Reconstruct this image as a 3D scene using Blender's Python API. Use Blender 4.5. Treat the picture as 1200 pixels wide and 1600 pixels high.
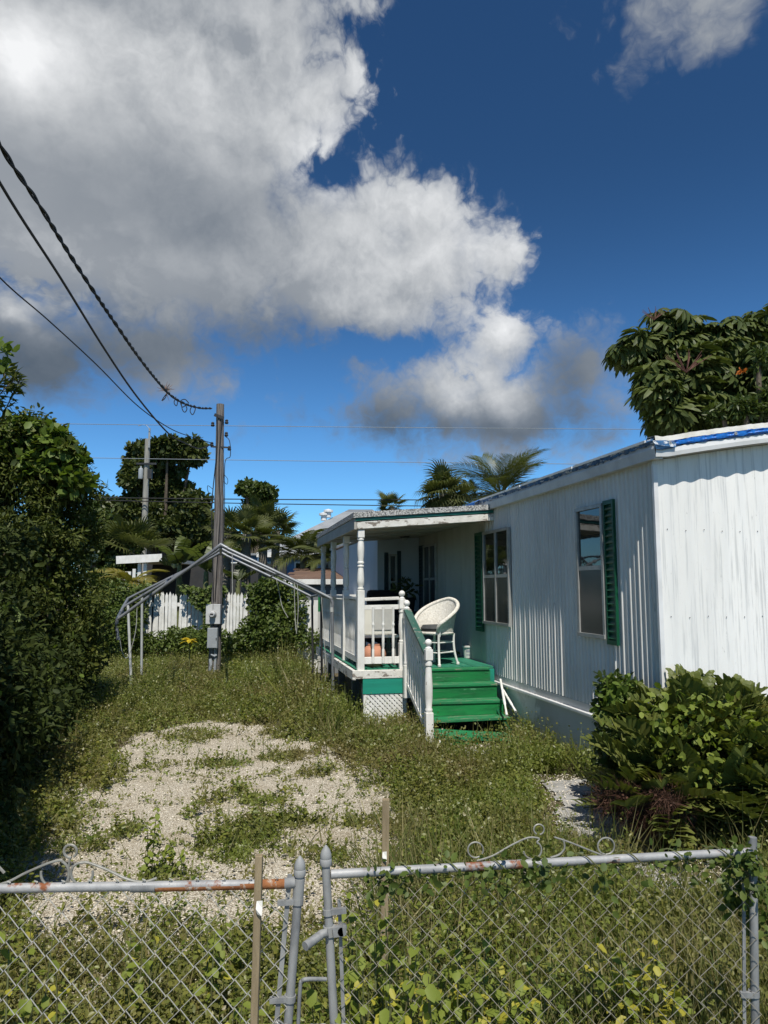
import bpy, math, random
import numpy as np
from math import radians, sin, cos, pi, atan2, sqrt
from mathutils import Vector, Matrix

S = bpy.context.scene
C = S.collection
for o in list(bpy.data.objects):
    bpy.data.objects.remove(o)

# ------------------------------------------------------------------ camera
EYE = 1.73
PITCH = math.atan(120 / 1109.0)
cam = bpy.data.cameras.new('camera')
cam.sensor_fit = 'VERTICAL'
cam.sensor_height = 24.0
cam.lens = 24.0 * 1109 / 1600
cam.clip_start = 0.05
cam.clip_end = 3000
camo = bpy.data.objects.new('camera', cam)
C.objects.link(camo)
camo.location = (0, 0, EYE)
camo.rotation_euler = (pi / 2 + PITCH, 0, 0)
S.camera = camo

SUN_EL = radians(58)
SHADOW_AZ = radians(-6.2)          # direction shadows fall, measured from +Y towards +X
SUN_DIR = Vector((-sin(SHADOW_AZ) * cos(SUN_EL), -cos(SHADOW_AZ) * cos(SUN_EL), sin(SUN_EL)))
sl = bpy.data.lights.new('sun', 'SUN')
sl.energy = 5.0
sl.angle = radians(0.53)
sl.color = (1.0, 0.95, 0.86)
so = bpy.data.objects.new('sun', sl)
C.objects.link(so)
so.rotation_euler = SUN_DIR.to_track_quat('Z', 'Y').to_euler()
so.location = SUN_DIR * 60

S.view_settings.view_transform = 'Standard'
S.view_settings.look = 'None'
S.view_settings.exposure = 0.0
S.view_settings.gamma = 1.0
S.view_settings.use_curve_mapping = False
S.render.engine = 'CYCLES'
S.cycles.max_bounces = 7
S.cycles.transparent_max_bounces = 8


# ------------------------------------------------------------------ pixel -> world helpers (for measuring the photograph)
def ray(px, py):
    f = Vector((0, cos(PITCH), sin(PITCH)))
    u = Vector((0, -sin(PITCH), cos(PITCH)))
    return f * 1109 + Vector((1, 0, 0)) * (px - 600) + u * (800 - py)


def P(px, py, Y):
    d = ray(px, py)
    k = Y / d.y
    return Vector((d.x * k, Y, EYE + d.z * k))


def G(px, py, z=0.0):
    d = ray(px, py)
    k = (z - EYE) / d.z
    return Vector((d.x * k, d.y * k, z))


def A(px, py):
    d = ray(px, py).normalized()
    return atan2(d.x, d.y), math.asin(d.z)


# ------------------------------------------------------------------ shader expression helper
class E:
    """a float socket with arithmetic"""
    def __init__(s, nt, sock):
        s.nt, s.s = nt, sock

    def m(s, op, b=None, c=None):
        n = s.nt.nodes.new('ShaderNodeMath')
        n.operation = op
        s.nt.links.new(s.s, n.inputs[0])
        for i, v in ((1, b), (2, c)):
            if v is None:
                continue
            if isinstance(v, E):
                s.nt.links.new(v.s, n.inputs[i])
            else:
                n.inputs[i].default_value = v
        return E(s.nt, n.outputs[0])

    def __add__(s, b): return s.m('ADD', b)
    def __sub__(s, b): return s.m('SUBTRACT', b)
    def __mul__(s, b): return s.m('MULTIPLY', b)
    def __truediv__(s, b): return s.m('DIVIDE', b)
    __radd__ = __add__
    __rmul__ = __mul__
    def max(s, b): return s.m('MAXIMUM', b)
    def min(s, b): return s.m('MINIMUM', b)

    def ss(s, a, b):
        n = s.nt.nodes.new('ShaderNodeMapRange')
        n.interpolation_type = 'SMOOTHSTEP'
        s.nt.links.new(s.s, n.inputs['Value'])
        n.inputs['From Min'].default_value = a
        n.inputs['From Max'].default_value = b
        return E(s.nt, n.outputs['Result'])


def new(nt, t, ins=None, **props):
    n = nt.nodes.new(t)
    for k, v in props.items():
        setattr(n, k, v)
    for k, v in (ins or {}).items():
        if isinstance(v, E):
            nt.links.new(v.s, n.inputs[k])
        elif isinstance(v, bpy.types.NodeSocket):
            nt.links.new(v, n.inputs[k])
        else:
            n.inputs[k].default_value = v
    return n


def rgb(c):
    return (c[0], c[1], c[2], 1.0)


def mix(nt, fac, a, b, blend='MIX'):
    n = nt.nodes.new('ShaderNodeMix')
    n.data_type = 'RGBA'
    n.blend_type = blend
    for idx, v in ((0, fac), (6, a), (7, b)):
        if isinstance(v, E):
            nt.links.new(v.s, n.inputs[idx])
        elif isinstance(v, bpy.types.NodeSocket):
            nt.links.new(v, n.inputs[idx])
        elif idx == 0:
            n.inputs[0].default_value = v
        else:
            n.inputs[idx].default_value = rgb(v)
    return n.outputs[2]


def noise(nt, vec, scale, detail=4, rough=0.55, dist=0.0):
    n = new(nt, 'ShaderNodeTexNoise', {'Scale': scale, 'Detail': detail, 'Roughness': rough, 'Distortion': dist})
    if vec is not None:
        nt.links.new(vec, n.inputs['Vector'])
    return n


# ------------------------------------------------------------------ world: Nishita sky with cumulus clouds
w = bpy.data.worlds.new('World')
S.world = w
w.use_nodes = True
nt = w.node_tree
nt.nodes.clear()
SKY_STRENGTH = 0.085
sky = new(nt, 'ShaderNodeTexSky', sky_type='NISHITA', sun_disc=False)
sky.sun_elevation = SUN_EL
sky.sun_rotation = atan2(SUN_DIR.x, SUN_DIR.y)
sky.air_density = 1.0
sky.dust_density = 0.25
sky.ozone_density = 2.2
tc = new(nt, 'ShaderNodeTexCoord')
DIRV = tc.outputs['Generated']
SKY_TINT = (0.29, 0.615, 0.88)
skyc = mix(nt, 1.0, sky.outputs['Color'], SKY_TINT, 'MULTIPLY')

_sp = new(nt, 'ShaderNodeSeparateXYZ', {0: DIRV})
_hz = (E(nt, _sp.outputs[2]).m('ABSOLUTE').ss(0.0, 0.55) * -1.3) + 2.3
_hc = new(nt, 'ShaderNodeCombineColor', {0: _hz, 1: _hz * 0.91, 2: _hz * 0.91})
skyc = mix(nt, 1.0, skyc, _hc.outputs[0], 'MULTIPLY')
BLOBS = [  # centre x, y, half width, half height: cumulus lobes measured on the photograph
    (150, 220, 440, 330), (120, -120, 460, 260), (420, 40, 170, 150), (540, 10, 70, 70), (470, 170, 110, 110), (300, 400, 330, 170), (520, 400, 230, 150),
    (660, 400, 130, 120), (745, 400, 95, 80), (600, 310, 90, 70), (610, 480, 170, 70),
    (60, 545, 150, 115), (220, 545, 210, 95), (380, 500, 160, 75), (780, 515, 64, 70), (770, 570, 85, 75), (725, 628, 190, 100), (815, 628, 180, 104), (880, 585, 95, 90), (630, 650, 150, 70), (890, 672, 90, 40),
    (1115, -10, 210, 120), (588, 580, 34, 24), (478, 640, 26, 40), (580, 168, 38, 28), (505, 232, 58, 58), (360, 695, 36, 22),
]
grp = bpy.data.node_groups.new('cloud_field', 'ShaderNodeTree')
grp.interface.new_socket('Vector', in_out='INPUT', socket_type='NodeSocketVector')
grp.interface.new_socket('DAz', in_out='INPUT', socket_type='NodeSocketFloat')
grp.interface.new_socket('DEl', in_out='INPUT', socket_type='NodeSocketFloat')
grp.interface.new_socket('Field', in_out='OUTPUT', socket_type='NodeSocketFloat')
gi = grp.nodes.new('NodeGroupInput')
go = grp.nodes.new('NodeGroupOutput')
sep = new(grp, 'ShaderNodeSeparateXYZ', {0: gi.outputs['Vector']})
gx, gy, gz = (E(grp, sep.outputs[i]) for i in range(3))
az = gx.m('ARCTAN2', gy) + E(grp, gi.outputs['DAz'])
el = gz.m('ARCSINE') + E(grp, gi.outputs['DEl'])
cmb = new(grp, 'ShaderNodeCombineXYZ', {0: az * az.m('COSINE').m('ABSOLUTE').max(0.4), 1: el, 2: gy * 0.3})
cv = cmb.outputs[0]
wn = noise(grp, cv, 5.0, 2, 0.5)
ws = new(grp, 'ShaderNodeSeparateColor', {0: wn.outputs['Color']})
w2 = noise(grp, cv, 17.0, 3, 0.6)
ws2 = new(grp, 'ShaderNodeSeparateColor', {0: w2.outputs['Color']})
a2 = az + (E(grp, ws.outputs[0]) - 0.5) * 0.10 + (E(grp, ws2.outputs[0]) - 0.5) * 0.045
e2 = el + (E(grp, ws.outputs[1]) - 0.5) * 0.08 + (E(grp, ws2.outputs[1]) - 0.5) * 0.04
acc = None
for bx, by, brx, bry in BLOBS:
    a0, e0 = A(bx, by)
    ra = abs(A(bx + brx, by)[0] - A(bx - brx, by)[0]) / 2
    re = abs(A(bx, by + bry)[1] - A(bx, by - bry)[1]) / 2
    r = (((a2 - a0) / ra).m('POWER', 2.0) + ((e2 - e0) / re).m('POWER', 2.0)).m('SQRT')
    f = (r * -1.0 + 1.0) * min(ra, re)
    acc = f if acc is None else acc.m('SMOOTH_MAX', f, 0.02)
# scattered cumulus over the rest of the sky, where the photograph does not look
g1 = noise(grp, gi.outputs['Vector'], 2.2, 5, 0.55)
far = (E(grp, g1.outputs[0]) - 0.56) * 0.5
side = az.m('ABSOLUTE').ss(0.62, 0.9)
acc = acc.max(far * side - (side * -1.0 + 1.0) * 0.4)
n1 = E(grp, noise(grp, cv, 12.0, 6, 0.55).outputs[0]) - 0.5
wv = new(grp, 'ShaderNodeVectorMath', {0: w2.outputs['Color']}, operation='SCALE')
wv.inputs['Scale'].default_value = 0.06
cvw = new(grp, 'ShaderNodeVectorMath', {0: cv, 1: wv.outputs[0]}, operation='ADD')
vo = new(grp, 'ShaderNodeTexVoronoi', {'Vector': cvw.outputs[0], 'Scale': 15.0, 'Detail': 4.0, 'Roughness': 0.55, 'Lacunarity': 2.2}, feature='F1')
v1 = E(grp, vo.outputs['Distance']) - 1.0
fld = acc + n1 * 0.055 - v1 * 0.048
grp.links.new(fld.s, go.inputs['Field'])


def field(da, de):
    g = nt.nodes.new('ShaderNodeGroup')
    g.node_tree = grp
    nt.links.new(DIRV, g.inputs['Vector'])
    g.inputs['DAz'].default_value = da
    g.inputs['DEl'].default_value = de
    return E(nt, g.outputs[0])


d0 = field(0, 0)
d1 = field(0.016, 0.026)
sp = new(nt, 'ShaderNodeSeparateXYZ', {0: DIRV})
AZ = E(nt, sp.outputs[0]).m('ARCTAN2', E(nt, sp.outputs[1]))
EL = E(nt, sp.outputs[2]).m('ARCSINE')
wz = noise(nt, DIRV, 7.0, 5, 0.6)
wzs = new(nt, 'ShaderNodeSeparateColor', {0: wz.outputs['Color']})
AZw = AZ + (E(nt, wzs.outputs[0]) - 0.5) * 0.10
ELw = EL + (E(nt, wzs.outputs[1]) - 0.5) * 0.10
TONE = [  # x, y, rx, ry, added brightness: sunlit heads and thick grey bases of the cloud
    (45, 90, 100, 65, 0.44), (300, 100, 330, 140, 0.13), (600, 430, 200, 100, 0.17), (640, 320, 130, 70, 0.13), (790, 395, 100, 70, 0.13), (500, 235, 60, 50, 0.36), (570, 90, 70, 140, 0.12), (590, 165, 50, 40, 0.15), (60, 425, 170, 70, 0.16),
    (330, 345, 230, 75, -0.10), (330, 545, 420, 60, -0.17), (60, 590, 160, 90, -0.20), (540, 545, 260, 30, -0.06),
    (785, 520, 60, 60, 0.24), (740, 600, 100, 55, 0.24), (760, 685, 280, 36, -0.22), (885, 595, 62, 70, -0.24), (1120, 20, 170, 90, 0.03), (20, 490, 40, 30, 0.2), (480, 640, 40, 60, -0.16), (620, 650, 70, 45, -0.18), (360, 695, 50, 40, -0.16),
]
val = E(nt, noise(nt, DIRV, 5.0, 4, 0.5).outputs[0]) * 0.13 + 0.31
LIT = None
for bx, by, brx, bry, wt in TONE:
    a0, e0 = A(bx, by)
    ra = abs(A(bx + brx, by)[0] - A(bx - brx, by)[0]) / 2
    re = abs(A(bx, by + bry)[1] - A(bx, by - bry)[1]) / 2
    q = ((AZw - a0) / ra).m('POWER', 2.0) + ((ELw - e0) / re).m('POWER', 2.0)
    gq = (q * -0.8).m('EXPONENT')
    val = val + gq * wt
    if wt > 0.09:
        LIT = gq if LIT is None else LIT.max(gq)
rel = (d0 - d1).m('MULTIPLY', 4.0).min(0.38).max(-0.14)
val = val + rel * (LIT * 0.85 + 0.15)
alpha = d0.ss(-0.008, 0.065) * (LIT * -1.0 + 1.0) + d0.ss(-0.004, 0.030) * LIT
val = val.max(0.055).min(0.98)
ramp = new(nt, 'ShaderNodeValToRGB', {0: val})
cr = ramp.color_ramp
cr.elements[0].position = 0.0
cr.elements[0].color = (0.045, 0.072, 0.105, 1)
cr.elements[1].position = 1.0
cr.elements[1].color = (0.96, 0.97, 0.98, 1)
e_ = cr.elements.new(0.25)
e_.color = (0.205, 0.235, 0.275, 1)
e_ = cr.elements.new(0.6)
e_.color = (0.56, 0.58, 0.60, 1)
cl = mix(nt, 1.0, ramp.outputs[0], (1 / SKY_STRENGTH,) * 3, 'MULTIPLY')
# the mix clamps factors only; colours above one stay
full = mix(nt, alpha * 0.97, skyc, cl)
bg = new(nt, 'ShaderNodeBackground', {'Color': full, 'Strength': SKY_STRENGTH})
wo = new(nt, 'ShaderNodeOutputWorld')
nt.links.new(bg.outputs[0], wo.inputs[0])
try:
    w.cycles.sampling_method = 'MANUAL'
    w.cycles.sample_map_resolution = 512
except Exception:
    pass


# ------------------------------------------------------------------ materials
def base_mat(name):
    m = bpy.data.materials.new(name)
    m.use_nodes = True
    t = m.node_tree
    t.nodes.clear()
    out = t.nodes.new('ShaderNodeOutputMaterial')
    b = t.nodes.new('ShaderNodeBsdfPrincipled')
    t.links.new(b.outputs[0], out.inputs[0])
    return m, t, b, out


def pmat(name, col, col2=None, scale=6.0, stretch=(1, 1, 1), rough=0.6, spec=0.35, metal=0.0, bump=0.15, bscale=None, lo=0.35, hi=0.7,
         wear=None, wear_at=0.62, wear_soft=0.04, wear_scale=9.0, wear_stretch=(1, 1, 1), detail=6, streak=None, per_object=0.0):
    """mottled colour, optional worn-off patches (wear colour) and bump"""
    m, t, b, out = base_mat(name)
    tcn = new(t, 'ShaderNodeTexCoord')
    oi = new(t, 'ShaderNodeObjectInfo')
    add = new(t, 'ShaderNodeVectorMath', {0: tcn.outputs['Object']}, operation='ADD')
    rv = new(t, 'ShaderNodeVectorMath', {0: oi.outputs['Location']}, operation='SCALE')
    rv.inputs['Scale'].default_value = 1.0
    t.links.new(rv.outputs[0], add.inputs[1])
    mp = new(t, 'ShaderNodeMapping', {'Vector': add.outputs[0], 'Scale': stretch})
    v = mp.outputs[0]
    n = E(t, noise(t, v, scale, detail, 0.6).outputs[0])
    c = mix(t, n.ss(lo, hi), col, col2 or tuple(x * 0.8 for x in col))
    if per_object:
        k = E(t, oi.outputs['Random']) * (2 * per_object) + (1 - per_object)
        cc = new(t, 'ShaderNodeCombineColor', {0: k, 1: k, 2: k})
        c = mix(t, 1.0, c, cc.outputs[0], 'MULTIPLY')
    rg = n * 0.2 + (rough - 0.1)
    if streak:
        mp3 = new(t, 'ShaderNodeMapping', {'Vector': add.outputs[0], 'Scale': streak[2]})
        ns = E(t, noise(t, mp3.outputs[0], streak[1], 6, 0.65).outputs[0])
        c = mix(t, ns.ss(streak[3], streak[3] + 0.12), c, streak[0])
    if wear:
        mp2 = new(t, 'ShaderNodeMapping', {'Vector': add.outputs[0], 'Scale': wear_stretch})
        n2 = E(t, noise(t, mp2.outputs[0], wear_scale, 8, 0.68).outputs[0])
        wm = n2.ss(wear_at, wear_at + wear_soft)
        c = mix(t, wm, c, wear)
        rg = rg + wm * 0.2
    t.links.new(c, b.inputs['Base Color'])
    t.links.new(rg.s, b.inputs['Roughness'])
    b.inputs['Specular IOR Level'].default_value = spec
    b.inputs['Metallic'].default_value = metal
    if bump:
        nb = noise(t, v, bscale or scale * 4, 5, 0.6)
        bp = new(t, 'ShaderNodeBump', {'Strength': bump, 'Distance': 0.01, 'Height': nb.outputs[0]})
        t.links.new(bp.outputs[0], b.inputs['Normal'])
    return m


def leafmat(name, cols, trans=0.28, rough=0.45, spec=0.4, patch=None, patch_scale=0.8, patch_at=0.5, patch_fac=0.75, patch2=None):
    m, t, b, out = base_mat(name)
    g = new(t, 'ShaderNodeNewGeometry')
    r = new(t, 'ShaderNodeValToRGB', {0: g.outputs['Random Per Island']})
    k = len(cols)
    r.color_ramp.elements[0].color = rgb(cols[0])
    r.color_ramp.elements[1].color = rgb(cols[-1])
    for i in range(1, k - 1):
        r.color_ramp.elements.new(i / (k - 1)).color = rgb(cols[i])
    c = r.outputs[0]
    if patch:
        n = E(t, noise(t, g.outputs['Position'], patch_scale, 4, 0.6).outputs[0])
        c = mix(t, n.ss(patch_at - 0.08, patch_at + 0.12) * patch_fac, c, patch)
    if patch2:
        vs = new(t, 'ShaderNodeVectorMath', {0: g.outputs['Position']}, operation='ADD')
        vs.inputs[1].default_value = (17.3, 4.1, 0)
        n = E(t, noise(t, vs.outputs[0], patch_scale * 0.7, 4, 0.6).outputs[0])
        c = mix(t, n.ss(0.5, 0.64) * 0.6, c, patch2)
    t.links.new(c, b.inputs['Base Color'])
    b.inputs['Roughness'].default_value = rough
    b.inputs['Specular IOR Level'].default_value = spec
    tr = new(t, 'ShaderNodeBsdfTranslucent')
    t.links.new(mix(t, 1.0, c, (1.25, 1.35, 0.6), 'MULTIPLY'), tr.inputs[0])
    ms = new(t, 'ShaderNodeMixShader', {0: trans})
    t.links.new(b.outputs[0], ms.inputs[1])
    t.links.new(tr.outputs[0], ms.inputs[2])
    t.links.new(ms.outputs[0], out.inputs[0])
    return m


M = {}
WOODY = (0.30, 0.26, 0.21)
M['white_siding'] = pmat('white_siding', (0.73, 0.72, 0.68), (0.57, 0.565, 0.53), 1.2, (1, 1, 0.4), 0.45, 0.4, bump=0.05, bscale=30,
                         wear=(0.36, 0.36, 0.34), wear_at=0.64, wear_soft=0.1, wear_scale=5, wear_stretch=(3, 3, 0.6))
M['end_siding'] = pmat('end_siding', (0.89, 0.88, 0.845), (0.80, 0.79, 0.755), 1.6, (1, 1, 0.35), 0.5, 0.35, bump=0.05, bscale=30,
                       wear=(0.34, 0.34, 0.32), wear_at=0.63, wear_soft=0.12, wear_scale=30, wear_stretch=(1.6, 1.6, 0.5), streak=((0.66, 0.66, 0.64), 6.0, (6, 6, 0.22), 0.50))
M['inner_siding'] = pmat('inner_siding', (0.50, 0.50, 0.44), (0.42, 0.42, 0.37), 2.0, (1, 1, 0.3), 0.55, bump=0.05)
M['blue_siding'] = pmat('blue_siding', (0.55, 0.60, 0.66), (0.48, 0.53, 0.60), 2.0, (1, 1, 0.3), 0.55, bump=0.05)
M['white_paint'] = pmat('white_paint', (0.80, 0.79, 0.75), (0.66, 0.65, 0.60), 7, (1, 1, 0.5), 0.5, 0.35, bump=0.15,
                        wear=(0.36, 0.33, 0.28), wear_at=0.66, wear_soft=0.03, wear_scale=11, wear_stretch=(1.5, 1.5, 0.6))
M['peeling_white'] = pmat('peeling_white', (0.76, 0.74, 0.69), (0.62, 0.60, 0.54), 9, (1, 1, 1), 0.6, 0.25, bump=0.4,
                          wear=(0.23, 0.20, 0.17), wear_at=0.555, wear_soft=0.03, wear_scale=7, wear_stretch=(1, 1, 3.0))
M['white_metal'] = pmat('white_metal', (0.78, 0.78, 0.77), (0.66, 0.66, 0.65), 4, rough=0.4, bump=0.04)
M['fascia_side'] = pmat('fascia_side', (0.70, 0.70, 0.69), (0.55, 0.55, 0.54), 3, rough=0.5, bump=0.05, wear=(0.3, 0.28, 0.26), wear_at=0.66)
M['green_step'] = pmat('green_step', (0.014, 0.185, 0.052), (0.010, 0.115, 0.036), 3.2, (0.8, 3, 3), 0.45, 0.4, bump=0.25, per_object=0.22, streak=((0.045, 0.15, 0.07), 3.0, (0.5, 3, 9), 0.55), wear=(0.12, 0.32, 0.18), wear_at=0.60, wear_soft=0.09, wear_scale=5.0,
                       wear_stretch=(0.7, 2, 3.5))
M['green_worn'] = pmat('green_worn', (0.016, 0.21, 0.075), (0.03, 0.15, 0.07), 6, (1, 3, 3), 0.6, 0.3, bump=0.3, wear=(0.24, 0.24, 0.17), wear_at=0.56, wear_soft=0.06, wear_scale=6, wear_stretch=(0.6, 4, 4))
M['green_deck'] = pmat('green_deck', (0.030, 0.205, 0.125), (0.022, 0.15, 0.09), 4, (3, 0.6, 1), 0.6, bump=0.2, wear=(0.22, 0.26, 0.22), wear_at=0.62, per_object=0.1)
M['teal_board'] = pmat('teal_board', (0.018, 0.265, 0.185), (0.015, 0.21, 0.15), 5, (0.4, 1, 3), 0.5, bump=0.15)
M['green_shutter'] = pmat('green_shutter', (0.008, 0.085, 0.040), (0.006, 0.060, 0.030), 4, rough=0.4, bump=0.05)
M['dark_shutter'] = pmat('dark_shutter', (0.022, 0.050, 0.062), (0.03, 0.06, 0.07), 4, rough=0.5, bump=0.05)
M['green_trim'] = pmat('green_trim', (0.03, 0.19, 0.15), (0.02, 0.12, 0.10), 4, rough=0.5, bump=0.1)
M['handrail_green'] = pmat('handrail_green', (0.028, 0.10, 0.075), (0.06, 0.12, 0.10), 8, (1, 0.4, 1), 0.6, bump=0.2, wear=(0.22, 0.22, 0.19), wear_at=0.58, wear_scale=10)
M['skirt'] = pmat('skirt', (0.60, 0.60, 0.58), (0.48, 0.48, 0.47), 1.6, (1, 1, 0.5), 0.7, bump=0.12, wear=(0.72, 0.72, 0.70), wear_at=0.54, wear_soft=0.05, wear_scale=1.5)
M['roofing'] = pmat('roofing', (0.52, 0.52, 0.50), (0.12, 0.12, 0.12), 55, (1, 1, 1), 0.85, bump=0.8, bscale=60, lo=0.42, hi=0.6)
M['roof_coat'] = pmat('roof_coat', (0.74, 0.73, 0.68), (0.58, 0.56, 0.5), 8, rough=0.7, bump=0.3)
M['tarp'] = pmat('tarp', (0.015, 0.17, 0.60), (0.010, 0.11, 0.42), 12, (3, 1, 1), 0.35, 0.5, bump=0.9, bscale=14, wear=(0.35, 0.5, 0.72), wear_at=0.66, wear_soft=0.02, wear_scale=16)
M['tarp_faded'] = pmat('tarp_faded', (0.05, 0.16, 0.34), (0.02, 0.07, 0.16), 10, (1, 2, 1), 0.45, 0.5, bump=0.9, bscale=14, wear=(0.62, 0.64, 0.66), wear_at=0.55, wear_soft=0.05, wear_scale=12, wear_stretch=(1, 0.6, 3))
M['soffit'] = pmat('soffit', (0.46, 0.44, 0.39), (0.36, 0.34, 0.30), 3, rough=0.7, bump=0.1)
M['frame_alu'] = pmat('frame_alu', (0.42, 0.42, 0.40), (0.33, 0.33, 0.31), 8, rough=0.45, metal=0.3, bump=0.05)
M['dark_metal'] = pmat('dark_metal', (0.03, 0.03, 0.032), (0.05, 0.05, 0.05), 8, rough=0.5, bump=0.05)
M['cable'] = pmat('cable', (0.018, 0.018, 0.02), (0.03, 0.03, 0.03), 8, rough=0.6, bump=0)
M['thin_wire'] = pmat('thin_wire', (0.42, 0.46, 0.50), (0.36, 0.4, 0.44), 8, rough=0.4, metal=0.6, bump=0)
M['galv'] = pmat('galv', (0.30, 0.305, 0.30), (0.17, 0.175, 0.18), 22, (1, 1, 0.35), 0.68, 0.35, metal=0.1, bump=0.08, wear=(0.17, 0.085, 0.045), wear_at=0.70, wear_soft=0.05, wear_scale=7)
M['rusty'] = pmat('rusty', (0.32, 0.135, 0.055), (0.20, 0.075, 0.03), 14, (1, 1, 1), 0.85, 0.2, bump=0.3, wear=(0.42, 0.37, 0.31), wear_at=0.56, wear_soft=0.06, wear_scale=12)
M['galv_rusty'] = pmat('galv_rusty', (0.40, 0.40, 0.395), (0.28, 0.285, 0.29), 12, (1, 1, 1), 0.6, 0.35, metal=0.2, bump=0.2, wear=(0.24, 0.085, 0.035), wear_at=0.53, wear_soft=0.07, wear_scale=5.5)
M['mesh_wire_old'] = pmat('mesh_wire_old', (0.36, 0.34, 0.28), (0.20, 0.18, 0.14), 20, rough=0.7, metal=0.1, bump=0)
M['mesh_wire'] = pmat('mesh_wire', (0.50, 0.49, 0.45), (0.38, 0.37, 0.33), 20, rough=0.5, metal=0.3, bump=0)
M['scroll'] = pmat('scroll', (0.33, 0.325, 0.29), (0.22, 0.215, 0.19), 20, rough=0.55, metal=0.3, bump=0.1)
M['carport_pipe'] = pmat('carport_pipe', (0.25, 0.265, 0.28), (0.18, 0.19, 0.21), 6, rough=0.45, metal=0.35, bump=0.05)
M['carport_leg'] = pmat('carport_leg', (0.52, 0.53, 0.51), (0.42, 0.43, 0.42), 6, rough=0.5, metal=0.2, bump=0.05)
M['stake'] = pmat('stake', (0.33, 0.26, 0.16), (0.23, 0.18, 0.11), 6, (6, 6, 0.6), 0.75, 0.2, bump=0.5)
M['old_wood'] = pmat('old_wood', (0.235, 0.215, 0.20), (0.085, 0.076, 0.07), 5, (9, 9, 0.35), 0.9, 0.1, bump=1.0, bscale=9)
M['far_wood'] = pmat('far_wood', (0.34, 0.33, 0.29), (0.22, 0.21, 0.19), 5, (6, 6, 0.4), 0.9, 0.1, bump=0.5)
M['meter_grey'] = pmat('meter_grey', (0.56, 0.57, 0.57), (0.47, 0.48, 0.48), 6, rough=0.5, bump=0.05)
M['breaker_grey'] = pmat('breaker_grey', (0.33, 0.36, 0.38), (0.28, 0.30, 0.32), 6, rough=0.5, bump=0.05)
M['wicker'] = pmat('wicker', (0.76, 0.73, 0.66), (0.58, 0.55, 0.48), 40, (1, 1, 1), 0.7, 0.25, bump=0.9, bscale=60)
M['plastic_white'] = pmat('plastic_white', (0.70, 0.69, 0.64), (0.62, 0.61, 0.56), 5, rough=0.4, bump=0.02)
M['cream_panel'] = pmat('cream_panel', (0.70, 0.69, 0.62), (0.63, 0.62, 0.55), 5, rough=0.5, bump=0.03)
M['grey_panel'] = pmat('grey_panel', (0.48, 0.48, 0.45), (0.42, 0.42, 0.4), 5, rough=0.5, bump=0.03)
M['label_blue'] = pmat('label_blue', (0.03, 0.04, 0.17), (0.05, 0.06, 0.2), 5, rough=0.4, bump=0)
M['label_print'] = pmat('label_print', (0.30, 0.31, 0.38), (0.45, 0.45, 0.48), 30, rough=0.4, bump=0)
M['terracotta'] = pmat('terracotta', (0.50, 0.235, 0.145), (0.42, 0.19, 0.12), 8, rough=0.75, bump=0.1)
M['dark_fabric'] = pmat('dark_fabric', (0.018, 0.018, 0.02), (0.03, 0.03, 0.032), 10, rough=0.9, bump=0.2)
M['grey_fabric'] = pmat('grey_fabric', (0.07, 0.075, 0.075), (0.05, 0.05, 0.055), 10, rough=0.9, bump=0.2)
M['picket'] = pmat('picket', (0.78, 0.78, 0.75), (0.62, 0.62, 0.58), 6, rough=0.6, bump=0.1, per_object=0.08)
M['house_blue'] = pmat('house_blue', (0.14, 0.26, 0.42), (0.12, 0.22, 0.36), 2, rough=0.7, bump=0.05)
M['roof_grey'] = pmat('roof_grey', (0.27, 0.285, 0.30), (0.22, 0.235, 0.25), 3, rough=0.7, bump=0.1)
M['roof_brown'] = pmat('roof_brown', (0.17, 0.105, 0.072), (0.10, 0.062, 0.045), 3, (0.4, 3, 3), 0.9, bump=0.3, wear=(0.30, 0.25, 0.21), wear_at=0.62, wear_scale=3, wear_stretch=(0.3, 4, 4))
M['shade_void'] = pmat('shade_void', (0.035, 0.037, 0.04), (0.05, 0.05, 0.05), 2, rough=0.9, bump=0)  # near-black colour standing in for shade in hollows and openings
M['grey_wall'] = pmat('grey_wall', (0.20, 0.21, 0.22), (0.16, 0.17, 0.18), 2, rough=0.8, bump=0.05)
M['white_wall'] = pmat('white_wall', (0.72, 0.72, 0.69), (0.6, 0.6, 0.58), 2, rough=0.7, bump=0.05, wear=(0.32, 0.33, 0.30), wear_at=0.6, wear_scale=3)
M['bark'] = pmat('bark', (0.15, 0.12, 0.09), (0.08, 0.065, 0.05), 8, (2, 2, 0.5), 0.9, 0.1, bump=0.8)
M['palm_bark'] = pmat('palm_bark', (0.22, 0.20, 0.17), (0.14, 0.125, 0.10), 8, (1, 1, 4), 0.9, 0.1, bump=0.8)
M['stem'] = pmat('stem', (0.14, 0.16, 0.06), (0.10, 0.09, 0.04), 12, rough=0.7, bump=0)
M['twig_red'] = leafmat('twig_red', [(0.070, 0.034, 0.024), (0.105, 0.056, 0.038), (0.045, 0.028, 0.022)], 0.05, 0.8, 0.1)
M['concrete'] = pmat('concrete', (0.38, 0.375, 0.36), (0.20, 0.195, 0.18), 7, rough=0.9, spec=0.15, bump=0.6, bscale=40, wear=(0.55, 0.53, 0.48), wear_at=0.58, wear_scale=22)
M['cord'] = pmat('cord', (0.42, 0.43, 0.40), (0.3, 0.3, 0.28), 8, rough=0.8, bump=0)
M['chain'] = pmat('chain', (0.5, 0.5, 0.48), (0.35, 0.35, 0.34), 20, rough=0.35, metal=0.7, bump=0)
M['paper'] = pmat('paper', (0.78, 0.76, 0.70), (0.7, 0.68, 0.62), 20, rough=0.8, bump=0)
M['ant_rust'] = pmat('bird_brown', (0.22, 0.13, 0.09), (0.12, 0.08, 0.06), 20, rough=0.8, bump=0)
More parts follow.
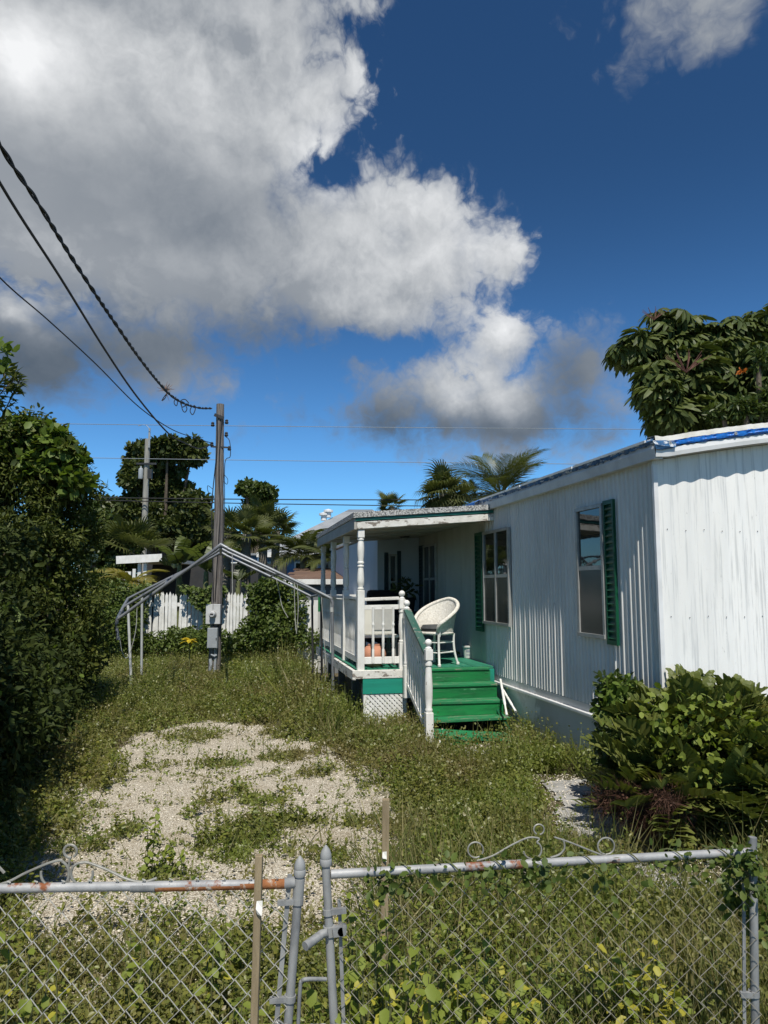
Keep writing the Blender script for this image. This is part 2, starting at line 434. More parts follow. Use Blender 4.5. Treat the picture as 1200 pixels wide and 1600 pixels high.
M['lamp_glass'] = pmat('lamp_glass', (0.35, 0.36, 0.36), (0.3, 0.3, 0.3), 4, rough=0.3, bump=0)
M['stone'] = pmat('stone', (0.55, 0.50, 0.42), (0.38, 0.34, 0.28), 12, rough=0.9, bump=0.4)

mg, t, b, _ = base_mat('window_glass')
b.inputs['Base Color'].default_value = (0.012, 0.014, 0.013, 1)
b.inputs['Roughness'].default_value = 0.03
b.inputs['Specular IOR Level'].default_value = 0.9
gg = new(t, 'ShaderNodeNewGeometry')
bpn = new(t, 'ShaderNodeBump', {'Strength': 0.012, 'Distance': 0.05, 'Height': noise(t, gg.outputs['Position'], 3.5, 3, 0.6).outputs[0]})
t.links.new(bpn.outputs[0], b.inputs['Normal'])
M['glass'] = mg
ms_, t, b, _ = base_mat('window_screen')
b.inputs['Base Color'].default_value = (0.045, 0.045, 0.043, 1)
b.inputs['Roughness'].default_value = 0.22
b.inputs['Specular IOR Level'].default_value = 0.55
M['screen'] = ms_

# leaves
M['weed'] = leafmat('weed_leaf', [(0.095, 0.132, 0.024), (0.16, 0.19, 0.036), (0.25, 0.26, 0.06), (0.115, 0.16, 0.028), (0.25, 0.22, 0.085), (0.10, 0.145, 0.026), (0.34, 0.33, 0.13)], 0.38, 0.42, 0.5,
                    patch=(0.20, 0.155, 0.066), patch_scale=0.9, patch_at=0.51, patch_fac=0.7, patch2=(0.19, 0.235, 0.045))
M['dry_grass'] = leafmat('dry_grass', [(0.34, 0.30, 0.15), (0.20, 0.19, 0.065), (0.11, 0.13, 0.035), (0.25, 0.21, 0.10), (0.09, 0.115, 0.028), (0.07, 0.10, 0.022), (0.30, 0.27, 0.13)], 0.3, 0.6, 0.25)
M['tall_weed'] = leafmat('tall_weed_leaf', [(0.10, 0.145, 0.024), (0.17, 0.215, 0.036), (0.24, 0.26, 0.048), (0.085, 0.13, 0.022), (0.30, 0.29, 0.055)], 0.38, 0.42, 0.45, patch=(0.19, 0.16, 0.05), patch_scale=1.1, patch_at=.52, patch_fac=.6)
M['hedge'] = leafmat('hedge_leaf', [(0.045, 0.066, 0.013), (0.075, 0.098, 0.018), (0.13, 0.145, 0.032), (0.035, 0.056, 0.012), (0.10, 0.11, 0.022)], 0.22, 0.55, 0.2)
M['hedge_shade'] = leafmat('hedge_shade_leaf', [(0.026, 0.040, 0.010), (0.038, 0.055, 0.012), (0.055, 0.070, 0.016), (0.030, 0.046, 0.011)], 0.15, 0.6, 0.15)  # low hedge leaves, shade of the hedge put into the colour
M['hedge_bright'] = leafmat('hedge_bright_leaf', [(0.10, 0.15, 0.025), (0.14, 0.20, 0.035), (0.08, 0.12, 0.02)], 0.3, 0.5, 0.25)
M['dark_tree'] = leafmat('dark_tree_leaf', [(0.036, 0.054, 0.014), (0.062, 0.082, 0.02), (0.095, 0.11, 0.03), (0.045, 0.062, 0.016)], 0.22, 0.45, 0.35)
M['mid_tree'] = leafmat('mid_tree_leaf', [(0.045, 0.07, 0.015), (0.065, 0.095, 0.02), (0.085, 0.11, 0.025)], 0.25, 0.45, 0.35)
M['vine'] = leafmat('vine_leaf', [(0.055, 0.088, 0.017), (0.085, 0.125, 0.023), (0.115, 0.15, 0.03), (0.042, 0.068, 0.014)], 0.25, 0.5, 0.3)
M['umbrella'] = leafmat('umbrella_leaf', [(0.048, 0.068, 0.019), (0.075, 0.098, 0.025), (0.11, 0.13, 0.034)], 0.2, 0.5, 0.25)
M['palm'] = leafmat('palm_leaf', [(0.060, 0.075, 0.022), (0.085, 0.10, 0.028), (0.105, 0.115, 0.035)], 0.25, 0.4, 0.4)
M['fan_palm'] = leafmat('fan_palm_leaf', [(0.055, 0.070, 0.020), (0.085, 0.098, 0.028), (0.115, 0.118, 0.038)], 0.28, 0.5, 0.25)
M['banana'] = leafmat('banana_leaf', [(0.10, 0.13, 0.040), (0.13, 0.155, 0.05)], 0.4, 0.4, 0.4)
M['banana_dark'] = leafmat('banana_dark_leaf', [(0.055, 0.075, 0.025), (0.07, 0.09, 0.03)], 0.35, 0.4, 0.4)
M['yellow_frond'] = leafmat('yellow_frond', [(0.20, 0.19, 0.04), (0.25, 0.20, 0.04), (0.14, 0.15, 0.03)], 0.3, 0.5, 0.3)
M['dry_frond'] = leafmat('dry_frond', [(0.22, 0.15, 0.045), (0.26, 0.17, 0.05), (0.16, 0.10, 0.04)], 0.2, 0.6, 0.2)
M['cycad'] = leafmat('cycad_leaf', [(0.085, 0.108, 0.025), (0.122, 0.142, 0.032), (0.16, 0.17, 0.042)], 0.2, 0.5, 0.25)
M['cycad_yellow'] = leafmat('cycad_yellow_leaf', [(0.14, 0.15, 0.03), (0.19, 0.18, 0.04)], 0.15, 0.35, 0.45)
M['broadleaf'] = leafmat('broadleaf', [(0.16, 0.205, 0.032), (0.22, 0.265, 0.045), (0.11, 0.155, 0.026)], 0.35, 0.55, 0.25)
M['broadleaf_yellow'] = leafmat('broadleaf_yellow', [(0.34, 0.33, 0.045), (0.42, 0.38, 0.05), (0.27, 0.28, 0.04)], 0.35, 0.5, 0.3)
M['petal_yellow'] = leafmat('petal_yellow', [(0.62, 0.46, 0.03), (0.70, 0.52, 0.04)], 0.3, 0.5, 0.3)
M['petal_white'] = leafmat('petal_white', [(0.75, 0.75, 0.7), (0.65, 0.66, 0.6)], 0.3, 0.6, 0.2)
M['bloom_orange'] = leafmat('bloom_orange', [(0.55, 0.17, 0.03), (0.4, 0.12, 0.03)], 0.2, 0.6, 0.2)
M['red_spike'] = pmat('red_spike', (0.16, 0.07, 0.05), (0.11, 0.05, 0.04), 10, rough=0.7, bump=0)

# ground materials
mgd, t, b, _ = base_mat('ground_soil')
g = new(t, 'ShaderNodeNewGeometry')
n = E(t, noise(t, g.outputs['Position'], 0.9, 6, 0.6).outputs[0])
n2 = E(t, noise(t, g.outputs['Position'], 40, 5, 0.7).outputs[0])
c = mix(t, n.ss(0.38, 0.62), (0.085, 0.080, 0.036), (0.13, 0.105, 0.06))
c = mix(t, n2.ss(0.5, 0.72), c, (0.24, 0.21, 0.15))
t.links.new(c, b.inputs['Base Color'])
b.inputs['Roughness'].default_value = 0.95
b.inputs['Specular IOR Level'].default_value = 0.1
bp = new(t, 'ShaderNodeBump', {'Strength': 0.8, 'Distance': 0.03, 'Height': n2})
t.links.new(bp.outputs[0], b.inputs['Normal'])
M['ground'] = mgd

mgv, t, b, _ = base_mat('shell_gravel')
g = new(t, 'ShaderNodeNewGeometry')
vo = new(t, 'ShaderNodeTexVoronoi', {'Vector': g.outputs['Position'], 'Scale': 90.0, 'Randomness': 1.0}, feature='F1')
n = E(t, noise(t, g.outputs['Position'], 1.3, 5, 0.6).outputs[0])
n3 = E(t, noise(t, g.outputs['Position'], 300, 2, 0.6).outputs[0])
hs = new(t, 'ShaderNodeSeparateColor', {0: vo.outputs['Color']})
rv = E(t, hs.outputs[0])
c = mix(t, rv, (0.54, 0.475, 0.365), (0.80, 0.75, 0.64))
c = mix(t, E(t, vo.outputs['Distance']).ss(0.35, 0.75), c, (0.28, 0.235, 0.17))
n4 = E(t, noise(t, g.outputs['Position'], 2.6, 7, 0.68).outputs[0])
c = mix(t, n.ss(0.50, 0.70) * 0.5, c, (0.36, 0.30, 0.20))
c = mix(t, n4.ss(0.56, 0.78) * 0.6, c, (0.26, 0.21, 0.13))
t.links.new(c, b.inputs['Base Color'])
b.inputs['Roughness'].default_value = 0.95
b.inputs['Specular IOR Level'].default_value = 0.15
hh = (E(t, vo.outputs['Distance']) * -1.0 + 1.0) + n3 * 0.3 + rv * 0.5
bp = new(t, 'ShaderNodeBump', {'Strength': 0.9, 'Distance': 0.012, 'Height': hh})
t.links.new(bp.outputs[0], b.inputs['Normal'])
M['gravel'] = mgv
M['pebble'] = leafmat('pebble', [(0.70, 0.64, 0.53), (0.56, 0.50, 0.40), (0.80, 0.75, 0.65), (0.42, 0.36, 0.28)], 0.0, 0.9, 0.15)


# ------------------------------------------------------------------ object helpers
ORG = {}


def thing(name, label, cat, loc=(0, 0, 0), rz=0.0, org=None, group=None, kind=None):
    o = bpy.data.objects.new(name, None)
    o.empty_display_size = 0.2
    C.objects.link(o)
    o.location = loc
    o.rotation_euler = (0, 0, rz)
    o['label'] = label
    o['category'] = cat
    if group:
        o['group'] = group
    if kind:
        o['kind'] = kind
    ORG[o.name] = Vector(org if org is not None else loc)
    return o


def obj(name, mesh, mat=None, parent=None, at=None, rot=None, scale=None, bevel=0, smooth=False, kind=None, label=None):
    if isinstance(mesh, MB):
        mesh = mesh.mesh(name, smooth)
    if mat is not None and not mesh.materials:
        for mm in (mat if isinstance(mat, (list, tuple)) else [mat]):
            mesh.materials.append(M[mm] if isinstance(mm, str) else mm)
    o = bpy.data.objects.new(name, mesh)
    C.objects.link(o)
    p = Vector(at) if at is not None else Vector((0, 0, 0))
    ORG[o.name] = p
    if parent is not None:
        o.parent = parent
        o.location = p - ORG[parent.name]
    else:
        o.location = p
    if rot is not None:
        o.rotation_euler = rot
    if scale is not None:
        o.scale = scale if hasattr(scale, '__len__') else (scale,) * 3
    if bevel:
        md = o.modifiers.new('bevel', 'BEVEL')
        md.width = bevel
        md.segments = 2
        md.limit_method = 'ANGLE'
    if kind:
        o['kind'] = kind
    if label:
        o['label'] = label
    return o


def tag(o, label=None, cat=None, group=None, kind=None):
    for k, v in (('label', label), ('category', cat), ('group', group), ('kind', kind)):
        if v:
            o[k] = v
    return o


def np_mesh(name, V, F):
    """V (n,3); F list of (m,k) int arrays"""
    me = bpy.data.meshes.new(name)
    V = np.ascontiguousarray(V, dtype=np.float32)
    me.vertices.add(len(V))
    me.vertices.foreach_set('co', V.ravel())
    idx = np.concatenate([f.ravel() for f in F]).astype(np.int32)
    tot = np.concatenate([np.full(len(f), f.shape[1], np.int32) for f in F])
    st = np.concatenate([[0], np.cumsum(tot)[:-1]]).astype(np.int32)
    me.loops.add(len(idx))
    me.loops.foreach_set('vertex_index', idx)
    me.polygons.add(len(tot))
    me.polygons.foreach_set('loop_start', st)
    try:
        me.polygons.foreach_set('loop_total', tot)
    except Exception:
        pass
    me.update(calc_edges=True)
    return me


class MB:
    """collects simple shapes into one mesh"""
    def __init__(s):
        s.v, s.f = [], []

    def add(s, v, f):
        k = len(s.v)
        s.v += [tuple(x) for x in v]
        s.f += [tuple(i + k for i in q) for q in f]
        return s

    def box(s, x0, x1, y0, y1, z0, z1):
        v = [(x, y, z) for z in (z0, z1) for y in (y0, y1) for x in (x0, x1)]
        return s.add(v, [(0, 2, 3, 1), (4, 5, 7, 6), (0, 1, 5, 4), (2, 6, 7, 3), (0, 4, 6, 2), (1, 3, 7, 5)])

    def bar(s, a, b, w, h, up=(0, 0, 1)):
        a, b = Vector(a), Vector(b)
        d = (b - a).normalized()
        x = d.cross(Vector(up))
        if x.length < 1e-4:
            x = d.cross(Vector((1, 0, 0)))
        x.normalize()
        z = x.cross(d)
        v = [p + x * i * w / 2 + z * j * h / 2 for p in (a, b) for i, j in ((-1, -1), (1, -1), (1, 1), (-1, 1))]
        return s.add(v, [(0, 3, 2, 1), (4, 5, 6, 7), (0, 1, 5, 4), (1, 2, 6, 5), (2, 3, 7, 6), (3, 0, 4, 7)])

    def tube(s, pts, r, n=8, cap=True, closed=False):
        pts = [Vector(p) for p in pts]
        m = len(pts)
        rr = r if hasattr(r, '__len__') else [r] * m
        k = len(s.v)
        prev = None
        for i, p in enumerate(pts):
            if closed:
                d = pts[(i + 1) % m] - pts[i - 1]
            else:
                d = pts[min(i + 1, m - 1)] - pts[max(i - 1, 0)]
            if d.length < 1e-9:
                d = Vector((0, 0, 1))
            d.normalize()
            if prev is None:
                x = d.orthogonal().normalized()
            else:
                x = prev - d * prev.dot(d)
                if x.length < 1e-6:
                    x = d.orthogonal()
                x.normalize()
            prev = x
            y = d.cross(x)
            for j in range(n):
                a = 2 * pi * j / n
                s.v.append(tuple(p + (x * cos(a) + y * sin(a)) * rr[i]))
        rng = m if closed else m - 1
        for i in range(rng):
            i2 = (i + 1) % m
            for j in range(n):
                j2 = (j + 1) % n
                s.f.append((k + i * n + j, k + i * n + j2, k + i2 * n + j2, k + i2 * n + j))
        if cap and not closed:
            s.f.append(tuple(k + j for j in range(n))[::-1])
            s.f.append(tuple(k + (m - 1) * n + j for j in range(n)))
        return s

    def lathe(s, prof, n=16, o=(0, 0, 0)):
        """prof: list of (r, z)"""
        k = len(s.v)
        for r, z in prof:
            for j in range(n):
                a = 2 * pi * j / n
                s.v.append((o[0] + r * cos(a), o[1] + r * sin(a), o[2] + z))
        for i in range(len(prof) - 1):
            for j in range(n):
                j2 = (j + 1) % n
                s.f.append((k + i * n + j, k + i * n + j2, k + (i + 1) * n + j2, k + (i + 1) * n + j))
        s.f.append(tuple(k + j for j in range(n))[::-1])
        s.f.append(tuple(k + (len(prof) - 1) * n + j for j in range(n)))
        return s

    def grid(s, rows):
        k = len(s.v)
        n = len(rows[0])
        for r in rows:
            s.v += [tuple(p) for p in r]
        for i in range(len(rows) - 1):
            for j in range(n - 1):
                a = k + i * n + j
                s.f.append((a, a + 1, a + n + 1, a + n))
        return s

    def mesh(s, name, smooth=False):
        me = bpy.data.meshes.new(name)
        me.from_pydata(s.v, [], s.f)
        if smooth:
            me.polygons.foreach_set('use_smooth', [True] * len(me.polygons))
            try:
                me.set_sharp_from_angle(angle=radians(40))
            except Exception:
                pass
        me.update()
        return me


# ---- leaf templates: y along the leaf, z the normal, unit length
def T_diamond(w=0.22, h=0.06):
    return np.array([(0, 0, 0), (w, 0.45, h), (0, 1, 0), (-w, 0.45, h)]), [np.array([(0, 1, 2), (0, 2, 3)])]


def T_oval(w=0.26, h=0.05, bend=0.0):
    return np.array([(0, 0, 0), (w * 0.85, 0.3, h), (w * 0.8, 0.72, h - bend * 0.5), (0, 1, -bend), (-w * 0.8, 0.72, h - bend * 0.5), (-w * 0.85, 0.3, h), (0, 0.5, -bend * 0.2)]), \
        [np.array([(0, 1, 6), (0, 6, 5)]), np.array([(1, 2, 3, 6), (6, 3, 4, 5)])]


def T_blade(w=0.02, bend=0.3):
    return np.array([(-w, 0, 0), (w, 0, 0), (-w * 0.8, 0.5, -bend * 0.25), (w * 0.8, 0.5, -bend * 0.25), (0, 1, -bend)]), [np.array([(0, 1, 3, 2)]), np.array([(2, 3, 4)])]


def unit(a):
    return a / np.maximum(np.linalg.norm(a, axis=-1, keepdims=True), 1e-9)


def frames(d, nrm):
    y = unit(d)
    x = np.cross(y, nrm)
    bad = np.linalg.norm(x, axis=1) < 1e-3
    x[bad] = np.cross(y[bad], np.array([1.0, 0.2, 0.1]))
    x = unit(x)
    z = np.cross(x, y)
    return np.stack([x, y, z], axis=2)       # columns


def scatter(parts):
    """parts: list of (template, pos, R, scale) -> mesh arrays"""
    Vs, Fs, k = [], [], 0
    for (tv, tf), pos, R, sc in parts:
        n = len(pos)
        if n == 0:
            continue
        sc = np.broadcast_to(np.asarray(sc, float).reshape(-1, 1, 1), (n, 1, 1))
        V = np.einsum('nij,kj->nki', R, tv) * sc + pos[:, None, :]
        m = len(tv)
        base = k + np.arange(n) * m
        for f in tf:
            Fs.append((base[:, None, None] + f[None]).reshape(-1, f.shape[1]))
        Vs.append(V.reshape(-1, 3))
        k += n * m
    return np.concatenate(Vs), Fs


def scatter_mesh(name, parts):
    V, F = scatter(parts)
    by = {}
    for f in F:
        by.setdefault(f.shape[1], []).append(f)
    return np_mesh(name, V, [np.concatenate(x) for x in by.values()])


def rdir(rg, n):
    return unit(rg.normal(size=(n, 3)))


def vnoise(x, y, seed=0):
    xi, yi = np.floor(x).astype(np.int64), np.floor(y).astype(np.int64)
    fx, fy = x - xi, y - yi
    fx, fy = fx * fx * (3 - 2 * fx), fy * fy * (3 - 2 * fy)

    def h(a, b):
        q = (a * 374761393 + b * 668265263 + seed * 974634777) & 0xffffffff
        q = ((q ^ (q >> 13)) * 1274126177) & 0xffffffff
        return ((q ^ (q >> 16)) & 0xffff) / 65535.0
    return (h(xi, yi) * (1 - fx) + h(xi + 1, yi) * fx) * (1 - fy) + (h(xi, yi + 1) * (1 - fx) + h(xi + 1, yi + 1) * fx) * fy


def fbm(x, y, seed=0, o=4):
    s, a, t_ = 0, 1.0, 0
    for i in range(o):
        s = s + a * vnoise(x * 2 ** i, y * 2 ** i, seed + i)
        t_ += a
        a *= 0.5
    return s / t_


def clump_leaves(rg, clumps, n, shell=0.5, droop=0.3, up=0.5, out=0.9, sq=1.0):
    """positions / frames of leaves in a union of ellipsoid clumps (cx,cy,cz,rx,ry,rz)"""
    cl_ = np.array(clumps, float)
    wts = (cl_[:, 3] * cl_[:, 4] + cl_[:, 4] * cl_[:, 5] + cl_[:, 3] * cl_[:, 5])
    ci = rg.choice(len(cl_), n, p=wts / wts.sum())
    d = rdir(rg, n)
    r = 1 - shell * rg.random(n) ** 1.6 + rg.normal(size=n) * 0.05
    p = cl_[ci, :3] + d * cl_[ci, 3:6] * r[:, None]
    nrm = unit(d * out + np.array([0, 0, up]) + rg.normal(size=(n, 3)) * 0.5)
    ax = unit(d * 0.7 + rg.normal(size=(n, 3)) * 0.8 + np.array([0, 0, -droop]))
    return p, frames(ax, nrm)


def curve_pts(a, c, b, n=8):
    a, c, b = Vector(a), Vector(c), Vector(b)
    return [a * (1 - s) ** 2 + c * 2 * s * (1 - s) + b * s * s for s in [i / n for i in range(n + 1)]]


def smooth_path(pts, n=6):
    """Catmull-Rom through points"""
    pts = [Vector(p) for p in pts]
    out = []
    for i in range(len(pts) - 1):
        p0, p1, p2, p3 = pts[max(i - 1, 0)], pts[i], pts[i + 1], pts[min(i + 2, len(pts) - 1)]
        for j in range(n):
            s = j / n
            out.append(0.5 * ((2 * p1) + (p2 - p0) * s + (2 * p0 - 5 * p1 + 4 * p2 - p3) * s * s + (3 * p1 - p0 - 3 * p2 + p3) * s ** 3))
    out.append(pts[-1])
    return out


# ------------------------------------------------------------------ trailer frame: local x = n (right), y = t (away), z up
TH = math.atan2(0.213, 0.977)
C0 = Vector((2.25, 5.84, 0))


def W(n, t_, z=0.0):
    return Vector((C0.x + n * cos(TH) - t_ * sin(TH), C0.y + n * sin(TH) + t_ * cos(TH), z))


def to_nt(x, y):
    dx, dy = x - C0.x, y - C0.y
    return dx * cos(TH) + dy * sin(TH), -dx * sin(TH) + dy * cos(TH)


# ------------------------------------------------------------------ ground
def gz_(x, y):
    return (fbm(x * 0.5, y * 0.5, 5) - 0.5) * 0.06


mb = MB()
ys = [-60, -20, -6] + [0.0 + 0.4 * i for i in range(76)] + [32, 38, 50, 80, 160, 400, 900]
xs = [-900, -300, -100, -40, -20] + [-14 + 0.4 * i for i in range(71)] + [18, 24, 40, 100, 300, 900]
gxx, gyy = np.meshgrid(xs, ys)
gzz = gz_(gxx, gyy) - 0.02
rows = [[(gxx[i, j], gyy[i, j], gzz[i, j]) for j in range(len(xs))] for i in range(len(ys))]
mb.grid(rows)
tag(obj('ground', mb, 'ground', smooth=True), kind='structure')

DRIVE_PX = [(225, 1152), (330, 1128), (430, 1140), (535, 1192), (600, 1245), (618, 1320), (640, 1400), (640, 1700), (80, 1700), (-40, 1440), (40, 1330), (95, 1250), (165, 1205)]
DRIVE = np.array([tuple(G(x, min(y, 1690)))[:2] for x, y in DRIVE_PX])
DRIVE[7] = (0.15, -1.0)
DRIVE[8] = (-1.9, -1.0)


def in_poly(x, y, poly):
    r = np.zeros(np.shape(x), bool)
    j = len(poly) - 1
    for i in range(len(poly)):
        xi, yi = poly[i]
        xj, yj = poly[j]
        cnd = ((yi > y) != (yj > y)) & (x < (xj - xi) * (y - yi) / (yj - yi + 1e-12) + xi)
        r ^= cnd
        j = i
    return r


def poly_sdf(x, y, poly):
    d = np.full(np.shape(x), 1e9)
    for i in range(len(poly)):
        a, b2 = np.array(poly[i]), np.array(poly[(i + 1) % len(poly)])
        ab = b2 - a
        tt = np.clip(((x - a[0]) * ab[0] + (y - a[1]) * ab[1]) / (ab @ ab), 0, 1)
        d = np.minimum(d, np.hypot(x - a[0] - tt * ab[0], y - a[1] - tt * ab[1]))
    return np.where(in_poly(x, y, poly), d, -d)


# the driveway of crushed shell: a sheet a little above the soil, wandering edge
gx_ = np.arange(-4.6, 1.3, 0.1)
gy_ = np.arange(-1.0, 10.2, 0.1)
XX, YY = np.meshgrid(gx_, gy_)
sd = poly_sdf(XX, YY, DRIVE) + (fbm(XX * 1.7, YY * 1.7, 11) - 0.5) * 0.7 + 0.25
mb = MB()
idx = {}
for i in range(len(gy_) - 1):
    for j in range(len(gx_) - 1):
        if sd[i:i + 2, j:j + 2].min() > 0:
            q = []
            for (a_, b_) in ((i, j), (i, j + 1), (i + 1, j + 1), (i + 1, j)):
                if (a_, b_) not in idx:
                    idx[(a_, b_)] = len(mb.v)
                    x_, y_ = XX[a_, b_], YY[a_, b_]
                    lift = 0.012 * min(1.0, sd[a_, b_] / 0.2)
                    mb.v.append((x_, y_, float(gz_(x_, y_)) - 0.02 + 0.003 + lift))
                q.append(idx[(a_, b_)])
            mb.f.append(tuple(q))
tag(obj('driveway', mb, 'gravel', smooth=True), kind='structure')

# the broken concrete path beside the skirting
PATH_PX = [(845, 1218), (900, 1218), (960, 1275), (1010, 1330), (1000, 1420), (1170, 1440), (1170, 1400), (1130, 1370), (930, 1345), (862, 1300), (870, 1260)]
PATH = np.array([tuple(G(*p))[:2] for p in PATH_PX])
PATH2 = np.array([tuple(G(*p))[:2] for p in [(712, 1172), (765, 1166), (790, 1190), (740, 1190)]])
for poly in (PATH, PATH2):
    x0, y0 = poly.min(0) - 0.1
    x1, y1 = poly.max(0) + 0.1
    gx_ = np.arange(x0, x1, 0.035)
    gy_ = np.arange(y0, y1, 0.035)
    XX, YY = np.meshgrid(gx_, gy_)
    sd = poly_sdf(XX, YY, poly) + (fbm(XX * 6, YY * 6, 12) - 0.5) * 0.5
    mb = MB()
    idx = {}
    for i in range(len(gy_) - 1):
        for j in range(len(gx_) - 1):
            if sd[i:i + 2, j:j + 2].min() > 0:
                q = []
                for (a_, b_) in ((i, j), (i, j + 1), (i + 1, j + 1), (i + 1, j)):
                    if (a_, b_) not in idx:
                        idx[(a_, b_)] = len(mb.v)
                        x_, y_ = XX[a_, b_], YY[a_, b_]
                        mb.v.append((x_, y_, float(gz_(x_, y_)) - 0.012 + min(1, sd[a_, b_] / .1) * 0.012 + 0.012 * vnoise(x_ * 14, y_ * 14, 3)))
                    q.append(idx[(a_, b_)])
                mb.f.append(tuple(q))
    tag(obj('path', mb, 'concrete', smooth=True), kind='structure')

# ------------------------------------------------------------------ the mobile home
L_END = 14.0
WID = 4.2
ZB, ZT = 0.62, 2.79


def roof_z(n):
    return ZT + 0.19 * n - 0.022 * n * n if n > 0 else ZT


home = thing('mobile_home', 'white corrugated mobile home with green shutters and blue tarp along the roof edge', 'mobile home', C0, TH, org=(0, 0, 0))
# ribbed side wall: profile in (t, n)
prof = []
tt_ = 0.0
PITCH_R = 0.0715
while tt_ < 3.98:
    wob_ = 0.0022 * sin(tt_ * 5.1) + 0.0016 * sin(tt_ * 17.3)
    for dt, dn in ((0.0, 0.0), (0.040, 0.0), (0.047, -0.014), (0.060, -0.014), (0.0675, 0.0)):
        prof.append((tt_ + dt, dn * (1 + 0.18 * sin(tt_ * 41.0)) + wob_ * 0.5))
    tt_ += PITCH_R
rows = [[(dn, t_, z) for t_, dn in prof] for z in (ZB, (ZB + ZT) / 2, ZT)]
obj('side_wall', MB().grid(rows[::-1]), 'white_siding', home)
t_end = prof[-1][0]
# wall inside the porch: wide flat panels with grooves
mb = MB()
t_ = t_end + 0.02
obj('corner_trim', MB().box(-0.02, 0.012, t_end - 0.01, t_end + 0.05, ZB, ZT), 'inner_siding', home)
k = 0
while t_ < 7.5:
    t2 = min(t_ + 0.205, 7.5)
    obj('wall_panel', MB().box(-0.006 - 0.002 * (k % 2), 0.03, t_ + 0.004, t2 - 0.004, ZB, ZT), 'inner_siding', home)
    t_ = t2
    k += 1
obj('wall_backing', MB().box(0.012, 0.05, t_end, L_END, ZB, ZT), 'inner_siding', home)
# end wall: wavy sheet, top follows the bowed roof
rows = [[], []]
nn = 0.0
i = 0
ncol = int(WID / 0.0143)
for i in range(ncol + 1):
    nn = WID * i / ncol
    y = 0.006 * cos(2 * pi * nn / 0.172) + 0.004 * sin(nn * 3.1) - 0.012
    rows[0].append((nn + (-0.02 if i == 0 else 0), y, ZB - 0.02))
    rows[1].append((nn + (-0.02 if i == 0 else 0), y, roof_z(nn)))
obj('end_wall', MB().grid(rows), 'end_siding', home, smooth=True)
obj('corner_post', MB().box(-0.026, 0.012, -0.028, 0.0, ZB - 0.02, ZT - 0.03), 'white_metal', home)
sc = MB().lathe([(0.0045, 0), (0.0045, 0.001), (0.003, 0.002), (0.001, 0.0025)], 8).mesh('screw')
sc.materials.append(M['dark_metal'])
for z in (2.215, 1.50):
    for i in range(20):
        obj('screw', sc, None, home, at=(0.086 + 0.172 * i, -0.0205, z + random.Random(i).uniform(-.006, .006)), rot=(pi / 2, 0, 0))
# far walls, floor
obj('back_wall', MB().box(WID - 0.05, WID, 0.05, L_END, ZB, ZT), 'white_siding', home)
obj('far_wall', MB().box(0, WID, L_END, L_END + 0.05, ZB, ZT), 'white_siding', home)
obj('floor_frame', MB().box(0.05, WID - 0.06, 0.05, L_END - 0.05, 0.5, ZB - 0.03), 'shade_void', home)
# bowed roof
OH, OE = 0.075, 0.15
rows = []
for z_off in (0.03,):
    for y in (-OE, L_END + 0.1):
        rows.append([(n_, y, roof_z(max(0, n_)) + 0.115 + z_off) for n_ in np.linspace(-OH - 0.005, WID + OH, 24)])
obj('roof', MB().grid(rows), 'roof_coat', home, smooth=True)
rows = []
for y in (-OE + 0.01, L_END + 0.1):
    rows.append([(n_, y, roof_z(max(0, n_)) + 0.004) for n_ in np.linspace(-OH + 0.005, WID + OH, 24)])
obj('soffit', MB().grid(rows), 'soffit', home)
# side fascia: sloping metal strip
mb = MB()
mb.grid([[(-OH, -OE, ZT + 0.005), (-OH, 3.9, ZT + 0.005), (-OH, L_END, ZT + 0.005)], [(-OH - 0.012, -OE, ZT + 0.075), (-OH - 0.012, 3.9, ZT + 0.075), (-OH - 0.012, L_END, ZT + 0.075)],
         [(-OH, -OE, ZT + 0.145), (-OH, 3.9, ZT + 0.145), (-OH, L_END, ZT + 0.145)]])
mb.box(-OH - 0.003, 0, -OE + 0.02, L_END, ZT - 0.004, ZT + 0.006)
obj('side_fascia', mb, 'fascia_side', home)
# end fascia
rr = [[], [], []]
for n_ in np.linspace(-OH - 0.004, WID + OH, 40):
    z = roof_z(max(0, n_))
    rr[0].append((n_, -OE, z + 0.006))
    rr[1].append((n_, -OE - 0.006, z + 0.040))
    rr[2].append((n_, -OE - 0.002, z + 0.080))
obj('end_fascia', MB().grid(rr), 'white_metal', home)
rg = np.random.default_rng(3)
# blue tarp folded over the roof edge, creased
nn_ = np.linspace(-OH - 0.012, WID + OH, 160)
cre = np.cumsum(rg.normal(size=160)) * 0.0
rr = [[], [], [], [], []]
for q, n_ in enumerate(nn_):
    z = roof_z(max(0, n_))
    j1, j2 = rg.normal() * 0.0035, rg.normal() * 0.004
    rr[0].append((n_, -OE - 0.010 + j1, z + 0.084 + j2 * 0.8))
    rr[1].append((n_, -OE - 0.020 + j2, z + 0.100))
    rr[2].append((n_, -OE - 0.013 + j1, z + 0.114))
    rr[3].append((n_, -OE - 0.018 + j2, z + 0.128))
    rr[4].append((n_, -OE - 0.008, z + 0.137 + j1))
obj('tarp_strip', MB().grid(rr), 'tarp', home, smooth=True)
rr = [[], [], []]
for q, n_ in enumerate(nn_):
    z = roof_z(max(0, n_)) + rg.normal() * 0.002
    rr[0].append((n_, -OE - 0.016, z + 0.132))
    rr[1].append((n_, -OE - 0.010, z + 0.175))
    rr[2].append((n_, -OE + 0.12, z + 0.185))
obj('roof_edge_coating', MB().grid(rr), 'roof_coat', home, smooth=True)
gm = MB().lathe([(0.010, 0), (0.014, 0.002), (0.014, 0.005), (0.005, 0.006), (0.004, 0.001)], 12).mesh('grommet')
gm.materials.append(M['frame_alu'])
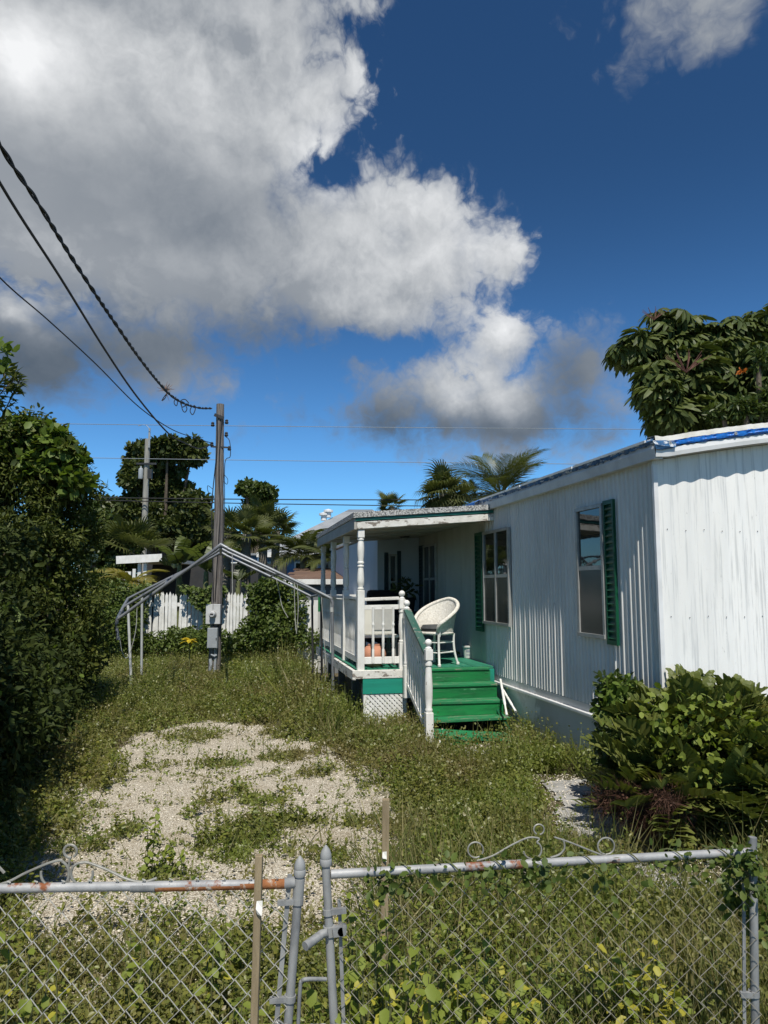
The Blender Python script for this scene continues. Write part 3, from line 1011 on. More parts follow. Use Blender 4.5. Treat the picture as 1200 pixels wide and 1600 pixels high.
for i in range(6):
    n_ = 0.04 + 0.62 * i
    obj('grommet', gm, None, home, at=(n_, -OE - 0.022, roof_z(n_) + 0.112), rot=(pi / 2, 0, 0))
obj('tarp_flap', MB().grid([[(-OH - 0.04, -OE - 0.018, ZT + 0.135), (-0.0, -OE - 0.024, ZT + 0.14), (0.10, -OE - 0.02, ZT + 0.13)], [(-OH - 0.028, -OE - 0.03, ZT + 0.10), (0.0, -OE - 0.034, ZT + 0.09), (0.09, -OE - 0.026, ZT + 0.085)],
                               [(-OH - 0.015, -OE - 0.022, ZT + 0.065), (-0.03, -OE - 0.02, ZT + 0.06), (0.02, -OE - 0.02, ZT + 0.07)]]), 'tarp_faded', home)
# tarp along the long side with battens
ty = np.linspace(-OE, 4.02, 150)
rr = [[], [], [], []]
for y in ty:
    j1, j2 = rg.normal() * 0.006, rg.normal() * 0.006
    rr[0].append((-OH - 0.016 + j1, y, ZT + 0.112 + j2 - 0.012 * abs(sin(y * 2.3))))
    rr[1].append((-OH - 0.028 + j2, y, ZT + 0.138))
    rr[2].append((-OH - 0.012 + j1, y, ZT + 0.160 + j1))
    rr[3].append((0.10, y, ZT + 0.185))
obj('tarp_strip', MB().grid(rr), 'tarp_faded', home, smooth=True)
mb = MB()
for y0, y1 in ((-0.05, 1.2), (1.24, 2.5), (2.55, 3.9)):
    mb.bar((-OH - 0.030, y0, ZT + 0.148), (-OH - 0.030, y1, ZT + 0.150), 0.012, 0.022)
obj('tarp_batten', mb, 'white_paint', home)
obj('tarp_corner', MB().grid([[(-OH - 0.10, 3.95, ZT + 0.075), (-OH - 0.11, 4.25, ZT + 0.08)], [(-OH - 0.10, 3.92, ZT + 0.12), (-OH - 0.11, 4.25, ZT + 0.12)], [(-0.02, 3.9, ZT + 0.19), (-0.02, 4.25, ZT + 0.19)]]), 'tarp', home)
obj('downspout_end', MB().box(-OH - 0.05, -0.005, 3.93, 3.99, ZT - 0.13, ZT + 0.07), 'green_trim', home)
# base trim and skirting
obj('sill_band', MB().box(-0.004, 0.03, 0.0, 4.0, ZB - 0.075, ZB - 0.002), 'skirt', home)
obj('base_ledge', MB().box(-0.045, 0.03, 0.0, 4.0, ZB - 0.112, ZB - 0.078), 'white_metal', home, bevel=0.006)
mb = MB()
for y0, y1 in ((0.97, 2.2), (2.203, 3.4), (3.403, 4.9)):
    mb.box(-0.012, 0.02, y0, y1, -0.1, ZB - 0.114)
obj('skirting', mb, 'skirt', home)
obj('skirting_edge', MB().box(-0.022, 0.02, 0.93, 0.967, -0.1, ZB - 0.114), 'white_metal', home)
obj('skirting', MB().box(0.0, WID - 0.02, 0.9, 0.928, -0.1, ZB - 0.12), 'skirt', home)


def window(parent, n, t0, t1, z0, z1, cols, zrail, facing='w', low='screen'):
    """a sash window on the plane n (facing -n) or, facing='s', on the plane t (facing -t)"""
    def bx(u0, u1, d0, d1, z0_, z1_):
        if facing == 'w':
            return (n - d1, n - d0, u0, u1, z0_, z1_)
        return (u0, u1, n - d1, n - d0, z0_, z1_)
    fr = MB()
    f = 0.035
    for a in ((t0, t1, 0, 0.038, z1 - f, z1), (t0, t1, 0, 0.045, z0, z0 + f), (t0, t0 + f, 0, 0.036, z0 + f, z1 - f), (t1 - f, t1, 0, 0.036, z0 + f, z1 - f)):
        fr.box(*bx(*a))
    for i in range(1, cols):
        u = t0 + (t1 - t0) * i / cols
        fr.box(*bx(u - 0.02, u + 0.02, 0, 0.034, z0 + f, z1 - f))
    wn = obj('window', fr, 'frame_alu', parent)
    obj('sash', MB().box(*bx(t0 + f + .002, t1 - f - .002, 0.006, 0.030, zrail - 0.02, zrail + 0.02)), 'frame_alu', wn, at=ORG[wn.name])
    for i in range(cols):
        u0 = t0 + (t1 - t0) * i / cols + 0.022
        u1 = t0 + (t1 - t0) * (i + 1) / cols - 0.022
        obj('pane', MB().box(*bx(u0, u1, 0.004, 0.016, zrail + 0.02, z1 - f)), 'glass', wn, at=ORG[wn.name])
        obj('pane', MB().box(*bx(u0, u1, 0.004, 0.022, z0 + f, zrail - 0.02)), low, wn, at=ORG[wn.name])
    return wn


def shutter(parent, n, t0, t1, z0, z1, mat, facing='w', step=0.062, out=0.028):
    def bx(u0, u1, d0, d1, z0_, z1_):
        if facing == 'w':
            return (n - d1, n - d0, u0, u1, z0_, z1_)
        return (u0, u1, n - d1, n - d0, z0_, z1_)
    f = 0.022
    mb = MB()
    for a in ((t0, t1, 0, out, z1 - 0.04, z1), (t0, t1, 0, out, z0, z0 + 0.04), (t0, t0 + f, 0, out, z0 + .04, z1 - .04), (t1 - f, t1, 0, out, z0 + .04, z1 - .04), (t0 + f, t1 - f, 0, 0.004, z0 + .04, z1 - .04)):
        mb.box(*bx(*a))
    s_ = obj('shutter', mb, mat, parent)
    z = z0 + 0.05
    u0, u1 = t0 + f + .001, t1 - f - .001
    d = [(u0, 0.005, 0.030), (u0, out - 0.004, 0.0), (u0, out - 0.002, 0.007), (u0, 0.006, 0.040)]
    v = []
    for u in (u0, u1):
        for _, dd, zz in d:
            v.append((-dd, u, zz) if facing == 'w' else (u, -dd, zz))
    sm = MB().add(v, [(0, 1, 5, 4), (1, 2, 6, 5), (2, 3, 7, 6), (3, 0, 4, 7), (0, 3, 2, 1), (4, 5, 6, 7)]).mesh('slat')
    sm.materials.append(M[mat])
    while z < z1 - 0.08:
        obj('slat', sm, None, s_, at=(n, 0, z) if facing == 'w' else (0, n, z))
        z += step
    return s_


NW = -0.017
window(home, NW, 0.79, 1.31, 1.27, 2.53, 1, 1.93)
shutter(home, NW, 0.60, 0.775, 1.225, 2.545, 'green_shutter')
window(home, NW, 3.08, 4.0, 1.265, 2.50, 2, 1.895)
shutter(home, NW - 0.012, 4.03, 4.30, 1.15, 2.51, 'green_shutter')
window(home, -0.012, 6.3, 7.08, 1.2, 2.50, 2, 1.9, low='glass')
shutter(home, -0.012, 7.10, 7.38, 1.15, 2.51, 'dark_shutter')
# the room that steps out behind the porch
obj('room_wall', MB().box(-0.80, -0.012, 7.45, 7.51, 0.5, 2.72), 'blue_siding', home)
obj('room_wall', MB().box(-0.80, -0.74, 7.512, L_END, 0.5, 2.70), 'blue_siding', home)
obj('room_roof', MB().box(-0.86, -0.004, 7.40, L_END, 2.73, 2.79), 'roof_coat', home)
window(home, 7.448, -0.60, -0.44, 1.2, 2.36, 1, 1.85, facing='s', low='glass')
shutter(home, 7.448, -0.675, -0.605, 1.15, 2.39, 'dark_shutter', facing='s')
shutter(home, 7.448, -0.435, -0.365, 1.15, 2.42, 'dark_shutter', facing='s')

# ------------------------------------------------------------------ porch
NL, NR_, TF, TB, DZ = -1.80, -0.02, 3.70, 7.40, 0.73
porch = thing('porch', 'roofed wooden porch with white turned posts and railing against the mobile home', 'porch', W(-0.9, TF), TH, org=(-0.9, TF, 0))


def pobj(name, mb, mat, parent=None, **k):
    return obj(name, mb, mat, parent or porch, **k)


n_ = NL - 0.06
i = 0
while n_ < NR_ - 0.02:
    n2 = min(n_ + 0.14, NR_)
    pobj('deck_board', MB().box(n_ + 0.003, n2 - 0.003, TF - 0.02, TB, DZ - 0.03 + 0.002 * (i % 2), DZ + 0.002 * (i % 3)), 'green_deck')
    n_ = n2
    i += 1
pobj('edge_board', MB().box(NL - 0.075, -1.215, TF - 0.075, TF - 0.026, DZ - 0.115, DZ - 0.012), 'peeling_white', bevel=0.006)
pobj('edge_board', MB().box(NL - 0.112, NL - 0.068, TF - 0.072, TB, DZ - 0.13, DZ - 0.01), 'peeling_white', bevel=0.006)
pobj('rim_board', MB().box(NL + 0.02, -1.225, TF - 0.068, TF - 0.030, DZ - 0.305, DZ - 0.118), 'teal_board', bevel=0.004)
pobj('rim_board', MB().box(-1.22, NR_ - 0.02, TF - 0.058, TF - 0.028, DZ - 0.305, DZ - 0.034), 'teal_board', bevel=0.004)
# lattice: two layers of slats
lz0, lz1, ln0, ln1 = 0.06, DZ - 0.31, NL + 0.05, -1.23
hgt = lz1 - lz0
for lay, sgn in ((0, 1), (1, -1)):
    c_ = -hgt
    yy = TF - 0.045 - 0.009 * lay
    while c_ < (ln1 - ln0) + 0.01:
        # slat from bottom to top along the diagonal, cut to the panel
        a0_, a1_ = (c_, c_ + hgt) if sgn > 0 else (c_ + hgt, c_)
        p0 = Vector((ln0 + a0_, yy, lz0))
        p1 = Vector((ln0 + a1_, yy, lz1))
        pts = []
        for s_ in np.linspace(0, 1, 41):
            q = p0.lerp(p1, s_)
            if ln0 <= q.x <= ln1:
                pts.append(q)
        if len(pts) > 3:
            pobj('lattice_slat', MB().bar(pts[0], pts[-1], 0.008, 0.030, up=(0, 1, 0)) if False else MB().bar(pts[0], pts[-1], 0.030, 0.0085, up=(0, 1, 0)), 'white_paint')
        c_ += 0.062
pobj('lattice_frame', MB().box(ln0 - 0.02, ln0 + 0.012, TF - 0.062, TF - 0.030, lz0, lz1), 'white_paint')
pobj('lattice_frame', MB().box(ln1 - 0.012, ln1 + 0.012, TF - 0.062, TF - 0.030, lz0, lz1), 'white_paint')
pobj('joist', MB().box(NL + 0.1, NR_, TF + 0.1, TB - 0.1, DZ - 0.24, DZ - 0.04), 'shade_void')
for t_ in (TF + 0.4, 4.85, 6.1, TB - 0.1):
    for n_ in (NL + 0.1, -0.9):
        pobj('pier', MB().box(n_, n_ + 0.1, t_, t_ + 0.1, -0.05, DZ - 0.24), 'grey_wall')

TURN = [(0.036, 0.0), (0.036, 0.02), (0.042, 0.03), (0.042, 0.055), (0.033, 0.07), (0.031, 0.09), (0.045, 0.16), (0.046, 0.26), (0.042, 0.42), (0.036, 0.56), (0.034, 0.60), (0.043, 0.615), (0.043, 0.64), (0.034, 0.655),
        (0.034, 0.69), (0.044, 0.70), (0.044, 0.73), (0.035, 0.75), (0.037, 0.80), (0.044, 0.95), (0.046, 1.10), (0.041, 1.22), (0.034, 1.30), (0.044, 1.31), (0.044, 1.34), (0.034, 1.355), (0.036, 1.37)]


def turned(h):
    k = h / 1.37
    return [(r, z * k) for r, z in TURN]


ROOF_L = 2.51


def rz_(n):
    return ROOF_L + 0.145 * (n - NL) / (0 - NL)


for t_ in (TF, 4.86, 6.12, TB - 0.02):
    pst = pobj('post', MB().box(NL - 0.045, NL + 0.045, t_ - 0.045, t_ + 0.045, DZ - 0.02, DZ + 0.98), 'white_paint', bevel=0.006)
    h0 = DZ + 0.98
    top = rz_(NL) - 0.03
    obj('turned_shaft', MB().lathe(turned(top - 0.10 - h0), 18, (NL, t_, h0)), 'white_paint', pst, at=ORG[pst.name], smooth=True)
    obj('post_head', MB().box(NL - 0.042, NL + 0.042, t_ - 0.042, t_ + 0.042, top - 0.10, top), 'white_paint', pst, at=ORG[pst.name], bevel=0.004)

BAL = [(0.017, 0), (0.017, 0.16), (0.012, 0.175), (0.017, 0.19), (0.0185, 0.30), (0.015, 0.40), (0.012, 0.43), (0.019, 0.445), (0.019, 0.46), (0.012, 0.475), (0.0165, 0.50), (0.017, 0.66)]
balm = MB().lathe(BAL, 10).mesh('baluster', True)
balm.materials.append(M['white_paint'])
NEWEL = [(0.0, 0)]


def newel(name, n, t_, z0, h, parent, org_fn=None, sq=0.043, ball=0.040):
    """turned newel: square foot, turned middle, square block, ball"""
    zt = z0 + h
    mb = MB().box(n - sq, n + sq, t_ - sq, t_ + sq, z0, z0 + h * 0.33)
    o = obj(name, mb, 'white_paint', parent, bevel=0.005)
    obj('upper_block', MB().box(n - sq, n + sq, t_ - sq, t_ + sq, zt - 0.235, zt - 0.115), 'white_paint', o, at=ORG[o.name], bevel=0.005)
    a, b_ = z0 + h * 0.33, zt - 0.235
    hh = b_ - a
    obj('turned_shaft', MB().lathe([(0.036, 0), (0.042, 0.03 * hh), (0.042, .06 * hh), (0.032, .09 * hh), (0.044, .28 * hh), (0.045, .5 * hh), (0.036, .82 * hh), (0.032, .88 * hh), (0.042, .9 * hh), (0.042, .95 * hh), (0.036, hh)], 16, (n, t_, a)),
        'white_paint', o, at=ORG[o.name], smooth=True)
    cap = [(0.034, 0), (0.040, 0.012), (0.024, 0.028), (0.022, 0.034)] + [(max(0.002, ball * sin(pi * s_)), 0.034 + ball * (1 - cos(pi * s_))) for s_ in (0.2, 0.3, 0.4, 0.5, 0.6, 0.7, 0.8, 0.9, 0.99)]
    obj('ball_cap', MB().lathe(cap, 16, (n, t_, zt - 0.115)), 'white_paint', o, at=ORG[o.name], smooth=True)
    return o


NN = -1.26
newel('newel_post', NN, TF, DZ - 0.01, 0.99, porch)
RZ = DZ + 0.88
pobj('top_rail', MB().bar((NL + 0.046, TF, RZ - 0.015), (NN - 0.044, TF, RZ), 0.075, 0.04), 'peeling_white', bevel=0.006)
pobj('sub_rail', MB().bar((NL + 0.046, TF + 0.012, RZ - 0.115), (NN - 0.044, TF + 0.012, RZ - 0.110), 0.03, 0.06), 'white_paint', bevel=0.004)
pobj('bottom_rail', MB().box(NL + 0.046, NN - 0.044, TF - 0.022, TF + 0.018, DZ + 0.06, DZ + 0.145), 'white_paint', bevel=0.004)
for i in range(3):
    pobj('baluster', balm, None, at=(NL + 0.155 + 0.13 * i, TF - 0.036, DZ + 0.07), scale=(1, 1, 1.06))
# left side railing
for a_, b_ in ((TF, 4.86), (4.86, 6.12), (6.12, TB - 0.02)):
    pobj('top_rail', MB().box(NL - 0.035, NL + 0.035, a_ + 0.046, b_ - 0.046, RZ - 0.02, RZ + 0.02), 'white_paint', bevel=0.005)
    pobj('bottom_rail', MB().box(NL - 0.02, NL + 0.02, a_ + 0.046, b_ - 0.046, DZ + 0.06, DZ + 0.14), 'white_paint', bevel=0.004)
    k_ = int((b_ - a_) / 0.115)
    for i in range(1, k_ + 1):
        pobj('baluster', balm, None, at=(NL, a_ + 0.046 + (b_ - a_ - 0.09) * (i - 0.5) / k_, DZ + 0.14), scale=(1, 1, 1.07))
# roof of the porch
TR0, TR1 = TF - 0.06, TB + 0.12
NRL = NL - 0.09


def slab(name, n0, n1, t0, t1, dz0, dz1, mat, **k):
    v = []
    for t_ in (t0, t1):
        for n_, s_ in ((n0, 0), (n1, 0), (n1, 1), (n0, 1)):
            v.append((n_, t_, rz_(n_) + (dz1 if s_ else dz0)))
    return pobj(name, MB().add(v, [(0, 1, 2, 3), (7, 6, 5, 4), (0, 4, 5, 1), (1, 5, 6, 2), (2, 6, 7, 3), (3, 7, 4, 0)]), mat, **k)


slab('front_fascia', NRL + 0.03, -0.015, TR0, TR0 + 0.035, -0.02, 0.075, 'peeling_white', bevel=0.005)
slab('roof_trim', NRL + 0.01, -0.018, TR0 - 0.010, TR0 + 0.03, 0.085, 0.118, 'green_trim', bevel=0.003)
slab('porch_ceiling', NRL + 0.04, -0.012, TR0 + 0.037, TR1 - 0.04, 0.02, 0.05, 'soffit')
slab('roofing_sheet', NRL - 0.02, -0.01, TR0 - 0.03, TR1, 0.125, 0.195, 'roofing')
pobj('side_fascia', MB().add([(NRL + 0.026, t_, rz_(NRL) + z) for t_ in (TR0 + 0.002, TR1 - 0.02) for z in (-0.02, 0.12)] + [(NRL - 0.006, t_, rz_(NRL) + z) for t_ in (TR0 + 0.002, TR1 - 0.02) for z in (-0.02, 0.12)],
                               [(0, 1, 3, 2), (4, 6, 7, 5), (0, 4, 5, 1), (2, 3, 7, 6), (0, 2, 6, 4), (1, 5, 7, 3)]), 'soffit')
for k_, t_ in enumerate((4.5, 5.4, 6.3)):
    slab('ceiling_batten', NRL + 0.06, -0.03, t_, t_ + 0.05, 0.004, 0.0185, 'soffit')
lamp = thing('porch_light', 'small dark round ceiling light under the porch roof', 'ceiling light', W(-0.55, 6.4, rz_(-0.55) + 0.018), TH)
obj('mount', MB().lathe([(0.02, 0), (0.085, -0.005), (0.09, -0.03), (0.06, -0.045), (0.02, -0.05)][::-1], 16), 'dark_metal', lamp, at=ORG[lamp.name], smooth=True)
obj('lens', MB().lathe([(0.055, -0.046), (0.045, -0.075), (0.02, -0.09), (0.002, -0.092)][::-1], 16), 'lamp_glass', lamp, at=ORG[lamp.name], smooth=True)

# ------------------------------------------------------------------ steps
SN0, SN1 = -1.17, -0.14
steps = thing('porch_steps', 'flight of worn green wooden steps with one white handrail leading up to the porch', 'steps', W(-0.7, 3.0), TH, org=(-0.7, 3.0, 0))
RISE = 0.172
TREAD = 0.205
STF = 3.52
for i in range(4):
    z = DZ - RISE * i
    tf = STF - TREAD * i
    wob = 0.004 * ((i * 7) % 3 - 1)
    if i == 0:
        obj('tread', MB().box(SN0, SN1 - 0.01, tf, TF - 0.06, z - 0.032, z), 'green_worn', steps, bevel=0.006)
    else:
        obj('tread', MB().add([(SN0 - 0.02, tf, z - 0.034 + wob), (SN1 + 0.012 * i, tf, z - 0.034 - wob), (SN1 + 0.012 * i, tf + 0.29, z - 0.034), (SN0 - 0.02, tf + 0.29, z - 0.034), (SN0 - 0.02, tf, z + wob), (SN1 + 0.012 * i, tf, z - wob),
                              (SN1 + 0.012 * i, tf + 0.29, z), (SN0 - 0.02, tf + 0.29, z)], [(0, 3, 2, 1), (4, 5, 6, 7), (0, 1, 5, 4), (1, 2, 6, 5), (2, 3, 7, 6), (3, 0, 4, 7)]), 'green_worn', steps, bevel=0.006)
    if i < 3:
        obj('riser', MB().box(SN0, SN1 + 0.008 * i, tf + 0.015, tf + 0.035, z - RISE + 0.003, z - 0.036), 'green_step', steps)
nm_ = MB().lathe([(0.0, 0), (0.0055, 0), (0.004, 0.0025), (0, 0.003)], 8).mesh('nail')
nm_.materials.append(M['dark_metal'])
for i in range(3):
    for n_ in (SN0 + 0.05, SN0 + 0.07, SN1 - 0.06, SN1 - 0.04):
        obj('nail', nm_, None, steps, at=(n_, STF - TREAD * i + 0.0148, DZ - RISE * i - 0.075 - 0.03 * (int(n_ * 100) % 2)), rot=(pi / 2, 0, 0))
# lowest step has come loose and sags to the right
zl = DZ - RISE * 4 + 0.025
tl = STF - TREAD * 4 - 0.08
tl0 = tl
v = [(SN0 - 0.02, tl + 0.02, zl + 0.02), (-0.70, tl - 0.0, zl - 0.01), (SN1 - 0.05, tl - 0.03, zl - 0.035), (SN1 - 0.05, tl + 0.24, zl - 0.02), (-0.70, tl + 0.26, zl + 0.02), (SN0 - 0.02, tl + 0.28, zl + 0.065)]
obj('tread', MB().add(v + [(a, b_, c_ - 0.032) for a, b_, c_ in v], [(0, 1, 4, 5), (1, 2, 3, 4), (6, 11, 10, 7), (7, 10, 9, 8), (0, 6, 7, 1), (1, 7, 8, 2), (2, 8, 9, 3), (3, 9, 10, 4), (4, 10, 11, 5), (5, 11, 6, 0)]), 'green_worn', steps, label='loose bottom tread sagging to one side')
obj('riser', MB().add([(SN0, tl + 0.03, zl - 0.02), (-0.62, tl + 0.015, zl - 0.05), (-0.62, tl + 0.015, -0.06), (SN0, tl + 0.03, -0.06), (SN0, tl + 0.05, zl - 0.02), (-0.62, tl + 0.035, zl - 0.05), (-0.62, tl + 0.035, -0.06), (SN0, tl + 0.05, -0.06)],
                      [(0, 3, 2, 1), (4, 5, 6, 7), (0, 1, 5, 4), (1, 2, 6, 5), (2, 3, 7, 6), (3, 0, 4, 7)]), 'green_step', steps, label='short broken bottom riser board')
for n_ in (SN0 + 0.03, SN1 - 0.08):
    pf = [(STF + 0.12, DZ - 0.04), (STF + 0.12, 0.0), (tl + 0.12, 0.0), (tl + 0.12, 0.08), (tl + 0.35, 0.18), (STF + 0.05, DZ - 0.2)]
    v = [(n_ + d_, a, b_) for d_ in (0, 0.04) for a, b_ in pf]
    k_ = len(pf)
    obj('stringer', MB().add(v, [tuple(range(k_))[::-1], tuple(range(k_, 2 * k_))] + [(i, (i + 1) % k_, k_ + (i + 1) % k_, k_ + i) for i in range(k_)]), 'green_shutter', steps)
HN = -1.235
newel('newel_post', HN, 3.55, DZ - 0.35, 1.21, steps)
newel('newel_post', HN, 2.56, -0.03, 1.20, steps)
za, zb = DZ + 0.70, 0.97
obj('handrail', MB().bar((HN, 3.52, za + 0.03), (HN, 2.585, zb + 0.03), 0.09, 0.038), 'handrail_green', steps, bevel=0.006)
obj('lower_rail', MB().bar((HN, 3.52, 0.55), (HN, 2.60, 0.14), 0.035, 0.06), 'white_paint', steps)
for i in range(8):
    s_ = (i + 0.6) / 8.2
    t_ = 3.52 + (2.58 - 3.52) * s_
    z0_ = 0.55 + (0.14 - 0.55) * s_
    z1_ = za + (zb - za) * s_
    obj('baluster', balm, None, steps, at=(HN, t_, z0_), scale=(1, 1, (z1_ - z0_) / 0.66))
# broken-off spindles leaning by the steps
for i, (a, b_) in enumerate((((782, 1062, 9.0), (792, 1118, 8.35)), ((786, 1078, 8.9), (806, 1112, 8.45)))):
    p0, p1 = P(*a), P(*b_)
    p1.z = max(p1.z, -0.02)
    sp_ = obj('loose_spindle', MB().tube([p0, p0.lerp(p1, .3), p0.lerp(p1, .33), p0.lerp(p1, .36), p0.lerp(p1, .7), p0.lerp(p1, .73), p1], [0.015, 0.015, 0.011, 0.016, 0.016, 0.011, 0.015], 10), 'white_paint', smooth=True)
    tag(sp_, ('longer white broken railing spindle leaning right beside the green steps', 'shorter white spindle lying at a flatter slant by the wall ledge')[i], 'spindle')

# ------------------------------------------------------------------ things on the porch
# wicker barrel chair
cpos = G(684, 1031, DZ)
cpos = cpos - (W(0, 1) - W(0, 0)) * 0.62 - (W(1, 0) - W(0, 0)) * 0.20
chair = thing('wicker_chair', 'white wicker barrel chair at the top of the green steps', 'chair', cpos, radians(138))
cc = ORG[chair.name]


def shell(th, h):
    """point on the wicker shell; th from the middle of the back, h 0..1"""
    lift = 0.43 - 0.33 * (abs(th) / 2.35) ** 1.5
    z = 0.43 + lift * h
    r = 0.215 + 0.07 * h ** 1.3
    return Vector((-r * sin(th) * 1.0, -r * cos(th) * 1.03, z))


ths = np.linspace(-2.3, 2.3, 47)
hs_ = np.linspace(0, 1, 14)
rows = [[shell(th, h) * (1.0) for th in ths] for h in hs_]
rows_in = [[Vector((p.x * 0.95, p.y * 0.95, p.z)) for p in r_] for r_ in rows]
obj('back_shell', MB().grid(rows).grid(rows_in[::-1]), 'wicker', chair, at=cc, smooth=True)
mb = MB()
for th in ths[::1]:
    mb.tube([shell(th, h) * 1.012 for h in (0, .33, .66, 1)], 0.0045, 5, False)
obj('stake_weave', mb, 'wicker', chair, at=cc, kind='stuff')
mb = MB()
for h in np.linspace(0.04, 0.98, 26):
    mb.tube([shell(th, h) * (1.010 + 0.012 * ((i + int(h * 100)) % 2)) for i, th in enumerate(ths)], 0.0055, 5, False)
obj('strand_weave', mb, 'wicker', chair, at=cc, kind='stuff')
rim = [shell(th, 1.0) * 1.0 + Vector((0, 0, 0.004)) for th in ths]
rim = [shell(-2.36, 0.2), shell(-2.38, 0.6)] + rim + [shell(2.38, 0.6), shell(2.36, 0.2)]
obj('rolled_rim', MB().tube(smooth_path(rim, 2), 0.026, 10), 'wicker', chair, at=cc, smooth=True)
obj('seat', MB().lathe([(0.0, 0), (0.22, 0.0), (0.23, 0.02), (0.22, 0.04), (0.0, 0.045)], 26, (0, 0, 0.40)), 'wicker', chair, at=cc, smooth=True)
obj('seat_cushion', MB().lathe([(0.0, 0.0), (0.18, 0.0), (0.20, 0.035), (0.17, 0.075), (0.0, 0.085)], 22, (0, 0.02, 0.447)), 'grey_fabric', chair, at=cc, smooth=True)
for sx, sy in ((-1, -1), (1, -1), (-1, 1), (1, 1)):
    lg = obj('leg', MB().tube(curve_pts((sx * .165, sy * .165, 0.41), (sx * .15, sy * .15, 0.2), (sx * .20, sy * .20, 0.015), 6), 0.016, 10), 'white_paint', chair, at=cc, smooth=True)
    obj('foot_cap', MB().lathe([(0.016, 0), (0.022, 0.006), (0.022, 0.03), (0.016, 0.036)], 10, (sx * .20, sy * .20, 0)), 'white_paint', lg, at=cc)
for z in (0.17, 0.30):
    obj('stretcher', MB().tube([(.16 * a, .16 * b_, z) for a, b_ in ((-1, -1), (1, -1), (1, 1), (-1, 1))], 0.009, 8, closed=True), 'white_paint', chair, at=cc)
for s_ in (-1, 1):
    obj('arm_brace', MB().tube([(s_ * 0.17, 0.15, 0.38), (s_ * 0.20, 0.17, 0.58)], 0.013, 8), 'white_paint', chair, at=cc)

bp_ = G(733, 1028, DZ)
bucket = thing('bucket', 'white plastic bucket with a dark blue label on the deck by the wall', 'bucket', bp_)
bc = ORG[bucket.name]
obj('pail', MB().lathe([(0.072, 0), (0.076, 0.003), (0.091, 0.155), (0.097, 0.157), (0.097, 0.168), (0.088, 0.166), (0.07, 0.01), (0.0, 0.008)], 24), 'plastic_white', bucket, at=bc, smooth=True)
obj('lid', MB().lathe([(0.0, 0.168), (0.10, 0.168), (0.102, 0.158), (0.105, 0.158), (0.105, 0.176), (0.09, 0.180), (0.0, 0.178)], 24), 'plastic_white', bucket, at=bc, smooth=True)


def wrap(a0_, a1_, z0_, z1_, off):
    rws = []
    for z in (z0_, z1_):
        r = 0.076 + (0.091 - 0.076) * z / 0.155 + off
        rws.append([(r * cos(a), r * sin(a), z) for a in np.linspace(a0_, a1_, 9)])
    return MB().grid(rws)


obj('label_patch', wrap(radians(-75), radians(-20), 0.035, 0.125, 0.0015), 'label_blue', bucket, at=bc)
obj('label_patch', wrap(radians(-125), radians(-80), 0.09, 0.12, 0.0015), 'label_print', bucket, at=bc)
obj('label_patch', wrap(radians(-125), radians(-85), 0.045, 0.06, 0.0015), 'label_print', bucket, at=bc)

# storage cabinet behind the front railing
kp = W(-1.50, 4.25, DZ)
cab = thing('storage_cabinet', 'cream plastic box with grey front standing on a slatted table behind the porch railing', 'cabinet', kp, TH)
kc = ORG[cab.name]
obj('case', MB().box(-0.24, 0.22, -0.2, 0.2, 0.40, 0.78), 'cream_panel', cab, at=kc, bevel=0.012)
obj('front_panel', MB().box(-0.06, 0.18, -0.212, -0.201, 0.46, 0.74), 'grey_panel', cab, at=kc, bevel=0.003)
obj('table_top', MB().box(-0.27, 0.27, -0.24, 0.24, 0.36, 0.395), 'white_paint', cab, at=kc, bevel=0.004)
for sx in (-1, 1):
    for sy in (-1, 1):
        obj('leg', MB().box(sx * .23 - .025, sx * .23 + .025, sy * .2 - .025, sy * .2 + .025, 0, 0.36), 'old_wood', cab, at=kc)
obj('shelf', MB().box(-0.2, 0.2, -0.17, 0.17, 0.16, 0.185), 'old_wood', cab, at=kc)
pp = W(-1.58, 3.93, DZ)
pot = obj('clay_pot', MB().lathe([(0.07, 0), (0.10, 0.02), (0.15, 0.09), (0.16, 0.16), (0.14, 0.22), (0.10, 0.26), (0.08, 0.265), (0.08, 0.285), (0.06, 0.285), (0.06, 0.2), (0.0, 0.2)], 28), 'terracotta', at=pp, smooth=True)
tag(pot, 'round terracotta pot on the deck behind the white front balusters', 'pot')

# dark armchair at the back of the porch
ap = W(-0.75, 6.55, DZ)
arm = thing('armchair', 'dark upholstered armchair in the shade at the back of the porch', 'armchair', ap, TH)
ac = ORG[arm.name]
obj('seat', MB().box(-0.32, 0.32, -0.3, 0.3, 0.12, 0.45), 'dark_fabric', arm, at=ac, bevel=0.05)
obj('backrest', MB().box(-0.34, 0.34, 0.301, 0.5, 0.12, 0.98), 'dark_fabric', arm, at=ac, bevel=0.06)
for s_ in (-1, 1):
    obj('armrest', MB().box(min(s_ * .325, s_ * .47), max(s_ * .325, s_ * .47), -0.3, 0.3, 0.12, 0.62), 'dark_fabric', arm, at=ac, bevel=0.05)
    for sy in (-0.25, 0.42):
        obj('leg', MB().lathe([(0.02, 0), (0.03, 0.12)], 8, (s_ * 0.38, sy, 0)), 'old_wood', arm, at=ac)
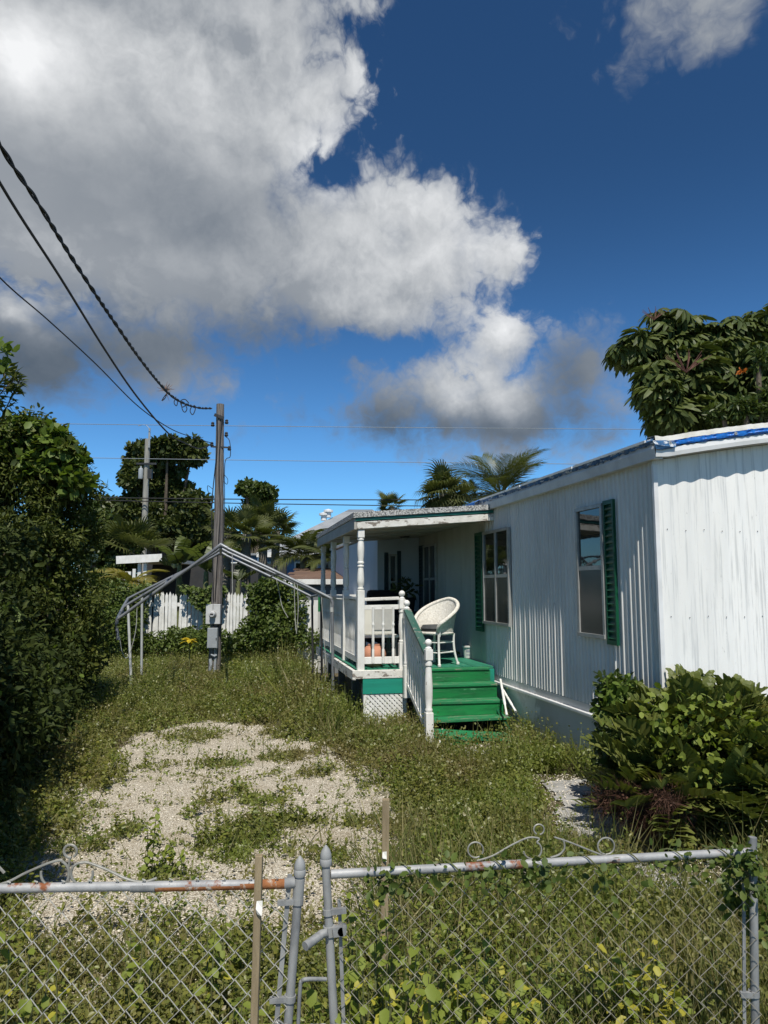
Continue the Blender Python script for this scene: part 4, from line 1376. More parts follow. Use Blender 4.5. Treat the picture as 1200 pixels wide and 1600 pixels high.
# plant stand with a dark leafy pot plant
fp = W(-0.42, 6.75, DZ)
pl = thing('potted_plant', 'dark leafy plant in a pot beside the armchair at the back of the porch', 'potted plant', fp)
fc = ORG[pl.name]
obj('pot', MB().lathe([(0.10, 0), (0.14, 0.26), (0.155, 0.26), (0.155, 0.30), (0.13, 0.30), (0.1, 0.22), (0, 0.22)], 18, (0, 0, 0.55)), 'dark_fabric', pl, at=fc, smooth=True)
obj('stand', MB().box(-.17, .17, -.17, .17, 0.50, 0.545).box(-.15, -.11, -.15, -.11, 0, .5).box(.11, .15, -.15, -.11, 0, .5).box(-.15, -.11, .11, .15, 0, .5).box(.11, .15, .11, .15, 0, .5), 'old_wood', pl, at=fc)
rg = np.random.default_rng(8)
pz, R_ = clump_leaves(rg, [(0, 0, 0.98, 0.2, 0.2, 0.18)], 90)
obj('foliage', scatter_mesh('foliage', [(T_oval(0.25), pz, R_, 0.09 + 0.05 * rg.random(90))]), 'dark_tree', pl, at=fc)
sp_ = obj('spade_plant_sprig', scatter_mesh('sprig', [(T_oval(0.2, 0.04, 0.1), np.tile(np.array([[0.0, 0, 0]]), (7, 1)) + rg.normal(size=(7, 3)) * [0.03, 0.02, 0], frames(unit(rg.normal(size=(7, 3)) * [0.9, 0.4, 0.3] + [0, 0, 0.5]), np.array([[0.1, -0.4, 0.8]] * 7)), 0.08 + 0.07 * rg.random(7))]),
          'broadleaf', at=G(722, 1024, DZ) + Vector((0, 0, .01)))
sp_.name = 'leaf_sprig'
tag(sp_, 'green leaves lying on the deck just left of the white bucket', 'leaves')

# ------------------------------------------------------------------ utility pole, meters, cables
PX, PY = -3.22, 13.7
pole = thing('utility_pole', 'weathered wooden utility pole carrying the meter boxes, behind the carport frame', 'utility pole', (PX, PY, 0))
pc = ORG[pole.name]
pts, rad = [], []
rg = np.random.default_rng(4)
for i in range(24):
    z = -0.1 + 5.45 * i / 23
    pts.append((0.02 * sin(z * 0.7), 0.0, z))
    rad.append(0.115 - 0.0075 * z + rg.normal() * 0.002)
obj('shaft', MB().tube(pts, rad, 14), 'old_wood', pole, at=pc)
mb = MB()
for a, zz in ((-0.11, 4.9), (0.10, 4.95), (-0.115, 4.5), (0.15, 4.42), (0.10, 4.7)):
    mb.lathe([(0.0, 0), (0.03, 0.0), (0.04, 0.025), (0.025, 0.045), (0.035, 0.065), (0.02, 0.085), (0, 0.09)], 10, (a * 1.3, -0.03, zz))
obj('insulator', mb, 'dark_metal', pole, at=pc, smooth=True)
obj('bracket', MB().bar((-0.16, -0.06, 4.49), (0.21, -0.06, 4.47), 0.02, 0.03), 'dark_metal', pole, at=pc)
obj('cable_clamp', MB().bar((-0.1, -0.09, 5.12), (0.08, -0.09, 5.05), 0.03, 0.06), 'dark_metal', pole, at=pc)
mb = MB()
mb.tube(smooth_path([(-0.04, -0.10, 5.1), (-0.03, -0.115, 4.4), (-0.10, -0.09, 3.4), (-0.06, -0.11, 2.4), (-0.02, -0.11, 1.5)], 6), 0.011, 6)
mb.tube(smooth_path([(0.05, -0.10, 5.0), (0.02, -0.115, 4.2), (0.06, -0.10, 3.2), (0.03, -0.11, 2.2), (0.01, -0.11, 1.5)], 6), 0.011, 6)
mb.tube(smooth_path([(0.11, -0.02, 4.7), (0.20, -0.05, 4.6), (0.22, -0.05, 4.3), (0.12, -0.06, 4.15), (0.13, -0.03, 3.2), (0.10, -0.05, 2.0)], 6), 0.008, 6)
mb.tube(smooth_path([(0.10, -0.05, 3.95), (0.18, -0.05, 3.85), (0.17, -0.05, 3.75), (0.11, -0.06, 3.8)], 5), 0.006, 6)
mb.tube(smooth_path([(-0.10, -0.05, 3.65), (-0.2, -0.06, 3.72), (-0.19, -0.05, 3.6), (-0.11, -0.06, 3.55)], 5), 0.006, 6)
obj('cable_run', mb, 'cable', pole, at=pc)
obj('conduit', MB().tube([(0.045, -0.13, -0.02), (0.045, -0.13, 0.62)], 0.026, 10), 'breaker_grey', pole, at=pc, smooth=True)
obj('strap', MB().tube([(-0.03, -0.14, 0.50), (0.05, -0.175, 0.47), (0.07, -0.14, 0.49)], 0.018, 8).tube([(-0.05, -0.12, 0.42), (-0.03, -0.13, 0.3), (-0.05, -0.12, 0.2)], 0.03, 8), 'breaker_grey', pole, at=pc)

mt = thing('electric_meter', 'light grey electric meter box with round glass dial on the wooden pole', 'electric meter', (PX, PY - 0.13, 1.07))
mc = ORG[mt.name]
obj('housing', MB().box(-0.135, 0.135, -0.085, 0.02, 0.0, 0.37), 'meter_grey', mt, at=mc, bevel=0.008)
obj('cover_seam', MB().box(-0.003, 0.003, -0.0895, -0.085, 0.27, 0.37), 'dark_metal', mt, at=mc)
obj('collar_ring', MB().lathe([(0.0, 0.0), (0.068, 0), (0.072, 0.012), (0.060, 0.03), (0.0, 0.03)], 22).mesh('ring'), 'frame_alu', mt, at=mc + Vector((0, -0.085, 0.185)), rot=(pi / 2, 0, 0))
obj('dial_glass', MB().lathe([(0.0, 0.03), (0.056, 0.03), (0.055, 0.08), (0.045, 0.095), (0.0, 0.10)], 22).mesh('dial', True), 'meter_grey', mt, at=mc + Vector((0, -0.085, 0.185)), rot=(pi / 2, 0, 0))
obj('dial_band', MB().box(-0.03, 0.03, -0.187, -0.184, 0.175, 0.20).box(-0.014, -0.008, -0.187, -0.184, 0.20, 0.22), 'dark_metal', mt, at=mc)
bk = thing('breaker_box', 'narrow grey breaker box below the electric meter on the pole', 'breaker box', (PX, PY - 0.13, 0.62))
bc_ = ORG[bk.name]
obj('housing', MB().box(-0.095, 0.095, -0.09, 0.02, 0.0, 0.38), 'breaker_grey', bk, at=bc_, bevel=0.006)
obj('door', MB().box(-0.088, 0.088, -0.099, -0.0905, 0.012, 0.365), 'breaker_grey', bk, at=bc_, bevel=0.003)
obj('nipple', MB().tube([(0, -0.04, 0.38), (0, -0.04, 0.45)], 0.022, 10), 'dark_metal', bk, at=bc_)
obj('hasp', MB().box(0.07, 0.085, -0.108, -0.0995, 0.16, 0.20), 'dark_metal', bk, at=bc_)


def cable(name, label, px, r, mat='cable', twist=0, d0=13.6, d1=5.0, extra=True, cat='cable'):
    n = len(px)
    p3 = []
    L = np.cumsum([0] + [math.hypot(px[i + 1][0] - px[i][0], px[i + 1][1] - px[i][1]) for i in range(n - 1)])
    for (x, y), l in zip(px, L):
        s_ = l / L[-1]
        p3.append(P(x, y, 1 / ((1 - s_) / d0 + s_ / d1)))
    if extra:
        d = (p3[-1] - p3[-2])
        p3.append(p3[-1] + d * 1.1 + Vector((0, 0, 0.15)))
        p3.append(p3[-1] + d * 1.5 + Vector((0, 0, 0.35)))
    path = smooth_path(p3, 24 if twist else 8)
    o = thing(name, label, cat, p3[0])
    if twist:
        dense = []
        for a, b_ in zip(path[:-1], path[1:]):
            m_ = max(1, int((b_ - a).length / 0.02))
            dense += [a.lerp(b_, i / m_) for i in range(m_)]
        for k_ in range(2):
            q = []
            for i, p in enumerate(dense):
                a = i * 0.02 * 2 * pi / 0.32 + k_ * pi
                d = (dense[min(i + 1, len(dense) - 1)] - dense[max(0, i - 1)]).normalized()
                u = d.cross(Vector((0, 0, 1))).normalized()
                v_ = u.cross(d)
                q.append(p + (u * cos(a) + v_ * sin(a)) * r * 0.75)
            obj('strand', MB().tube(q, r * 0.8, 6), mat, o)
    else:
        obj('strand', MB().tube(path, r, 6), mat, o)
    return o, path


cb, path = cable('service_cable', 'thick twisted black service cable from the pole top, highest of three on the left', [(330, 638), (310, 637), (285, 629), (262, 613), (225, 569), (180, 505), (120, 415), (60, 318), (0, 226)], 0.015, twist=1)
mb = MB()
for (x, y), lst in (((300, 634), [(0, 0), (-3, 8), (1, 14), (5, 6), (4, -1)]), ((283, 628), [(0, 0), (2, 12), (6, 16), (9, 10), (4, 0)]), ((275, 620), [(0, 0), (-3, 9), (1, 14), (3, 4)]), ((291, 632), [(0, 0), (-6, 4), (-9, -5), (-2, -8), (4, -2)]), ((262, 612), [(0, 0), (-4, 10), (-9, 14), (-4, 6), (0, 2)])):
    mb.tube(smooth_path([P(x + a, y + b_, 13.0) for a, b_ in lst], 5), 0.009, 6)
obj('loop', mb, 'cable', cb)
# bundle of twine and dry grass caught on the cable
bq = P(259, 610, 12.6)
tw = thing('twine_tuft', 'tuft of brown twine tangled on the twisted black service cable', 'twine', bq)
rg = np.random.default_rng(15)
mb = MB()
for i in range(16):
    d = Vector(rg.normal(size=3) * [0.6, 0.3, 1.0])
    d.normalize()
    mb.tube([bq - d * 0.03, bq + d * 0.06, bq + d * (0.1 + 0.1 * rg.random()) + Vector((0.02, 0, 0.0))], [0.008, 0.007, 0.002], 5)
obj('fibres', mb, 'ant_rust', tw)
cable('service_cable', 'plain black cable swooping low to the pole, middle of three on the left', [(330, 694), (312, 701), (288, 692), (262, 676), (215, 621), (165, 548), (95, 435), (0, 286)], 0.012)
cable('service_cable', 'thinner black cable, lowest of the three running in from the left', [(330, 692), (300, 683), (265, 669), (215, 634), (150, 569), (75, 500), (0, 434)], 0.008, d1=7.0)

# distant pole and wires
FY = 30.0
fp_ = P(223, 900, FY)
fpole = thing('utility_pole', 'distant slim utility pole with transformer hardware in front of the dark tree', 'utility pole', (fp_.x, FY, 0))
fc = ORG[fpole.name]
ztop = P(223, 686, FY).z
obj('shaft', MB().tube([(0, 0, -0.1), (0, 0, ztop * 0.5), (0, 0, ztop)], [0.15, 0.13, 0.11], 10), 'far_wood', fpole, at=fc, smooth=True)
obj('mast', MB().tube([(0.10, -0.1, ztop - 0.4), (0.10, -0.1, ztop + 0.45)], 0.045, 8).tube(smooth_path([(0.10, -0.1, ztop + 0.42), (-0.1, -0.1, ztop + 0.6), (-0.4, -0.1, ztop + 0.55)], 5), 0.012, 6), 'frame_alu', fpole, at=fc)
obj('transformer', MB().lathe([(0.0, 0), (0.09, 0), (0.10, 0.04), (0.10, 0.40), (0.08, 0.45), (0.04, 0.47), (0.03, 0.55), (0, 0.55)], 14, (-0.2, -0.12, ztop - 1.75)), 'breaker_grey', fpole, at=fc, smooth=True)
obj('bracket', MB().bar((-0.4, -0.12, ztop - 1.1), (0.45, -0.12, ztop - 1.1), 0.06, 0.08), 'dark_metal', fpole, at=fc)
obj('fuse_box', MB().box(0.12, 0.3, -0.25, -0.1, ztop - 1.75, ztop - 1.35), 'dark_metal', fpole, at=fc)
for i, (a, b_, r, m_, lb) in enumerate((((-60, 660), (1260, 672), 0.013, 'thin_wire', 'pale overhead wire crossing the sky, the upper of two pale ones'),
                                       ((-60, 712), (1260, 728), 0.013, 'thin_wire', 'pale overhead wire crossing the sky, the lower of two pale ones'),
                                       ((60, 776), (800, 781), 0.022, 'cable', 'dark overhead wire behind the pole, the upper of two dark ones'),
                                       ((60, 779), (800, 792), 0.020, 'cable', 'dark overhead wire behind the pole, the lower of two dark ones'))):
    p0, p1 = P(a[0], a[1], FY - 0.3), P(b_[0], b_[1], FY - 0.3)
    mid = p0.lerp(p1, 0.45)
    mid.z -= 0.1
    o = obj('overhead_wire', MB().tube(curve_pts(p0, mid, p1, 16), r, 6), m_)
    tag(o, lb, 'wire')

# ------------------------------------------------------------------ carport frame
def gp(x, y, Y):
    return P(x, y, Y)


cf = thing('carport_frame', 'bare grey tubular carport frame with one sagging corner standing in the weeds', 'carport frame', (-2.7, 12.0, 0))
AY = (10.6, 11.8, 13.0)
ARCH_PX = (((183, 968), (345, 852), (518, 935)), ((192, 949), (345, 858), (501, 929)), ((200, 935), (345, 864), (487, 932)))


def arch(i):
    return tuple(P(x, y, AY[i]) for x, y in ARCH_PX[i])


for i in range(3):
    l, a, r_ = arch(i)
    ra = smooth_path([a.lerp(r_, -0.0), a.lerp(r_, .1), a.lerp(r_, .9), r_ + Vector((0, 0, -0.03)), r_ + Vector((0.012, 0, -0.16))], 5)
    la = smooth_path([a, a.lerp(l, .1), a.lerp(l, .9), l + Vector((0, 0, -0.03)), l + Vector((0.03, 0, -0.30 if i == 0 else -0.12))], 5)
    obj('rafter', MB().tube(ra, 0.024, 10), 'carport_pipe', cf, smooth=True)
    obj('rafter', MB().tube(la, 0.024, 10), 'carport_pipe', cf, smooth=True)
    obj('ridge_joint', MB().tube([a.lerp(l, .06) + Vector((0, 0, 0.002)), a + Vector((0, 0, 0.012)), a.lerp(r_, .06) + Vector((0, 0, 0.002))], 0.029, 10), 'carport_pipe', cf, smooth=True)
    foot = Vector((r_.x + 0.04, r_.y, -0.03))
    obj('leg', MB().tube([r_ + Vector((0.01, 0, -0.13)), foot], 0.024 if i == 0 else 0.02, 10), 'carport_pipe' if i == 0 else 'dark_metal', cf, smooth=True)
obj('leg', MB().tube([P(200, 946, 11.8), P(206, 1090, 11.6)], 0.022, 10), 'carport_leg', cf, smooth=True)
obj('leg', MB().tube([P(222, 930, 12.9), P(221, 1070, 12.9)], 0.022, 10), 'carport_leg', cf, smooth=True)
for k_ in (0, 2):
    pts = [arch(i)[k_] for i in range(3)]
    obj('eave_tube', MB().tube(pts, 0.022, 10), 'carport_pipe', cf, smooth=True)
obj('ridge_tube', MB().tube([arch(i)[1] - Vector((0, 0, .03)) for i in range(3)], 0.022, 10), 'carport_pipe', cf, smooth=True)
for i in (0, 1):
    l, a, r_ = arch(i)
    l2, a2_, r2 = arch(i + 1)
    obj('purlin', MB().tube([a.lerp(r_, .55), a2_.lerp(r2, .55)], 0.016, 8), 'carport_pipe', cf)
    obj('purlin', MB().tube([a.lerp(l, .55), a2_.lerp(l2, .55)], 0.016, 8), 'carport_pipe', cf)
mb = MB()
for pts in ([(187, 995), (190, 1015), (196, 1028), (203, 1020), (212, 985), (214, 950)], [(363, 865), (363, 900), (363.5, 955), (364, 990)], [(432, 905), (436, 925), (441, 948), (450, 965)], [(461, 905), (460, 925), (462, 985)], [(464, 905), (466, 950), (463, 990)], [(502, 930), (505, 980), (509, 1040), (507, 1075)]):
    mb.tube(smooth_path([P(x, y, 11.3) for x, y in pts], 5), 0.006, 5)
obj('tie_cord', mb, 'cord', cf)
obj('clamp', MB().lathe([(0, 0), (0.03, 0), (0.03, 0.07), (0, 0.07)], 10, tuple(arch(0)[2] + Vector((-0.18, 0.05, 0.02)))), 'carport_leg', cf)
obj('clamp', MB().lathe([(0, 0), (0.03, 0), (0.03, 0.07), (0, 0.07)], 10, tuple(arch(0)[2] + Vector((0.005, 0, -0.2)))), 'carport_leg', cf)

# ------------------------------------------------------------------ picket fence with creeper
PFY = 17.6
pf_ = thing('picket_fence', 'white picket fence half buried in creeper behind the carport', 'fence', P(280, 1010, PFY))
x0_, x1_ = P(120, 950, PFY).x, P(395, 950, PFY).x
pk = MB()
pk.add([(-.034, 0, 0), (.034, 0, 0), (.034, 0, 1.58), (0, 0, 1.66), (-.034, 0, 1.58), (-.034, .018, 0), (.034, .018, 0), (.034, .018, 1.58), (0, .018, 1.66), (-.034, .018, 1.58)],
       [(0, 1, 2, 3, 4), (9, 8, 7, 6, 5), (0, 5, 6, 1), (1, 6, 7, 2), (2, 7, 8, 3), (3, 8, 9, 4), (4, 9, 5, 0)])
pkm = pk.mesh('picket')
pkm.materials.append(M['picket'])
x = x0_
rnd = random.Random(5)
while x < x1_:
    obj('picket', pkm, None, pf_, at=(x, PFY + rnd.uniform(-.01, .01), -0.03), rot=(0, rnd.uniform(-.02, .02), 0), scale=(1, 1, rnd.uniform(0.98, 1.02)))
    x += 0.079
for z in (0.4, 1.3):
    obj('fence_rail', MB().box(x0_, x1_, PFY + 0.035, PFY + 0.075, z, z + 0.09), 'picket', pf_)


def veg(name, label, cat, loc, parts, group=None, trunk=None, foliage='foliage', kind=None):
    """plant with its leaf meshes (world coordinates) and optional trunk MB"""
    o = thing(name, label, cat, loc, group=group, kind=kind)
    if trunk is not None:
        obj('trunk' if cat in ('tree', 'palm') else 'stem', trunk[0], trunk[1], o, smooth=True)
    for mesh, mat in parts:
        obj(foliage, mesh, mat, o)
    return o


def shrub_mesh(seed, clumps, n, tmpl, size, **k):
    rg = np.random.default_rng(seed)
    p, R_ = clump_leaves(rg, clumps, n, **k)
    return scatter_mesh('foliage', [(tmpl, p, R_, size * (0.6 + 0.8 * rg.random(n)))])


def px_clumps(Y, lst, dep=0.9, jitter=0.15, seed=1):
    """(px,py,rpx[,rpy]) -> ellipsoids at distance Y"""
    rg = np.random.default_rng(seed)
    out = []
    for e in lst:
        x, y, rx = e[:3]
        ry = e[3] if len(e) > 3 else rx
        yy = Y + rg.normal() * jitter * Y * 0.1
        p = P(x, y, yy)
        k = yy / 1115.0
        out.append((p.x, p.y, p.z, rx * k, min(rx, ry) * k * dep, ry * k))
    return out


# creeper over the picket fence: irregular curtains
rg = np.random.default_rng(21)
n = 16000
px = rg.uniform(130, 400, n)
py = rg.uniform(905, 1010, n)
cov = fbm(px / 34.0, py / 26.0, 31, 4)
hole = np.exp(-((px - 248) / 30) ** 2 - ((py - 968) / 30) ** 2) + np.exp(-((px - 285) / 26) ** 2 - ((py - 960) / 25) ** 2) + 0.8 * np.exp(-((px - 312) / 9) ** 2 - ((py - 982) / 12) ** 2) + np.exp(-((px - 366) / 26) ** 2 - ((py - 962) / 32) ** 2) + .55 * np.exp(-((px - 260) / 40) ** 2 - ((py - 932) / 5) ** 2) + .45 * np.exp(-((px - 365) / 30) ** 2 - ((py - 933) / 5) ** 2)
top = 908 + 14 * fbm(px / 18.0, px * 0 + 3, 7, 3)
keep = (cov - hole * 0.55 > 0.33) & (py > top) & (py < 1012)
px, py = px[keep], py[keep]
pos = np.array([tuple(P(a, b_, PFY - 0.06)) for a, b_ in zip(px, py)])
pos[:, 1] -= rg.random(len(pos)) ** 1.5 * 0.35 * (0.4 + fbm(px / 20., py / 20., 9))
nrm = unit(rg.normal(size=(len(pos), 3)) * 0.5 + [0, -0.8, 0.5])
ax = unit(rg.normal(size=(len(pos), 3)) * [1, 0.5, 0.6] + [0, -0.2, -0.5])
o = veg('creeper', 'green creeper draped over the white picket fence', 'creeper', P(270, 1010, PFY), [(scatter_mesh('foliage', [(T_diamond(0.34), pos, frames(ax, nrm), 0.065 + 0.05 * rg.random(len(pos)))]), 'vine')])

# shrub right of the pole, in front of the fence
veg('bush', 'leafy bush beside the pole growing up to the carport eave', 'bush', P(415, 1010, 15.6), [(shrub_mesh(22, px_clumps(15.8, [(412, 988, 40, 32), (430, 950, 40, 38), (395, 1000, 34, 18), (445, 985, 30, 35), (412, 930, 26, 20), (455, 945, 22, 30), (425, 915, 25, 14)]), 9000, T_diamond(0.33), 0.085), 'vine')])
veg('bush', 'low dark weeds banked along the foot of the picket fence', 'bush', P(280, 1012, 16.8), [(shrub_mesh(23, px_clumps(16.6, [(240, 1005, 45, 18), (300, 1003, 45, 16), (345, 1005, 30, 18), (185, 985, 35, 40), (160, 955, 30, 45), (180, 930, 28, 25)]), 8000, T_diamond(0.3), 0.08), 'vine')])
# yellow-leaved plant
yp = P(297, 1018, 14.4)
yl = thing('yellow_plant', 'small plant with a tuft of bright yellow leaves left of the pole', 'plant', (yp.x, 14.4, 0))
rg = np.random.default_rng(6)
top_ = P(296, 1002, 14.4)
obj('stem', MB().tube([(yp.x, 14.4, -0.03), (top_.x, 14.4, top_.z)], 0.012, 6), 'stem', yl)
lm = scatter_mesh('leaf', [(T_oval(0.22, 0.04, 0.2), np.zeros((1, 3)), np.eye(3)[None], 1.0)])
lm.materials.append(M['petal_yellow'])
lm2 = lm.copy()
lm2.materials.clear()
lm2.materials.append(M['broadleaf'])
for i in range(16):
    a = i * 2.4
    e = (0.35 if i % 2 else -0.1)
    obj('leaf', lm if i < 12 else lm2, None, yl, at=top_ + Vector((0, 0, 0.01 * (i % 5) - (0.12 if i >= 12 else 0))), rot=(e, 0, a), scale=0.17 + 0.06 * rg.random())

# ------------------------------------------------------------------ neighbouring buildings
def bbox(name, x0, x1, y0, y1, z0, z1, mat, par, **k):
    return obj(name, MB().box(x0, x1, y0, y1, z0, z1), mat, par, **k)


# white flat-roofed carport next door
q0, q1 = P(182, 880, 22), P(258, 868, 22)
sh = thing('neighbour_carport', 'neighbouring flat carport roof with bright white fascia behind the creeper', 'carport', (q0.x, 22, 0))
v0, v1 = P(182, 869, 22.0), P(258, 866, 22.4)
obj('fascia', MB().bar((v0.x, 22, v0.z - 0.12), (v1.x, 22.1, v1.z - 0.12), 0.05, 0.24), 'white_paint', sh)
bbox('roof', v0.x, v1.x, 22.15, 26, v0.z - 0.14, v0.z - 0.02, 'roof_coat', sh)
for x in (v0.x + 0.6, v0.x + 0.78):
    bbox('post', x, x + 0.1, 22.2, 22.3, 0, v0.z - 0.145, 'white_paint', sh)
bbox('back_wall', v0.x - 0.3, v1.x + 3.4, 25.5, 25.7, 0, 2.62, 'shade_void', sh)  # dark sheet whose colour stands in for the shaded carport interior
a_ = P(190, 893, 21.5)
bbox('white_board', a_.x, a_.x + 0.28, 21.5, 21.55, 0.0, a_.z, 'white_paint', sh)
bbox('white_board', a_.x + 0.33, a_.x + 0.42, 21.5, 21.55, 0.0, a_.z + 0.08, 'white_paint', sh)

# blue house with grey hip roof
HY = 27.0
hx0, hx1 = P(333, 900, HY).x, P(640, 900, HY).x
hz = P(450, 868, HY).z
bh = thing('blue_house', 'blue house with grey hip roof behind the palms', 'house', (hx0, HY, 0))
bbox('wall', hx0, hx1, HY, HY + 8, 0, hz, 'house_blue', bh)
pkx, pkz = P(545, 796, HY + 3).x, P(545, 796, HY + 3).z
ex0 = P(405, 866, HY).x
v = [(ex0, HY - 0.4, hz + 0.05), (hx1 + 1.2, HY - 0.4, hz + 0.05), (hx1 + 1.2, HY + 8.4, hz + 0.05), (ex0, HY + 8.4, hz + 0.05), (pkx, HY + 3, pkz), (pkx + 1.0, HY + 3, pkz)]
obj('roof', MB().add(v, [(0, 1, 5, 4), (1, 2, 5), (2, 3, 4, 5), (3, 0, 4), (0, 3, 2, 1)]), 'roof_grey', bh)
bbox('fascia', ex0 - 0.02, hx1 + 1.2, HY - 0.46, HY - 0.405, hz - 0.08, hz + 0.10, 'white_paint', bh)
bbox('flat_roof', hx0 - 0.2, ex0 - 0.05, HY - 0.2, HY + 6, hz + 0.002, hz + 0.08, 'roof_grey', bh)
vt = MB().lathe([(0.0, 0), (0.12, 0), (0.12, 0.2), (0.2, 0.22), (0.2, 0.3), (0.0, 0.36)], 14)
vm = vt.mesh('roof_vent')
vm.materials.append(M['white_metal'])
for (x, y) in ((506, 806), (513, 801)):
    q = P(x, y, HY + 2.2)
    obj('roof_vent', vm, None, bh, at=(q.x, q.y, q.z - 0.2))
for wx in (345, 392, 460, 577):
    q = P(wx, 890, HY)
    wn = obj('window', MB().box(q.x, q.x + 0.9, HY - 0.04, HY - 0.002, q.z - 0.75, q.z + 0.3), 'white_paint', bh)
    obj('pane', MB().box(q.x + 0.06, q.x + 0.84, HY - 0.05, HY - 0.041, q.z - 0.69, q.z + 0.24), 'glass', wn, at=ORG[wn.name])
bbox('ledge', P(362, 898, 26.8).x, P(385, 898, 26.8).x, 26.8, 26.95, P(362, 899, 26.8).z, P(362, 896, 26.8).z, 'white_paint', bh)

# brown-roofed lean-to
BY = 16.5
b0, b1 = P(440, 912, BY), P(640, 912, BY)
fz = P(500, 909, BY).z
lt = thing('lean_to', 'low outbuilding with brown board roof and white fascia left of the porch', 'shed', (b0.x, BY, 0))
rzb = P(500, 889, BY + 2.4).z
for i in range(7):
    s0, s1 = i / 7, (i + 1) / 7
    y0_, y1_ = BY - 0.06 + 2.5 * s0, BY - 0.06 + 2.5 * s1 - 0.006
    z0_, z1_ = fz + 0.05 + (rzb - fz - .05) * s0, fz + 0.05 + (rzb - fz - .05) * s1
    j_ = 0.10 * (i % 3)
    obj('roof_board', MB().add([(b0.x + j_, y0_, z0_), (b1.x, y0_, z0_), (b1.x, y1_, z1_), (b0.x + j_, y1_, z1_), (b0.x + j_, y0_, z0_ + .025), (b1.x, y0_, z0_ + .025), (b1.x, y1_, z1_ + .025), (b0.x + j_, y1_, z1_ + .025)],
                               [(0, 3, 2, 1), (4, 5, 6, 7), (0, 1, 5, 4), (1, 2, 6, 5), (2, 3, 7, 6), (3, 0, 4, 7)]), 'roof_brown', lt)
bbox('fascia', b0.x - 0.02, b1.x, BY - 0.12, BY - 0.065, fz - 0.06, fz + 0.06, 'white_paint', lt)
bbox('wall', b0.x + 0.5, b1.x, BY + 0.05, BY + 0.15, 0, fz + 0.0, 'grey_wall', lt)
bbox('rear_wall', b0.x + 0.5, b1.x, BY + 2.2, BY + 2.3, 0, rzb - 0.1, 'grey_wall', lt)
wx = P(596, 930, BY).x
bbox('door_shade_panel', wx - 0.4, wx + 0.3, BY + 0.03, BY + 0.048, 0.2, fz - 0.35, 'shade_void', lt)  # thin dark slab on the wall, shade of a doorway painted in
# white garden wall with peeling paint in front of the lean-to
ww = thing('garden_wall', 'low white painted wall with green end stripe beside the bush', 'wall', P(490, 1005, 15.2))
w0, w1 = P(466, 935, 15.2), P(640, 935, 15.2)
obj('wall_face', MB().box(w0.x, P(497, 935, 15.2).x, 15.2, 15.35, -0.05, P(470, 938, 15.2).z), 'white_wall', ww)
gx0 = P(497, 935, 15.2).x
obj('green_stripe', MB().box(gx0 + 0.003, gx0 + 0.14, 15.18, 15.34, 1.25, P(470, 932, 15.2).z), 'green_step', ww)
obj('pillar', MB().box(gx0 + 0.003, gx0 + 0.14, 15.18, 15.34, -0.05, 1.247), 'grey_panel', ww)
obj('cap_rail', MB().box(gx0 + 0.15, w1.x, 15.14, 15.3, P(520, 936, 15.2).z, P(520, 929, 15.2).z), 'white_paint', ww)
obj('shade_panel', MB().box(gx0 + 0.15, w1.x, 15.2, 15.26, -0.05, P(520, 936, 15.2).z - 0.002), 'grey_wall', ww)

veg('creeper', 'creeper spilling over the white garden wall beside the bush', 'creeper', P(480, 1008, 15), [(shrub_mesh(24, px_clumps(14.9, [(470, 950, 10, 28), (478, 995, 26, 16), (466, 975, 12, 30), (490, 1005, 24, 12)]), 800, T_diamond(0.33), 0.08), 'vine')])
# ------------------------------------------------------------------ trees
def trunk_mb(base, tops, r0, r1=0.04):
    mb = MB()
    base = Vector(base)
    for tp in tops:
        tp = Vector(tp)
        mid = base.lerp(tp, 0.45) + Vector((0, 0, 0.12 * (tp - base).length))
        mb.tube(curve_pts(base, mid, tp, 7), list(np.linspace(r0, r1, 8)), 8)
    return mb


def px_tree(name, label, Y, lst, n, tmpl, size, mat, seed, base_px, r0=0.25, group=None, extra=None):
    cl = px_clumps(Y, lst, seed=seed)
    tb = P(base_px, 900, Y)
    tr = trunk_mb((tb.x, Y, -0.1), [(c_[0], c_[1], c_[2]) for c_ in cl[:7]], r0)
    # every lobe is itself broken into smaller tufts so the outline is ragged and sky shows through
    rg = np.random.default_rng(seed)
    sub = []
    for c_ in cl:
        k = 16
        d = rdir(rg, k)
        for q in d:
            s_ = rg.uniform(0.26, 0.46)
            rr_ = rg.uniform(0.35, 0.85)
            sub.append((c_[0] + q[0] * c_[3] * rr_, c_[1] + q[1] * c_[4] * rr_, c_[2] + q[2] * c_[5] * rr_, c_[3] * s_ * 1.15, c_[4] * s_, c_[5] * s_ * 0.8))
    o = thing(name, label, 'tree', (tb.x, Y, 0), group=group)
    obj('trunk', tr, 'bark', o, smooth=True)
    obj('crown', shrub_mesh(seed, sub, n, tmpl, size, shell=0.8), mat, o)
    return o


